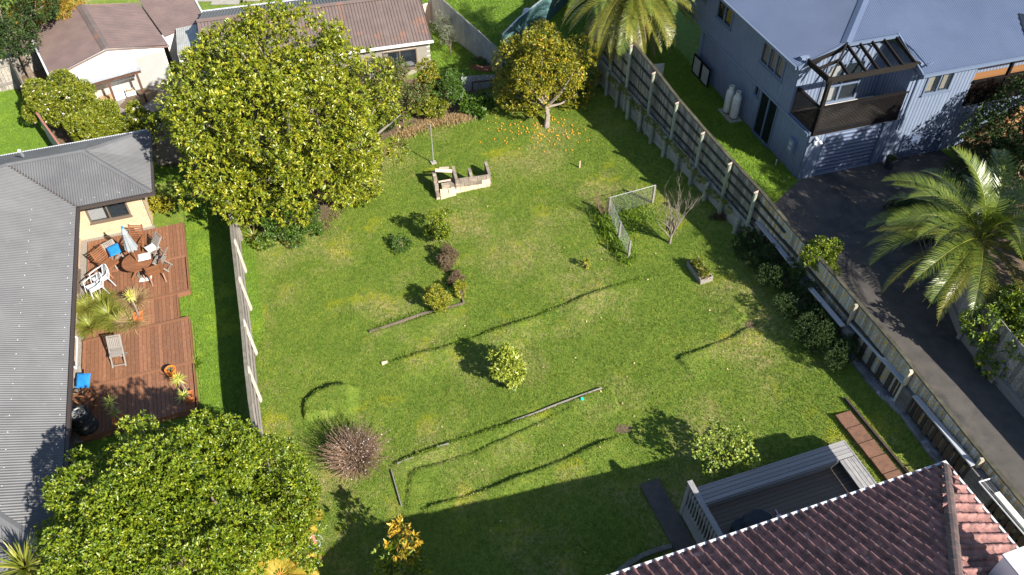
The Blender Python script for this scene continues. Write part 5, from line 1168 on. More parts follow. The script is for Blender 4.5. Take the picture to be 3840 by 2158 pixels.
# generic shrub placed by where its middle shows
def shrub(name, label, cat, su, sv, zc, r, rz, n, per, ll, lw, lm, seed=1, base=None, nlob=9, bm='bark', ground=None, lobf=.42, group=None, r0=.04, **kw):
    c = at(su * K, sv * K, zc); g = T(c.x, c.y) if ground is None else ground; b = Vector((c.x, c.y, g)) if base is None else Vector(base)
    lb = lobes_on((c.x, c.y, zc), (r, r, rz), nlob, min(r, rz) * lobf, seed, low=-.5)
    return tree(name, label, cat, b, lb, r0, n, per, ll, lw, lm, bm=bm, seed=seed, nl=8, group=group, **kw)
shrub('tall_shrub', 'russet tipped shrub reaching up to the cottage window', 'shrub', 985, 215, 1.1, .95, 1.1, 1100, 6, .12, .04, 'photinia', 31, upb=.7)
shrub('tall_shrub', 'russet and green shrub in front of the one by the cottage window', 'shrub', 1010, 255, .9, .95, .9, 1000, 6, .12, .04, 'photinia', 32, upb=.6)
shrub('tall_shrub', 'russet leafed shrub half hidden beside the huge glossy tree, below the brown roof', 'shrub', 915, 190, 1.4, .8, .75, 700, 6, .12, .04, 'photinia', 36, upb=.6)
shrub('upright_shrub', 'upright yellowish shrub at the corner of the cream cottage', 'shrub', 1075, 200, 1.2, .55, .95, 700, 6, .10, .04, 'citrus', 33, upb=.8)
shrub('upright_shrub', 'dense mid green bush left of the low iron sheets', 'shrub', 1132, 228, .95, .68, .85, 1000, 6, .09, .035, 'green', 34, upb=.6)
shrub('spreading_shrub', 'light green shrub low in the middle of the shrub row', 'shrub', 1085, 268, .5, .75, .5, 700, 6, .11, .06, 'camellia', 35, upb=.7)
shrub('spreading_shrub', 'dark green undergrowth between the huge glossy tree and the clothes pole', 'shrub', 955, 300, .25, 1.15, .6, 1300, 6, .10, .05, 'dark', 37, upb=.6)
shrub('broad_leaved_plant', 'low broad leaved plant below the low iron sheets', 'plant', 1195, 262, .5, .8, .38, 450, 6, .2, .08, 'green', 38, upb=.7)
shrub('spreading_shrub', 'small leafed shrub spreading at the foot of the huge glossy tree', 'shrub', 730, 545, .0, 1.55, .75, 2300, 6, .085, .04, 'green', 39, ground=GL, upb=.6)
shrub('spreading_shrub', 'yellow green bush between the deck and the huge glossy tree', 'shrub', 402, 510, -.25, .5, .4, 420, 6, .09, .05, 'citrus', 40, ground=GL)
shrub('camellia_bush', 'pale flowered camellia bush nearest the garage wall', 'shrub', 162, 268, .55, 1.4, 1.15, 5200, 6, .10, .05, 'camellia', 41, ground=GL, inner=.05)
shrub('camellia_bush', 'trimmed camellia bush just above the grey roof', 'shrub', 228, 322, .4, 1.15, .95, 4800, 6, .10, .05, 'camellia', 42, ground=GL, inner=.05)
shrub('camellia_bush', 'pink flowered camellia bush beside the huge glossy tree', 'shrub', 352, 312, .1, .95, .7, 2400, 6, .10, .05, 'camellia', 43, ground=GL)
shrub('evergreen_tree', 'dark evergreen tree in the extreme top left corner', 'tree', 8, 40, 2.6, 2.1, 2.0, 2600, 6, .13, .06, 'dark', 44, ground=-.9, r0=.15)
shrub('conifer', 'golden conifer beside the garage roof, top left', 'tree', 122, 22, 1.6, 1.5, 1.3, 2300, 7, .16, .035, 'conifer', 45, ground=-.9, r0=.09, upb=0., droop=.1)
for su, sv, r, lab, sd in ((1112, 62, .5, 'small grey leafed olive tree nearer the new timber panel', 46), (1132, 92, .45, 'small grey leafed olive tree nearer the corrugated fence', 47)):
    c = at(su * K, sv * K, 1.0); shrub('olive_tree', lab, 'tree', su, sv, 1.05, r, r * .95, 300, 5, .10, .022, 'grey', sd, r0=.03, inner=.3)
def flowers(name, lobes_c, r, rz, n, m, seed, parentname, size=.05, label=None):
    pass
def blossoms(parent, n, size, m, seed, top=.2, name='blossom', zmin=None):
    cr = [ch for ch in parent.children if ch.name.startswith('crown')][0]; me = cr.data; r = np.random.default_rng(seed); co = np.empty(len(me.vertices) * 3, np.float32); me.vertices.foreach_get('co', co); co = co.reshape(-1, 3)
    pick = co[r.choice(len(co), n, replace=False)]; b = MB()
    for p in pick:
        q = Vector(p) + Vector(r.normal(0, .02, 3)); s_ = size * r.uniform(.6, 1.2); ax = Vector(r.normal(0, 1, 3)).normalized(); u = ax.orthogonal().normalized(); w = ax.cross(u)
        b.poly([q + (u * math.cos(t) + w * math.sin(t)) * s_ for t in [k * math.pi * 2 / 6 for k in range(6)]]); b.poly([q + ax * s_ * .4 + (u * math.cos(t) + w * math.sin(t)) * s_ * .55 for t in [k * math.pi * 2 / 5 for k in range(5)]])
    o = b.build(name, m, parent); o['kind'] = 'stuff'; return o
byl = {o['label']: o for o in bpy.data.objects if o.get('label')}
blossoms(byl['pale flowered camellia bush nearest the garage wall'], 110, .055, M['flower'], 1); blossoms(byl['pink flowered camellia bush beside the huge glossy tree'], 70, .055, M['flower'], 2); blossoms(byl['trimmed camellia bush just above the grey roof'], 18, .045, M['flower'], 3)
# shrubs on the lawn
shrub('magnolia_bush', 'single yellow green bush standing alone in the middle of the lawn', 'shrub', 1281, 918, 1.12, .50, .58, 420, 7, .15, .055, 'yellowgreen' if 'yellowgreen' in LV else 'bigtree', 51, nlob=7, spread=.7, upb=.5, r0=.035)
b_ = on(1830 * K, 1178 * K)
shrub('garden_bush', 'airy light green bush with pink stems beside the raised deck', 'shrub', 1816, 1128, 2.15, .78, .62, 560, 5, .075, .06, 'lightgreen' if 'lightgreen' in LV else 'lefttree', 52, base=b_, nlob=9, bm='twig', inner=.3, r0=.028)
shrub('upright_shrub', 'upright yellow green shrub with a few red leaves on the old garden bed', 'shrub', 1106, 568, .85, .48, .78, 560, 6, .10, .035, 'lefttree', 53, nlob=8, upb=.5)
shrub('low_mound_shrub', 'low rounded green mound shrub on the lawn left of the old garden bed', 'shrub', 1012, 614, .02, .52, .26, 620, 6, .05, .025, 'green', 54, nlob=6)
shrub('yellow_shrub', 'bright yellow leafed shrub at the corner of the log edging', 'shrub', 1102, 752, .5, .52, .46, 520, 6, .09, .03, 'yellow', 55, nlob=7, upb=.7)
shrub('yellow_shrub', 'small thin yellow shrub at the very corner of the log edging', 'shrub', 1158, 733, .55, .22, .42, 170, 6, .09, .03, 'yellow', 56, nlob=4, upb=.8)
shrub('dry_shrub', 'brown twiggy shrub between the two yellow shrubs on the old bed', 'shrub', 1128, 652, .4, .38, .42, 1100, 6, .06, .016, 'brown', 57, nlob=8)
shrub('dry_shrub', 'brown twiggy strip of dry plants leading to the log edging', 'shrub', 1148, 700, .3, .26, .36, 700, 6, .06, .014, 'brown', 58, nlob=5)
shrub('seedling', 'tiny golden leafed seedling alone near the wire mesh fence', 'plant', 1475, 663, .98, .14, .22, 34, 5, .09, .04, 'yellow', 59, nlob=2)
shrub('small_tree', 'small bright green tree poking over the tall fence', 'tree', 2064, 668, 3.0, .62, .95, 1500, 6, .10, .035, 'lefttree', 60, base=(10.0, 18.9, 1.7), nlob=11, r0=.04)
b_ = on(1500, 2158)
shrub('yellow_leafed_shrub', 'sparse shrub with large golden top leaves at the bottom edge', 'shrub', 1012, 1362, 1.6, .42, .4, 48, 6, .19, .065, 'gold', 61, base=b_, nlob=8, bm='bark_pale', inner=.3, spread=.6, upb=.6, r0=.04)
shrub('yellow_leafed_shrub', 'darker lower half of leafy growth at the bottom edge beside the golden leaves', 'shrub', 1015, 1415, 1.1, .75, .55, 210, 6, .15, .05, 'lefttree', 62, nlob=8, inner=.3, spread=.7)
# prostrate hedge at the foot of the panelled wall
for i, (su, sv, r, zc, lab) in enumerate([(1985, 705, .7, 2.3, 'dark prostrate shrub in the middle of the row along the boarded wall'), (2095, 868, .6, 2.35, 'dark prostrate shrub at the very end of the row by the kerb'), (1905, 610, .65, 2.1, 'dark prostrate shrub nearest the wire mesh fence along the boarded wall'), (1948, 655, .7, 2.25, 'dark prostrate shrub left of the small bright green tree'), (2022, 755, .72, 2.3, 'dark prostrate shrub directly below the small bright green tree'), (2062, 815, .7, 2.3, 'dark prostrate shrub above the end of the concrete kerb')]):
    shrub('prostrate_shrub', lab, 'shrub', su, sv, zc, r * 1.12, .42, 2800, 6, .05, .022, 'dark', 65 + i, nlob=10, lobf=.7, ground=1.8)
shrub('creeping_plant', 'dark green shrubs under the palm beside the driveway', 'shrub', 2290, 545, 2.7, .9, .35, 900, 6, .08, .04, 'dark', 71, ground=UZ, nlob=9)
shrub('creeping_plant', 'dark green creeper hanging over the left end of the grey side fence', 'plant', 2330, 560, 3.1, .75, .7, 1000, 6, .10, .05, 'dark', 72, base=(13.3, 17.4, UZ), nlob=9)
shrub('evergreen_shrub', 'dark leafed shrub between the palm trunk and the grey side fence', 'shrub', 2440, 480, 3.3, .9, .9, 1000, 6, .11, .055, 'dark', 73, ground=UZ, nlob=9)
shrub('evergreen_tree', 'dark green tree at the right edge above the palm', 'tree', 2570, 320, 4.6, 1.5, 1.6, 2600, 6, .10, .05, 'dark', 74, ground=UZ, nlob=14, r0=.1)
shrub('evergreen_tree', 'dark green tree filling the gap behind the palm at the right edge', 'tree', 2600, 430, 4.0, 1.3, 1.5, 1800, 6, .10, .05, 'dark', 77, ground=UZ, nlob=14, r0=.1)
lm_ = shrub('lemon_tree', 'lemon tree with bright yellow fruit behind the grey side fence', 'tree', 2560, 860, 3.9, 1.15, 1.1, 1500, 6, .14, .06, 'citrusgreen' if 'citrusgreen' in LV else 'camellia', 75, ground=UZ, nlob=14, r0=.07)
lm2 = shrub('lemon_tree', 'lower branches of a second small lemon tree against the side fence', 'tree', 2530, 800, 3.7, .8, .8, 700, 6, .14, .06, 'green', 76, ground=UZ, nlob=9, r0=.05)
lmesh = omesh.copy(); lmesh.materials.clear(); lmesh.materials.append(M['lemon'])
cr = [ch for ch in lm_.children if ch.name.startswith('crown')][0].data; co = np.empty(len(cr.vertices) * 3, np.float32); cr.vertices.foreach_get('co', co); co = co.reshape(-1, 3); rq = np.random.default_rng(3)
for p in co[rq.choice(len(co), 46)]: link(bpy.data.objects.new('fruit', lmesh), lm_, Matrix.Translation(Vector(p)) @ Matrix.Scale(1.15, 4))
# dry heaps at the foot of the retaining wall
shrub('dry_brush_heap', 'heap of dry brown brush at the foot of the retaining wall, upper one', 'brush', 1640, 318, 1.5, .55, .4, 500, 6, .10, .014, 'brown', 81, nlob=5)
shrub('dry_brush_heap', 'heap of dry brown cuttings at the foot of the retaining wall, lower one', 'brush', 1822, 548, 1.6, .42, .25, 420, 6, .16, .014, 'brown', 82, nlob=5)
for i, (y0, n_) in enumerate([(29.6, 3), (27.6, 3), (25.6, 3), (23.2, 3)]):
    pass
lbv = []
rv = random.Random(4)
for y in np.arange(31.5, 22.3, -.32):
    p = fence_at(y); lbv.append(((p.x - .33, p.y, UZ - .1 + rv.uniform(-.15, .15)), (.10, .2, .06 + rv.random() * .07)))
vn = thing('creeping_vine', 'thin green vine trailing along the top of the timber retaining wall', 'vine', (6, 27, UZ - .2)); crown('foliage', lbv, 1500, 5, .045, .03, LV['camellia'], vn, 83)
# strappy clumps under the big tree
def clump(name, label, cat, p, n, L0, L1, w, lm, seed, **kw):
    t = thing(name, label, cat, p); straps('leaf_clump', p, n, L0, L1, w, LV[lm], t, seed, **kw); return t
for i, (u, v) in enumerate([(905, 855), (955, 900), (1075, 868), (1290, 770), (1345, 735), (1330, 690)]):
    g_ = on(u, v) if u > 1200 else at(u, v, T(-9)); clump('strap_leafed_plant', ['yellow striped strap plant against the paling fence under the huge tree', 'yellow strap plant beside a white plant pot under the huge tree', 'small strap plant at the edge of the small leafed shrub', 'strap plant at the right foot of the huge tree', 'strap plant at the lawn edge right of the huge tree', 'strap plant highest up on the right edge of the huge tree'][i], 'plant', g_, 70, .35, .75, .04, 'strap', 90 + i, elev=(.4, 1.3), droop=.55)
# weeds and long grass along the mesh fence and fence foot
WEED = lushmat('weed_blade', True)
def tuftline(name, label, pts, n, h, seed, w=.02, m=None, wid=.16):
    r = np.random.default_rng(seed); P = np.array([[p.x, p.y] for p in pts]); k = r.integers(0, len(P) - 1, n); t = r.uniform(0, 1, n)[:, None]; B = P[k] * (1 - t) + P[k + 1] * t + r.normal(0, wid, (n, 2)); Z = height(B[:, 0], B[:, 1]) - .01
    B = np.column_stack([B, Z]); a = r.uniform(0, 6.28, n); D = np.stack([np.cos(a), np.sin(a), 0 * a], 1) * w / 2; l = r.normal(0, .35, (n, 2)) * h; hh = r.uniform(.4, 1., n) * h
    mid = B + np.column_stack([l * .35, hh * .7]); tip = B + np.column_stack([l, hh * .85]); V = np.stack([B - D, B + D, mid + D * .7, mid - D * .7, tip], 1).reshape(-1, 3); i = np.arange(n)[:, None] * 5
    F = np.concatenate([i + np.array([[0, 1, 2]]), i + np.array([[0, 2, 3]]), i + np.array([[3, 2, 4]])]); o = mesh_np(name, V, F, m or WEED, attr=np.repeat(r.uniform(0, 1, n), 5)); tag(o, label, 'grass', kind='stuff'); return o
tuftline('long_grass', 'long rank grass growing up against the outside of the wire mesh fence', [sp(1508, 530), sp(1530, 580), sp(1560, 625), sp(1578, 655)], 1700, .32, 1, w=.03)
tuftline('long_grass', 'green weeds inside the wire mesh corner', [sp(1560, 510), sp(1600, 520), sp(1570, 560), sp(1600, 560)], 1900, .13, 2, w=.03, wid=.35)
tuftline('long_grass', 'weedy grass along the foot of the tall fence', [sp(1560, 175), sp(1640, 300), sp(1700, 390), sp(1790, 520)], 1500, .12, 3)
tuftline('dry_grass', 'dry straw coloured grass below the shrub row by the clothes pole', [sp(1010, 345), sp(1080, 315), sp(1150, 300), sp(1185, 290)], 2200, .3, 4, m=LV['straw'], w=.02, wid=.22)
tuftline('dry_grass', 'dry leaves and straw along the lower edge of the huge tree', [sp(800, 590), sp(850, 530), sp(900, 430), sp(940, 400), sp(1010, 360)], 1500, .10, 5, m=LV['brown'], w=.04, wid=.18)
tuftline('edging_weeds', 'green weeds sprouting along the log edging', [sp(935, 832), sp(1000, 808), sp(1060, 790), sp(1110, 778)], 1300, .14, 6, wid=.08)
tuftline('edging_weeds', 'green weeds along the buried timber edging above the tiled roof', [sp(990, 1168), sp(1130, 1115), sp(1300, 1062)], 900, .09, 7, wid=.07)
# bare trees
def bare(name, label, base, h, n, r0, m, seed, spreadx=.5, levels=3):
    t = thing(name, label, 'tree', base); r = random.Random(seed); b = MB(); base = Vector(base)
    b.tube([base - Vector((0, 0, .1)), base + Vector((0, 0, h * .22))], [r0, r0 * .8], 7); b2 = MB()
    def grow(p, d, L, rad, lv):
        q = p; pts = [p]; rd = [rad]
        for k in range(4): d = (d + Vector((r.uniform(-1, 1), r.uniform(-1, 1), r.uniform(-.1, .9))) * .16).normalized(); q = q + d * L / 4; pts.append(q); rd.append(rad * (1 - .75 * (k + 1) / 4))
        b2.tube(pts, rd, 5 if lv else 4)
        if lv < levels:
            for k in range(r.randint(2, 4)):
                i = r.randint(1, 4); dd = (d + Vector((r.uniform(-1, 1), r.uniform(-1, 1), r.uniform(0, .8))) * .65).normalized(); grow(pts[i], dd, L * r.uniform(.4, .65), rd[i] * .8 + .0015, lv + 1)
    for k in range(n):
        a = 2 * math.pi * k / n + r.uniform(-.3, .3); s_ = r.uniform(.3, 1) * spreadx; grow(base + Vector((0, 0, h * r.uniform(.08, .24))), Vector((math.cos(a) * s_, math.sin(a) * s_, 1)).normalized(), h * r.uniform(.5, .8), r0 * .5, 1)
    b.build('trunk', m, t); o = b2.build('branches', m, t); return t
tuftline('step_weeds', 'longer grass along the brink of the long lawn step', [sp(1000, 902), sp(1150, 860), sp(1300, 812), sp(1480, 742), sp(1620, 697)], 1500, .085, 8, wid=.09)
tuftline('bed_weeds', 'weeds along the old garden bed between the shrubs', [sp(1110, 600), sp(1125, 650), sp(1150, 710), sp(1150, 750)], 1200, .14, 9, wid=.13)
bare('bare_tree', 'leafless young tree with upright pale branches inside the wire mesh corner', sp(1685, 611), 2.1, 11, .055, M['bark_pale'], 5, .62)
bare('bare_shrub', 'leafless reddish shrub outside the corner of the wire mesh fence', sp(1512, 548), 1.0, 12, .022, M['twig'], 6, 1.1)
bare('bare_shrub', 'small dead twigs sticking up at the top end of the old garden bed', sp(1118, 610), .7, 6, .012, M['twig'], 7, .8, 2)
# dense twiggy bush with white blossom
b0 = sp(897, 1160); tb = thing('twiggy_bush', 'round leafless brown bush dotted with white blossom at the lower left of the lawn', 'shrub', b0); r = random.Random(3); b = MB(); tips = []
for k in range(1000):
    a = r.uniform(0, 6.283); e = math.acos(r.uniform(.0, 1)) ; d = Vector((math.cos(a) * math.sin(e), math.sin(a) * math.sin(e), math.cos(e) * 1.0)); L = r.uniform(.6, 1.1) * (1.08 if d.z > .3 else .85)
    p0 = b0 + Vector((r.gauss(0, .1), r.gauss(0, .1), .0)); q = p0 + d * L * .55 + Vector((0, 0, .12)) + Vector([r.uniform(-.05, .05) for _ in range(3)]); t = p0 + d * L + Vector((0, 0, .15)) + Vector([r.uniform(-.08, .08) for _ in range(3)]); b.tube([p0, q, t], [.007, .006, .004], 3, cap=False)
    tips += [(q.lerp(t, r.random())) for _ in range(3)]
b.build('twigs', M['twig'], tb); b = MB()
for q in tips:
    if r.random() < .26 and (q.z - b0.z) > .35: s_ = r.uniform(.010, .018); ax = Vector([r.gauss(0, 1) for _ in range(3)]).normalized(); u = ax.orthogonal().normalized() * s_; w = ax.cross(u); b.poly([q + u, q + w, q - u, q - w])
o = b.build('blossom', M['flowerwhite'], tb); o['kind'] = 'stuff'
Vb, Fb, tt = leaves_at(np.array([tuple(q) for q in tips]), np.tile([0, 0, 1.], (len(tips), 1)), 2, .035, .012, 1.2, 9); mesh_np('foliage', Vb, Fb, LV['brown'], tb, attr=tt)['kind'] = 'stuff'
# ------------------------------------------------------------------ palms
def frond_mesh(name, L, droop, m, seed, w=.5, npair=46, dead=False, sag=.12, lw=.023):
    r = random.Random(seed); V = []; F = []; tt = []; pts = []; p = Vector((0, 0, 0)); e = 0.; N_ = 24
    for i in range(N_ + 1):
        pts.append((p.copy(), e)); f_ = i / N_; e = -droop * f_ ** 1.4; p = p + Vector((math.cos(e), 0, math.sin(e))) * L / N_
    for i in range(N_ + 1):
        q, e_ = pts[i]; wd = .035 * (1 - .8 * i / N_); V += [q + Vector((0, -wd / 2, 0)), q + Vector((0, wd / 2, 0)), q + Vector((0, 0, wd * .7))]; tt += [1., 1., 1.]
        if i: k = len(V) - 6; F += [(k, k + 1, k + 4), (k, k + 4, k + 3), (k + 1, k + 2, k + 5), (k + 1, k + 5, k + 4), (k + 2, k, k + 3), (k + 2, k + 3, k + 5)]
    for j in range(npair):
        f_ = .14 + .86 * (j + .5) / npair; x = f_ * N_; i = min(int(x), N_ - 1); q = pts[i][0].lerp(pts[i + 1][0], x - i); e_ = pts[i][1]; tdir = Vector((math.cos(e_), 0, math.sin(e_))); nrm = Vector((-math.sin(e_), 0, math.cos(e_)))
        Lf = w * (math.sin(math.pi * min(1, .12 + f_ * .93)) ** .55) * r.uniform(.85, 1.08) * (1 if f_ < .97 else .6)
        for sgn in (-1, 1):
            lat = Vector((0, sgn, 0)); d = (lat * r.uniform(.75, .95) + tdir * r.uniform(.55, .85) + nrm * r.uniform(.25, .42)).normalized() if not dead else (lat * .5 + tdir * .9 + nrm * -.1).normalized()
            wd = tdir * lw; m_ = q + d * Lf * .5; tp = q + d * Lf - Vector((0, 0, sag * Lf)); k = len(V); V += [q - wd / 2, q + wd / 2, m_ + wd * .6, m_ - wd * .6, tp]; t = .15 + .7 * r.random() * (.5 + .5 * f_); tt += [t] * 5; F += [(k, k + 1, k + 2), (k, k + 2, k + 3), (k + 3, k + 2, k + 4)]
    return mesh_np(name, np.array([tuple(v) for v in V]), np.array(F), m, attr=tt, only_mesh=True)
FM = {'up': frond_mesh('frond', 3.1, 1.5, LV['palm'], 1, npair=54), 'mid': frond_mesh('frond', 3.4, 1.65, LV['palm'], 2, npair=58), 'low': frond_mesh('frond', 3.0, 1.1, LV['palmyellow'], 3, w=.36, npair=58), 'hang': frond_mesh('frond', 2.9, .75, LV['palmyellow'], 6, w=.32, npair=60), 'dead': frond_mesh('frond', 3.0, .5, LV['palmdead'], 4, w=.34, dead=True, sag=.1)}
def palm(label, base, zc, s, spec, seed, r0=.24):
    base = Vector(base); t = thing('palm_tree', label, 'palm', base); c = Vector((base.x, base.y, zc)); r = random.Random(seed); b = MB(); b.tube([base - Vector((0, 0, .2)), base.lerp(c, .5), c - Vector((0, 0, .45)), c + Vector((0, 0, .05))], [r0 * 1.2, r0, r0 * 1.35, r0 * .6], 14); tk = b.build('trunk', M['frondbase'], t)
    b = MB()
    for k in range(70):
        a = k * 2.4; h = base.z + .1 + (zc - .3 - base.z) * k / 70; d = Vector((math.cos(a), math.sin(a), 0)); p = Vector((base.x, base.y, h)) + d * r0 * .95; b.bar(p, p + d * .12 + Vector((0, 0, .14)), .12, .04)
    b.build('leaf_scars', M['frondbase'], t)
    for kind, n, e0, e1 in spec:
        for i in range(n):
            a = 2.39996 * i + r.uniform(-.2, .2) + seed + ({'up': 0, 'mid': 1.1, 'low': 2.2, 'dead': 3.1, 'hang': 4.0}[kind]); e_ = r.uniform(e0, e1); sc = s * r.uniform(.9, 1.08)
            Mx = Matrix.Translation(c) @ Matrix.Rotation(a, 4, 'Z') @ Matrix.Rotation(-e_, 4, 'Y') @ Matrix.Translation((r0 * .5, 0, 0)) @ Matrix.Rotation(r.uniform(-.35, .35), 4, 'X') @ Matrix.Diagonal((sc, sc, sc, 1))
            o = bpy.data.objects.new('frond', FM[kind]); link(o, t, Mx)
            if kind == 'dead': o['label'] = 'dry brown dead frond'
    return t
palm('large palm with arching green fronds beside the driveway at the right edge', (13.75, 18.05, UZ), 4.9, 1.02, [('up', 20, .8, 1.4), ('mid', 28, .3, .95), ('low', 20, -.2, .4), ('dead', 6, -1.2, -.8)], 2)
palm('large palm with hanging yellowish fronds behind the tall fence at the top', (4.95, 32.9, UZ), 5.8, 1.1, [('up', 12, .8, 1.3), ('mid', 22, .1, .7), ('low', 34, -.3, .3), ('hang', 46, -1.05, -.3), ('dead', 40, -1.35, -.75)], 5, r0=.28)
# tree fern fronds at the bottom
ffm = frond_mesh('fern_frond', 1.15, .9, LV['fern'], 9, w=.30, npair=30, sag=.12, lw=.034)
fc = at(1075, 2000, 1.6); tf_ = thing('tree_fern', 'golden tree fern fronds poking out of the bottom left tree', 'fern', (fc.x - .3, fc.y, GL)); mb = MB(); mb.tube([(fc.x - .3, fc.y, GL), (fc.x - .25, fc.y, .9), (fc.x - .2, fc.y, 1.75)], [.1, .08, .06], 8); mb.build('trunk', M['frondbase'], tf_)
for k in range(11):
    a = [-.1, .25, .75, -.45, -.9, -1.3, 1.3, 2.2, 3.3, 4.2, -2.2][k]; Mx = Matrix.Translation((fc.x - .2, fc.y, 1.75)) @ Matrix.Rotation(a, 4, 'Z') @ Matrix.Rotation(-.5, 4, 'Y') @ Matrix.Scale(1.0 + .15 * math.sin(k), 4); link(bpy.data.objects.new('frond', ffm), tf_, Mx)
fc = at(1090, 2145, 1.2); tf2 = thing('tree_fern', 'second golden fern at the bottom edge below the first', 'fern', (fc.x - .3, fc.y, GL)); mb = MB(); mb.tube([(fc.x - .3, fc.y - .1, GL), (fc.x - .25, fc.y - .1, 1.2)], [.1, .06], 8); mb.build('trunk', M['frondbase'], tf2)
for k in range(9):
    Mx = Matrix.Translation((fc.x - .25, fc.y - .1, 1.2)) @ Matrix.Rotation(-.6 + k * .55, 4, 'Z') @ Matrix.Rotation(-.45, 4, 'Y') @ Matrix.Scale(.95, 4); link(bpy.data.objects.new('frond', ffm), tf2, Mx)
yc = at(95, 2130, 2.3); ty = thing('yucca_tree', 'spiky green yucca head at the bottom left corner beside the grey roof', 'yucca', (yc.x, yc.y, GL)); mb = MB(); mb.tube([(yc.x, yc.y, GL), yc], [.1, .07], 8); mb.build('trunk', M['bark'], ty); straps('leaf_rosette', yc, 110, .6, .95, .06, LV['strap'], ty, 8, elev=(-.5, 1.5), droop=.12, nseg=2)
yc = at(30, 2040, 2.7); ty = thing('yucca_tree', 'second spiky yucca head just above the corner one', 'yucca', (yc.x - .8, yc.y - 1, GL)); mb = MB(); mb.tube([(yc.x - 1.0, yc.y - 1.2, GL), yc + Vector((-1, -1.2, 0))], [.1, .07], 8); mb.build('trunk', M['bark'], ty); straps('leaf_rosette', yc + Vector((-1, -1.2, 0)), 90, .5, .9, .06, LV['strap'], ty, 9, elev=(-.5, 1.5), droop=.12, nseg=2)
# ------------------------------------------------------------------ things on the lawn
p = on(1626, 614); t = thing('clothes_pole', 'leaning free steel pole with a looped hook standing on a square concrete foot', 'pole', p)
b = MB(); b.tube([p + Vector((0, 0, -.1)), p + Vector((0, 0, 1.95))], .022, 8); b.build('pole', M['steelpole'], t); box('foot', p + Vector((0, 0, .02)), (.22, .22, .12), M['concrete'], t, .4)
b = MB(); b.tube([p + Vector((.12 * math.cos(a), .12 * math.sin(a), 1.45 + .03 * math.sin(a * 2))) for a in np.linspace(-1.2, 4.2, 14)], .010, 5); b.build('hook', M['rust'], t)
p = on(2174, 628); b = MB(); b.bar(p - Vector((0, 0, .05)), p + Vector((0, 0, .3)), .05, .05, (0, 1, 0)); tag(b.build('stake', M['rosewood']), 'short pale wooden stake in the grass below the citrus tree', 'stake')
# block bays
t = thing('block_bays', 'old concrete block compost bays with four dividers on the lawn by the steel pole', 'compost bay', (-2, 26.5, .1))
W1 = WallF((-2.99, 26.06, 0), 12.5); W1.p0 = Vector((-2.99, 26.06, 0))
def blk(w, s0, s1, z0, z1, o0, o1, m): w.box('block', s0 + .006, s1 - .006, z0 + .006, z1 - .006, o0, o1 + random.uniform(-.006, .006), m, t)
zb = .08
for r in range(4):
    off = (r % 2) * .17; x = .74 - off
    while x < 2.16:
        a0 = max(.74, x); a1 = min(2.16, x + .36); x += .36
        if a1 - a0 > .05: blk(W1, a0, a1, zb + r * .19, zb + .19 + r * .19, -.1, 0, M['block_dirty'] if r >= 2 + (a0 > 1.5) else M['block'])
WB = WallF(W1.P(0, 0), 12.5 + 90)
for s0, hh, ln_ in ((.74, 4, 3), (1.36, 4, 2), (2.10, 4, 3)):
    w_ = WallF(W1.P(s0 + .06, 0), 12.5 + 90)
    for r in range(hh):
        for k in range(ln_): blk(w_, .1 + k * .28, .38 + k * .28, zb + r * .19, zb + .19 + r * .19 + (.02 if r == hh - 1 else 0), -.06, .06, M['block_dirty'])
wl_ = WallF(W1.P(0, 0, .0), 12.5 + 90)
for r in range(4):
    for k in range(4):
        if r > k + 1: continue
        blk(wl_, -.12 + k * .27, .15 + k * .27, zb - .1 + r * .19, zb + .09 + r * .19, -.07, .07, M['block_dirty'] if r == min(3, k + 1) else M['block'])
for (s0, z0, o, rz, m_) in [(.2, .0, .12, .1, 'block'), (.52, .02, .10, -.05, 'block'), (.22, .19, .04, -.08, 'block'), (.55, .2, .03, .2, 'block'), (.30, .38, -.1, .1, 'block_dirty'), (.6, .38, -.12, -.3, 'block_dirty')]:
    box('block', W1.P(s0 + .05, z0 + .14, o - .05), (.32, .15, .18), M[m_], t, W1.ang + rz)
for i, (q0, q1, w_, h_) in enumerate([((.05, .92, -.72), (.72, .84, -.62), .17, .04), ((.1, .6, -.35), (.6, .66, -.3), .05, .05), ((.25, .82, -.95), (.62, .86, -.85), .08, .05)]):
    o = beam('loose_board', W1.P(*q0), W1.P(*q1), w_, h_, M['rosewood']); tag(o, ['wide pinkish board laid across the left block bay', 'thin pale stick resting inside the left block bay', 'short broken board at the back of the left block bay'][i], 'board')
tuftline('bay_weeds', 'green weeds filling the two open block bays', [Vector((-1.95, 26.85, 0)), Vector((-1.4, 26.95, 0)), Vector((-.95, 27.1, 0))], 900, .16, 12, wid=.14)
# log edging of the old bed
E1 = [sp(930, 838), sp(1005, 813), sp(1060, 793), sp(1110, 782), sp(1167, 766)]
t = thing('log_edging', 'low weathered log edging around the lower side of the old garden bed', 'edging', E1[0])
for a, b in zip(E1, E1[1:]): beam('log', a + Vector((0, 0, .03)), b + Vector((0, 0, .03)), .07, .11, M['oldlog'], t)
E2 = [sp(1167, 766), sp(1158, 735)]; beam('log', E2[0] + Vector((0, 0, .06)), E2[1] + Vector((0, 0, .06)), .06, .1, M['oldlog'], t)
pv = [sp(1290, 1063), sp(1340, 1045), sp(1400, 1022), sp(1460, 1000), sp(1514, 981)]
t = thing('board_edging', 'thin buried board edging with a gap crossing the lower lawn', 'edging', pv[0])
for a, b in zip(pv, pv[1:]): beam('board', Vector((a.x, a.y, hz(a.x, a.y) + .02)), Vector((b.x, b.y, hz(b.x, b.y) + .02)), .035, .12, M['weathered'], t)
for a, b in [(sp(1000, 1170), sp(1040, 1155)), (sp(1098, 1130), sp(1130, 1120))]: beam('board', a + Vector((0, 0, .06)), b + Vector((0, 0, .06)), .03, .1, M['weathered'], t)
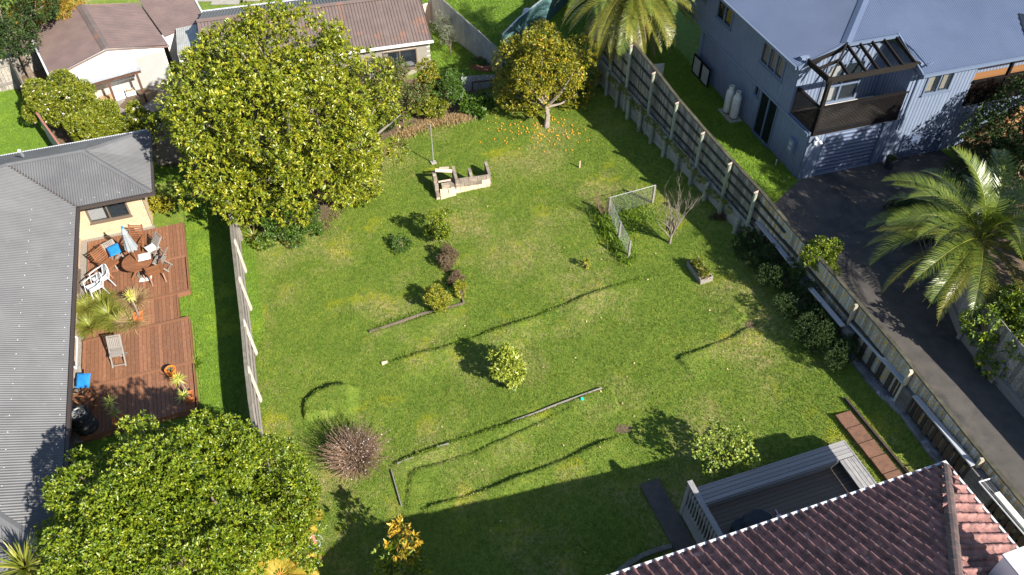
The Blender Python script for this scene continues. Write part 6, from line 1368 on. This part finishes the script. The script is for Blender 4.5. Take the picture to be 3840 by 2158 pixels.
pv = [sp(985, 1186), sp(1010, 1275)]; tag(beam('edging_strip', pv[0] + Vector((0, 0, .04)), pv[1] + Vector((0, 0, .04)), .03, .09, M['weathered']), 'thin timber strip sunk in the lawn below the blossoming twiggy bush', 'edging')
o = sp(962, 915); box_ = box('edge_stone', o + Vector((.08, 0, .03)), (.2, .09, .08), M['block'], None, .3); tag(box_, 'small pale stone at the left end of the long lawn step', 'stone')
# soil scars
for i, (pts, lab) in enumerate([([(1878, 812), (1893, 805), (1900, 818), (1890, 832), (1874, 828)], 'bare'), ([(1555, 1068), (1590, 1075), (1585, 1090), (1545, 1090)], 'bare')]):
    sheet_on('bare_soil', [tuple(sp(*q).xy) for q in pts], lambda x, y: height(x, y) + .012, M['soil'], res=.06)
# wire mesh fence corner
MPp = [sp(1641, 511), sp(1530, 541), sp(1556, 603), sp(1580, 652)]; mh = .84
t = thing('wire_mesh_fence', 'corner of low wire mesh fence on wooden posts around the leafless tree', 'fence', MPp[1])
for q in MPp: box('post', q + Vector((0, 0, mh / 2 - .05)), (.07, .07, mh + .1), M['weathered'], t, .3)
for a, b in zip(MPp, MPp[1:]):
    rl = MB(); rl.tube([a + Vector((0, 0, mh)), b + Vector((0, 0, mh))], .010, 6); rl.build('top_wire_rail', M['steelpole'], t)
    mb = MB(); L = (b - a).length; d = (b - a).normalized(); n = int(L / .1); H_ = mh - .02
    for k in range(-int(H_ / .1), n + 1):
        for sg in (1, -1):
            s0 = k * .1; s1 = s0 + H_; z0, z1 = (0, H_) if sg > 0 else (H_, 0); lo = max(0, -s0) ; hi = min(H_, L - s0)
            if hi - lo < .02: continue
            f0 = lo / H_; f1 = hi / H_; mb.tube([a + d * (s0 + lo) + Vector((0, 0, z0 + (z1 - z0) * f0)), a + d * (s0 + hi) + Vector((0, 0, z0 + (z1 - z0) * f1))], .0022, 3, cap=False)
    mb.build('mesh', M['wire'], t)
# planter box
q = [sp(1728, 668), sp(1762, 716), sp(1790, 706), sp(1757, 662)]; z = .22
t = thing('planter_box', 'long white framed planter box of herbs and weeds near the fence shadow', 'planter', q[0])
for a, b in zip(q, q[1:] + q[:1]): beam('side_board', a + Vector((0, 0, z * .4)), b + Vector((0, 0, z * .4)), .035, z, M['weathered'], t, ext=.015)
m_ = MB(); m_.prism([p_ + Vector((0, 0, .02)) for p_ in q], (0, 0, z * .55)); m_.build('soil', M['soil'], t)
cc = sum(q, Vector()) / 4; Vp, Fp, tp = leaves_at(np.array([tuple(cc + (q[1] - q[0]) * random.uniform(-.42, .42) + (q[3] - q[0]) * random.uniform(-.4, .4) + Vector((0, 0, .18 + random.random() * .2))) for _ in range(260)]), np.tile([0, 0, 1.], (260, 1)), 5, .09, .025, .9, 3); pl = mesh_np('herbs', Vp, Fp, LV['camellia'], t, attr=tp)
straps('dry_tuft', cc + (q[1] - q[0]) * .3 + Vector((0, 0, .15)), 60, .2, .4, .02, LV['straw'], t, 4)
# raised bed by the iron fences
q = [on(1766, 258), on(1806, 273), on(1856, 268), on(1825, 228), on(1772, 240)]
t = thing('raised_bed', 'brick edged raised bed of weeds behind the low iron sheets', 'planter', q[0])
for a, b in zip(q, q[1:] + q[:1]): beam('edge_board', a + Vector((0, 0, .15)), b + Vector((0, 0, .15)), .08, .3, M['redtrim'], t)
m_ = MB(); m_.prism([p_ for p_ in q], (0, 0, .22)); m_.build('soil', M['soil'], t)
cc = sum(q, Vector()) / 5; Vp, Fp, tp = leaves_at(np.array([tuple(cc + Vector((random.uniform(-.5, .5), random.uniform(-.35, .35), .25 + random.random() * .1))) for _ in range(160)]), np.tile([0, 0, 1.], (160, 1)), 5, .09, .04, .9, 13); mesh_np('weeds', Vp, Fp, LV['green'], t, attr=tp)
# small litter
def disc(name, p, r, m, label, cat, h=.02, n=14): b = MB(); b.lathe([(0, h), (r * .9, h), (r, h * .4), (r, 0)], p, n); return tag(b.build(name, m), label, cat)
q = sp(1464, 1011); disc('plastic_disc', Vector((q.x, q.y, hz(q.x, q.y) + .02)), .055, M['aqua'], 'small aqua green plastic disc beside the buried board edging', 'toy', .03)
b = MB(); q = on(3118, 1350); q.z = hz(q.x, q.y) + .03; b.tube([q + Vector(v) for v in [(-.18, .12, 0), (-.2, -.02, .01), (-.1, -.1, 0), (.02, -.02, .02), (.08, .08, .03), (.03, .12, .01), (.1, -.06, 0), (.14, -.1, .01)]], .008, 5); tag(b.build('wire_loop', M['wire']), 'loop of pale wire lying on the shaded grass near the concrete kerb', 'wire')
t = thing('hand_shovel', 'small pink plastic shovel lying on the dark raised deck', 'shovel', at(2922, 1938, 1.87)); q = at(2925, 1942, 1.87); box('blade', q, (.17, .13, .03), M['pink'], t, 1.9); b = MB(); b.tube([q + Vector((-.03, .08, .01)), q + Vector((-.07, .22, .02))], .016, 6); b.build('handle', M['pink'], t)
c = at(2830, 2005, 1.85); b = MB(); b.lathe([(.45, 0), (.46, .3), (.38, .62), (.30, .72), (.0, .75)], c, 10); tag(b.build('covered_barbecue', M['bluechair']), 'dark blue fabric cover over a barbecue at the edge of the roof', 'barbecue')
c = at(2770, 2008, 1.85); b = MB(); b.lathe([(.25, 0), (.25, .42), (.22, .45), (.0, .46)], c, 12); tag(b.build('storage_bin', M['bluechair']), 'round dark bin beside the covered barbecue', 'bin')
for i in range(60):
    u = random.uniform(960, 1900); v = random.uniform(440, 1400); 
    if u > 1700 and v < 700: continue
    q = sp(u, v)
    if not (-9 < q.x < 9.5): continue
    o = box('fallen_leaf', Vector((q.x, q.y, hz(q.x, q.y) + .045)), (.055, .03, .006), M['fallenleaf'], None, R=Euler((random.uniform(-.6, .6), random.uniform(-.6, .6), random.uniform(0, 6))).to_matrix().to_4x4()); tag(o, 'pale dry leaf lying on the open lawn', 'leaf', 'dry leaves scattered on the lawn')
# fold out clothes line, lower right
t = thing('clothesline', 'white fold out clothesline frame with wires by the corner of the tiled roof', 'clothesline', (12.4, 9.6, 2))
C_ = [at(3671, 1808, 3.2), at(3728, 1791, 3.2)]; d = Vector((.33, -.94, 0)); d.normalize()
far = [C_[0] + d * 2.7, C_[1] + d * 2.7]
for a, b in ((C_[0], far[0]), (C_[1], far[1]), (C_[0], C_[1]), (far[0], far[1])): m_ = MB(); m_.tube([a, b], .018, 6); m_.build('frame_bar', M['gutterwhite'], t)
for k in range(1, 7): a = C_[0].lerp(C_[1], k / 7); m_ = MB(); m_.tube([a, a + d * 2.7], .0035, 4); m_.build('line_wire', M['wire'], t)
for a in (C_[1].lerp(far[1], .15), C_[1].lerp(far[1], .85)): m_ = MB(); m_.tube([a, Vector((a.x, a.y, T(a.x, a.y)))], .025, 6); m_.build('post', M['gutterwhite'], t)
q = C_[0].lerp(C_[1], .55) + d * 1.55; pb = MB(); pb.prism([q + Vector((-.07, -.14, -.15)), q + Vector((.07, -.2, -.17)), q + Vector((.10, .2, -.02)), q + Vector((-.03, .22, 0))], (0, 0, .05)); tag(pb.build('peg_bag', M['cloth_white']), 'grey white peg bag hanging on the clothesline wires', 'bag')
# leaning posts and hose by the tree fern
a = on(1157, 2050); b_ = at(1153, 1968, a.z + .75); o = beam('old_post', a - Vector((0, 0, .1)), Vector((a.x - .02, a.y, a.z + .8)), .09, .12, M['weathered'], up=Vector((0, 1, 0))); tag(o, 'grey weathered post at the end of the paling fence by the fern', 'post')
a = on(1206, 2108); o = beam('red_board', a, at(1168, 1992, a.z + .85), .07, .05, M['redtrim']); tag(o, 'reddish board leaning against the grey post by the fern', 'board')
b = MB(); q0 = at(1185, 2045, .25); b.tube([q0 + Vector((.22 * math.cos(a_) * (1 - .02 * k), .16 * math.sin(a_), .32 - .012 * k)) for k, a_ in enumerate(np.linspace(0, 16, 60))], .010, 5); tag(b.build('garden_hose', M['hose']), 'coil of pale green hose hung beside the reddish board', 'hose')
# gas bottles by the blue house
def gas(p, label, cap):
    t = thing('gas_bottle', label, 'gas bottle', p); b = MB(); b.lathe([(.0, .03), (.15, .03), (.17, .08), (.17, .88), (.15, 1.0), (.08, 1.06), (.05, 1.08), (0, 1.08)], p, 18); b.build('cylinder', M['gasbottle'], t, smooth=True); b = MB(); b.lathe([(.10, 1.05), (.11, 1.2), (.09, 1.2), (.08, 1.06)], p, 14); b.build('collar', M['gasbottle'], t); b = MB(); b.lathe([(.16, 0), (.165, .05)], p, 16); b.build('foot_ring', M['rust'], t); b = MB(); b.lathe([(0, 1.06), (.03, 1.07), (.03, 1.16), (0, 1.17)], p, 8); b.build('valve', M[cap], t)
    bx = WallF(p, 17.5 - 60); bx.box('label_plate', -.07, .07, p[2] + .55, p[2] + .72, .165, .175, M['cloth_white'], t)
gp = F17.P(16.95, -24.2, UZ + .03); g2_ = F17.P(16.9, -24.65, UZ + .03)
gas(Vector(gp), 'tall grey gas bottle nearer the garage against the blue grey wall', 'rust'); gas(Vector(g2_), 'tall grey gas bottle with yellow valve against the blue grey wall', 'yellow')
fbox('plinth', F17, 16.65, 17.2, -24.95, -23.9, UZ - .02, UZ + .04, M['concrete']); tag(bpy.data.objects['plinth'], 'small concrete plinth under the two gas bottles', 'plinth')
for i, (b0, b1) in enumerate(((-28.0, -27.3), (-27.24, -26.55))):
    pw_ = westwall(F17, 17.1, 0); tt_ = thing('screen_panel', ['white ribbed screen panel leaning on the blue wall, the farther of two', 'white ribbed screen panel leaning on the blue wall, the nearer of two'][i], 'panel', F17.P(16.95, (b0 + b1) / 2, UZ))
    corrn('ribbed_sheet', [[pw_.P(b0 + .04, UZ + .05, .1), pw_.P(b1 - .04, UZ + .05, .1), pw_.P(b1 - .04, UZ + .8, .1), pw_.P(b0 + .04, UZ + .8, .1)]], (0, 0, -1), pw_.O, M['galv'], tt_, .06, .01, 'corr')
    for r_ in ((b0, b0 + .05, UZ, UZ + .86), (b1 - .05, b1, UZ, UZ + .86), (b0 + .05, b1 - .05, UZ, UZ + .05), (b0 + .05, b1 - .05, UZ + .8, UZ + .86)): pw_.box('frame', *r_, .07, .13, M['blackwood'], tt_)
q = [at(*v, z_) for v, z_ in (((2440, 263), UZ + .1), ((2487, 262), UZ + .1), ((2500, 213), UZ + .75), ((2450, 218), UZ + .75))]
ss = corrn('iron_panel', [[Vector((5.62, 30.95, UZ + .02)), Vector((6.42, 31.1, UZ + .02)), Vector((6.42, 31.1, UZ + .8)), Vector((5.62, 30.95, UZ + .8))]], (0, 0, -1), Vector((.18, -.98, 0)), M['galv'], None, .08, .012, 'corr'); tag(ss, 'white corrugated sheet standing on the bank just behind the tall fence', 'panel')
b = MB(); q = F17.P(20.9, -19.5, UZ); b.lathe([(.14, 0), (.2, .42), (.22, .45), (.18, .45), (.16, .3), (0, .3)], q, 14); t = thing('dark_plant_pot', 'dark plant pot between the garage door and the slatted panel', 'plant pot', q); b.build('pot', M['bluechair'], t); straps('leaf_clump', q + Vector((0, 0, .35)), 40, .2, .4, .03, LV['dark'], t, 3)
q = F17.P(16.95, -20.9, UZ); b = MB(); b.tube([q, q + Vector((0, 0, .2))], .02, 6); b.tube([q + Vector((0, 0, .2)), q + Vector((0, 0, .26))], .03, 8); tag(b.build('path_light', M['white']), 'small white garden light on the grass beside the blue house', 'lamp')
q = at(1985, 18, T(3) + .45); b = MB(); b.lathe([(.0, .5), (.2, .45), (.28, .2), (.3, 0), (.26, 0)], Vector((q.x - .1, q.y, T(q.x, q.y))), 14); tag(b.build('white_tub', M['white']), 'white upturned tub on the grass behind the green iron fence', 'tub')
# ------------------------------------------------------------------ furniture on the deck
DZ = -.5
def dk_at(cx, cy, z=DZ, o=(320, 840), k=.2175): return at(o[0] + cx * k, o[1] + cy * k, z)
def place(o, p, ang): o.matrix_basis = Matrix.Translation(p) @ Matrix.Rotation(ang, 4, 'Z'); WM[o.name] = o.matrix_basis.copy()
def origin(name, label, cat, group=None): return thing(name, label, cat, (0, 0, 0), group)
def armchair(label, m='teak', cat='chair', group=None, name='garden_armchair'):
    t = origin(name, label, cat, group)                       # faces +x
    for i in range(7): box('seat_slat', (-.21 + i * .07, 0, .42 + .006 * abs(i - 3)), (.058, .48, .02), M[m], t)
    for s in (-1, 1):
        beam('leg', (.30, s * .27, 0), (-.20, s * .27, .62), .035, .06, M[m], t, up=Vector((0, 1, 0))); beam('leg', (-.34, s * .24, 0), (.20, s * .24, .62), .035, .05, M[m], t, up=Vector((0, 1, 0)))
        beam('back_upright', (-.22, s * .25, .38), (-.42, s * .25, 1.0), .035, .05, M[m], t, up=Vector((0, 1, 0))); beam('armrest', (-.34, s * .29, .64), (.26, s * .29, .66), .07, .028, M[m], t)
    d = Vector((-.2, 0, .62)).normalized(); up_ = Vector((d.z, 0, -d.x))
    for i in range(7): c = Vector((-.25, 0, .50)) + d * (i * .078); box('back_slat', c, (.02, .47, .05), M[m], t, R=basis(up_, d))
    box('rail', (.24, 0, .40), (.03, .5, .06), M[m], t); return t
def folding(label, m='weathered', back_c=None, seat_c=None, name='folding_chair', group=None):
    t = origin(name, label, 'chair', group)
    for i in range(8): box('seat_slat', (-.18 + i * .052, 0, .43), (.043, .40, .018), M[m], t)
    for s in (-1, 1): beam('leg', (.30, s * .21, 0), (-.36, s * .21, .88), .03, .045, M[m], t, up=Vector((0, 1, 0))); beam('leg', (-.30, s * .18, 0), (.22, s * .18, .42), .03, .045, M[m], t, up=Vector((0, 1, 0)))
    d = Vector((-.6, 0, .8)).normalized(); n_ = Vector((.8, 0, .6))
    for i in range(7): c = Vector((0, -.165 + i * .055, 0)) + Vector((-.20, 0, .70)); box('back_slat', c, (.36, .042, .015), M[m], t, R=basis(d, Vector((0, 0, 1))))
    for z_, x_ in ((.56, -.08), (.86, -.33)): box('back_rail', (x_ - .02, 0, z_), (.03, .42, .05), M[m], t)
    for x_ in (.26, -.26): box('foot_rail', (x_, 0, .06), (.03, .38, .03), M[m], t)
    return t
table_c = dk_at(890, 640, .22)
t = thing('round_table', 'round slatted teak table with the folded grey parasol through its middle', 'table', (table_c.x, table_c.y, DZ))
for i in range(10):
    y0 = -.54 + i * .108; y1 = y0 + .102; xs_ = [math.sqrt(max(0, .54 ** 2 - y * y)) for y in (y0, (y0 + y1) / 2, y1)]; m_ = MB(); R = Matrix.Rotation(.25, 3, 'Z')
    pts = [(-xs_[0], y0), (xs_[0], y0), (xs_[1], (y0 + y1) / 2), (xs_[2], y1), (-xs_[2], y1), (-xs_[1], (y0 + y1) / 2)]; pts = [p_ for k_, p_ in enumerate(pts) if True]
    m_.prism([R @ Vector((x, y, 0)) + Vector((table_c.x, table_c.y, .18)) for x, y in pts], (0, 0, .028)); m_.build('top_slat', M['teak'], t)
for a in (.6, 2.2, 3.75, 5.3): beam('leg', (table_c.x + .42 * math.cos(a), table_c.y + .42 * math.sin(a), DZ), (table_c.x - .15 * math.cos(a), table_c.y - .15 * math.sin(a), .17), .04, .06, M['teak'], t)
m_ = MB(); m_.lathe([(.47, .12), (.50, .12), (.50, .18), (.47, .18)], (table_c.x, table_c.y, 0), 24, close=True); m_.build('apron', M['teak'], t)
u = thing('parasol', 'folded grey parasol standing through the round table', 'parasol', (table_c.x, table_c.y, DZ)); cx, cy = table_c.x, table_c.y
m_ = MB(); m_.tube([(cx, cy, DZ + .02), (cx, cy, 1.8)], .024, 8); m_.build('pole', M['teak'], u); m_ = MB(); m_.lathe([(.0, .0), (.22, .0), (.22, .06), (.05, .1), (.05, .2)], (cx, cy, DZ), 12); m_.build('base', M['block_dirty'], u)
m_ = MB(); nn = 32; prof_ = [(.04, 1.80), (.075, 1.62), (.11, 1.40), (.15, 1.15), (.19, .92), (.20, .84)]
for r_, z_ in prof_:
    for k in range(nn): a = 2 * math.pi * k / nn; q = r_ * (1 + .22 * math.cos(8 * a + z_ * 2)); m_.v.append((cx + q * math.cos(a), cy + q * math.sin(a), z_ + .03 * math.cos(8 * a)))
for i in range(len(prof_) - 1):
    for k in range(nn): m_.f.append((i * nn + k, i * nn + (k + 1) % nn, (i + 1) * nn + (k + 1) % nn, (i + 1) * nn + k))
m_.build('canopy', M['cloth_grey'], u, smooth=True)
m_ = MB(); m_.lathe([(.0, 1.82), (.05, 1.80), (.10, 1.66), (.12, 1.60)], (cx, cy, 0), 12); m_.build('vent', M['cloth_grey'], u); m_ = MB(); m_.lathe([(0, 1.93), (.03, 1.9), (.035, 1.83), (0, 1.8)], (cx, cy, 0), 8); m_.build('finial', M['cloth_blue'], u)
def cushion(p, L, Wd, rz, m, label, tilt=(0, 0), name='seat_cushion', th_=.05):
    mm = MB(); R = Matrix.Translation(Vector(p)) @ Matrix.Rotation(rz, 4, 'Z') @ Euler((tilt[0], tilt[1], 0)).to_matrix().to_4x4(); n_ = 8
    for i in range(n_ + 1):
        for j in range(n_ + 1):
            x = i / n_ - .5; y = j / n_ - .5; q = (1 - (2 * x) ** 4) * (1 - (2 * y) ** 4); mm.v.append(tuple(R @ Vector((x * L, y * Wd, th_ * q ** .5 * (.8 + .2 * math.sin(7 * x + 5 * y))))))
    for i in range(n_):
        for j in range(n_): a = i * (n_ + 1) + j; mm.f.append((a, a + n_ + 1, a + n_ + 2, a + 1))
    k0 = len(mm.v); mm.v += [tuple(R @ Vector((x * L, y * Wd, -.012))) for x, y in ((-.5, -.5), (.5, -.5), (.5, .5), (-.5, .5))]; mm.f.append((k0 + 3, k0 + 2, k0 + 1, k0)); c4 = [0, n_ * (n_ + 1), n_ * (n_ + 1) + n_, n_]
    for i in range(4):
        e0 = {0: [q * (n_ + 1) for q in range(n_ + 1)], 1: [n_ * (n_ + 1) + q for q in range(n_ + 1)], 2: [(n_ - q) * (n_ + 1) + n_ for q in range(n_ + 1)], 3: [n_ - q for q in range(n_ + 1)]}[i]; mm.f.append(tuple(reversed(e0)) + (k0 + i, k0 + (i + 1) % 4))
    return tag(mm.build(name, m, smooth=False), label, 'cushion')
cushion((cx + .19, cy + .24, .215), .44, .40, .35, M['cloth_white'], 'white square cushion lying on the round teak table')
A_ = armchair('teak armchair left of the round table, facing right'); place(A_, dk_at(470, 820), -.45)
B_ = armchair('teak armchair with its back to the camera below the round table'); place(B_, dk_at(1255, 945), 2.05)
C2 = armchair('teak armchair half hidden behind the folded parasol'); place(C2, dk_at(930, 470), -1.6)
D_ = folding('silver weathered folding chair with a white cushion on its seat'); p_ = dk_at(1230, 550); place(D_, p_, -2.35); cushion(p_ + Vector((-.05, -.03, .46)), .42, .42, -2.35, M['cloth_white'], 'white cushion on the seat of a weathered folding chair')
E_ = folding('silver weathered folding chair right of the round table, side on'); place(E_, dk_at(1340, 760), 3.05)
F_ = folding('silver weathered folding chair with a blue cushion over its back'); p_ = dk_at(580, 680); place(F_, p_, -.75); cushion(at(428, 938, .42), .42, .40, .5, M['cloth_blue'], 'blue cushion draped over a folding chair back by the table', tilt=(.45, -.2))
cushion(dk_at(1040, 920, DZ + .02), .44, .42, .2, M['cloth_white'], 'white cushion dropped on the deck below the table'); cushion(dk_at(985, 830, DZ + .05), .3, .25, .6, M['rosewood'], 'small folded cream cloth on the deck below the table')
H_ = folding('silver weathered folding chair alone on the lower deck'); place(H_, at(452, 1352, -.46), -1.35)
K_ = armchair('teak armchair in the corner above the stack of tyres'); place(K_, at(352, 1530, -.46), .9)
L_ = folding('dark weathered folding chair with a blue cushion by the brick wall', 'weathered'); p_ = at(300, 1466, -.46); place(L_, p_, -1.5); cushion(at(312, 1428, .38), .42, .46, .05, M['cloth_blue'], 'blue cushion on the folding chair by the brick wall', tilt=(.5, 0))
def plastic(label):
    t = origin('plastic_chair', label, 'chair')               # faces +x
    m_ = MB(); m_.prism([Vector(v) for v in [(-.2, -.2, .42), (.24, -.24, .44), (.24, .24, .44), (-.2, .2, .42)]], (0, 0, .02)); m_.build('seat', M['white'], t)
    for s in (-1, 1):
        beam('leg', (.30, s * .29, 0), (.22, s * .26, .62), .05, .03, M['white'], t); beam('leg', (-.32, s * .25, 0), (-.2, s * .22, .44), .05, .03, M['white'], t)
        m_ = MB(); m_.tube([(.24, s * .27, .62), (.0, s * .30, .66), (-.2, s * .27, .70), (-.30, s * .18, .80)], .025, 6); m_.build('armrest', M['white'], t)
    m_ = MB(); m_.tube([(-.22, -.22, .44), (-.28, -.25, .65), (-.33, -.18, .82), (-.36, 0, .90), (-.33, .18, .82), (-.28, .25, .65), (-.22, .22, .44)], .025, 6); m_.build('back_frame', M['white'], t)
    for k in range(7): y = -.15 + k * .05; beam('back_slat', (-.21, y * .8, .44), (-.345, y, .86 - abs(y) * .6), .028, .012, M['white'], t)
    return t
P1 = plastic('white plastic armchair in front of the two by the deck wall'); place(P1, dk_at(230, 1230), -2.35)
P2 = plastic('white plastic armchair nested behind the other near the tussocks'); place(P2, dk_at(330, 1090), -2.3)
# tyres
tp_ = at(294, 1548, .34); tp_.z = -.46
for k in range(4):
    t = thing('car_tyre', ['car tyre at the bottom of the stack beside the deck wall', 'second car tyre from the bottom of the stack', 'third car tyre from the bottom of the stack', 'car tyre with a silver alloy wheel on top of the stack'][k], 'tyre', (tp_.x, tp_.y, -.46 + k * .2)); q = tp_ + Vector((random.uniform(-.03, .03), random.uniform(-.03, .03), k * .2))
    m_ = MB(); m_.lathe([(.20, .03), (.24, .0), (.30, .0), (.325, .03), (.33, .10), (.325, .17), (.30, .2), (.24, .2), (.20, .17), (.19, .10)], q, 28, close=True); m_.build('rubber', M['rubber'], t, smooth=True)
    if k == 3:
        m_ = MB(); m_.lathe([(.195, .04), (.215, .17), (.205, .19), (.18, .17), (.175, .05)], q, 28, close=True); w_ = m_.build('rim', M['alloy'], t); m_ = MB(); m_.lathe([(0, .165), (.045, .16), (.05, .1)], q, 12); m_.build('hub', M['alloy'], w_)
        for j in range(7): a = j * 2 * math.pi / 7; m_ = MB(); m_.bar(q + Vector((.03 * math.cos(a), .03 * math.sin(a), .15)), q + Vector((.19 * math.cos(a), .19 * math.sin(a), .16)), .032, .03); m_.build('spoke', M['alloy'], w_)
# potted plants
def squarepot(p, s, h, m, rz, t):
    b = MB(); R = Matrix.Rotation(rz, 3, 'Z'); o_ = [R @ Vector((x, y, 0)) for x, y in ((-1, -1), (1, -1), (1, 1), (-1, 1))]
    for i in range(4):
        j = (i + 1) % 4; a, c = o_[i], o_[j]; b.poly([p + a * s * .38, p + c * s * .38, p + c * s * .5 + Vector((0, 0, h)), p + a * s * .5 + Vector((0, 0, h))]); b.poly([p + a * s * .5 + Vector((0, 0, h)), p + c * s * .5 + Vector((0, 0, h)), p + c * s * .42 + Vector((0, 0, h)), p + a * s * .42 + Vector((0, 0, h))]); b.poly([p + a * s * .42 + Vector((0, 0, h)), p + c * s * .42 + Vector((0, 0, h)), p + c * s * .38 + Vector((0, 0, h * .6)), p + a * s * .38 + Vector((0, 0, h * .6))])
    b.poly([p + a * s * .40 + Vector((0, 0, h * .82)) for a in o_]); return b.build('pot', m, t)
def potted(label, base, heads, pot='square', seed=1, nb=46, L=(.22, .34)):
    t = thing('potted_yucca', label, 'potted plant', base); base = Vector(base)
    if pot == 'square': squarepot(base, .34, .26, M['terracotta'], .3, t)
    elif pot == 'round': m_ = MB(); m_.lathe([(0, .0), (.12, 0), (.17, .2), (.18, .32), (.155, .32), (.14, .25), (0, .25)], base, 18); m_.build('pot', M['orangepot'], t, smooth=False)
    for i, hd in enumerate(heads):
        hd = Vector(hd); s_ = base + Vector((0, 0, .2)); m_ = MB(); m_.tube([s_, s_.lerp(hd, .5) + Vector((.06, -.02, .02)), hd], [.035, .028, .024], 7); m_.build('stem', M['bark_pale'], t); straps('leaf_rosette', hd, nb, L[0], L[1], .032, LV['yucca'], t, seed + i, elev=(-.6, 1.5), droop=.15, nseg=2)
    return t
p_ = at(526, 1200, -.52); potted('yellow leafed yucca in a terracotta pot by the tussock grass', p_, [at(485, 1113, .35)], seed=1)
p_ = at(452, 1590, -.46); potted('yellow leafed yucca in a terracotta pot in the deck shade', p_, [at(413, 1508, .3), at(427, 1548, -.05)], seed=3, nb=34)
p_ = at(712, 1500, -.46); potted('two headed yellow yucca at the right edge of the deck', p_, [at(669, 1423, .35), at(684, 1486, .1)], seed=6)
p_ = at(648, 1408, -.46); t = potted('round glazed orange pot with a small green succulent', p_, [], 'round'); straps('succulent', p_ + Vector((0, 0, .28)), 50, .08, .16, .03, LV['grey'], t, 9, elev=(.2, 1.4), droop=.1)
# tussocks between the decks
for i, (u_, v_, L_, n_, lm_, lab) in enumerate([(335, 1165, .75, 260, 'strap', 'arching green tussock nearest the open sash'), (385, 1150, .8, 300, 'strap', 'arching green tussock at the top of the clump'), (415, 1200, .85, 320, 'strap', 'largest arching green tussock in the middle of the clump'), (345, 1235, .7, 260, 'strap', 'arching tussock at the lower left of the clump'), (455, 1225, .8, 260, 'strap', 'arching tussock beside the terracotta pot'), (515, 1140, .75, 260, 'straw', 'dry straw coloured tussock above the terracotta pot'), (500, 1225, .8, 200, 'straw', 'dry straw coloured tussock below the terracotta pot')]):
    p_ = at(u_, v_, -.65); clump('tussock_grass', lab, 'plant', p_, int(n_ * 2.2), L_ * .6, L_ * 1.1, .018, lm_, 120 + i, elev=(.45, 1.5), droop=.7, nseg=4, origin=.12)
p_ = at(732, 1372, LZ); clump('leafy_clump', 'fresh green clump of long leaves on the grass at the deck edge', 'plant', p_, 120, .25, .45, .02, 'lush', 140, elev=(.5, 1.4), droop=.6, nseg=3, origin=.1)
sb = [F19.P(-7.9, -24.1, 0), F19.P(-6.0, -24.1, 0), F19.P(-6.0, -22.62, 0), F19.P(-7.95, -22.62, 0)]
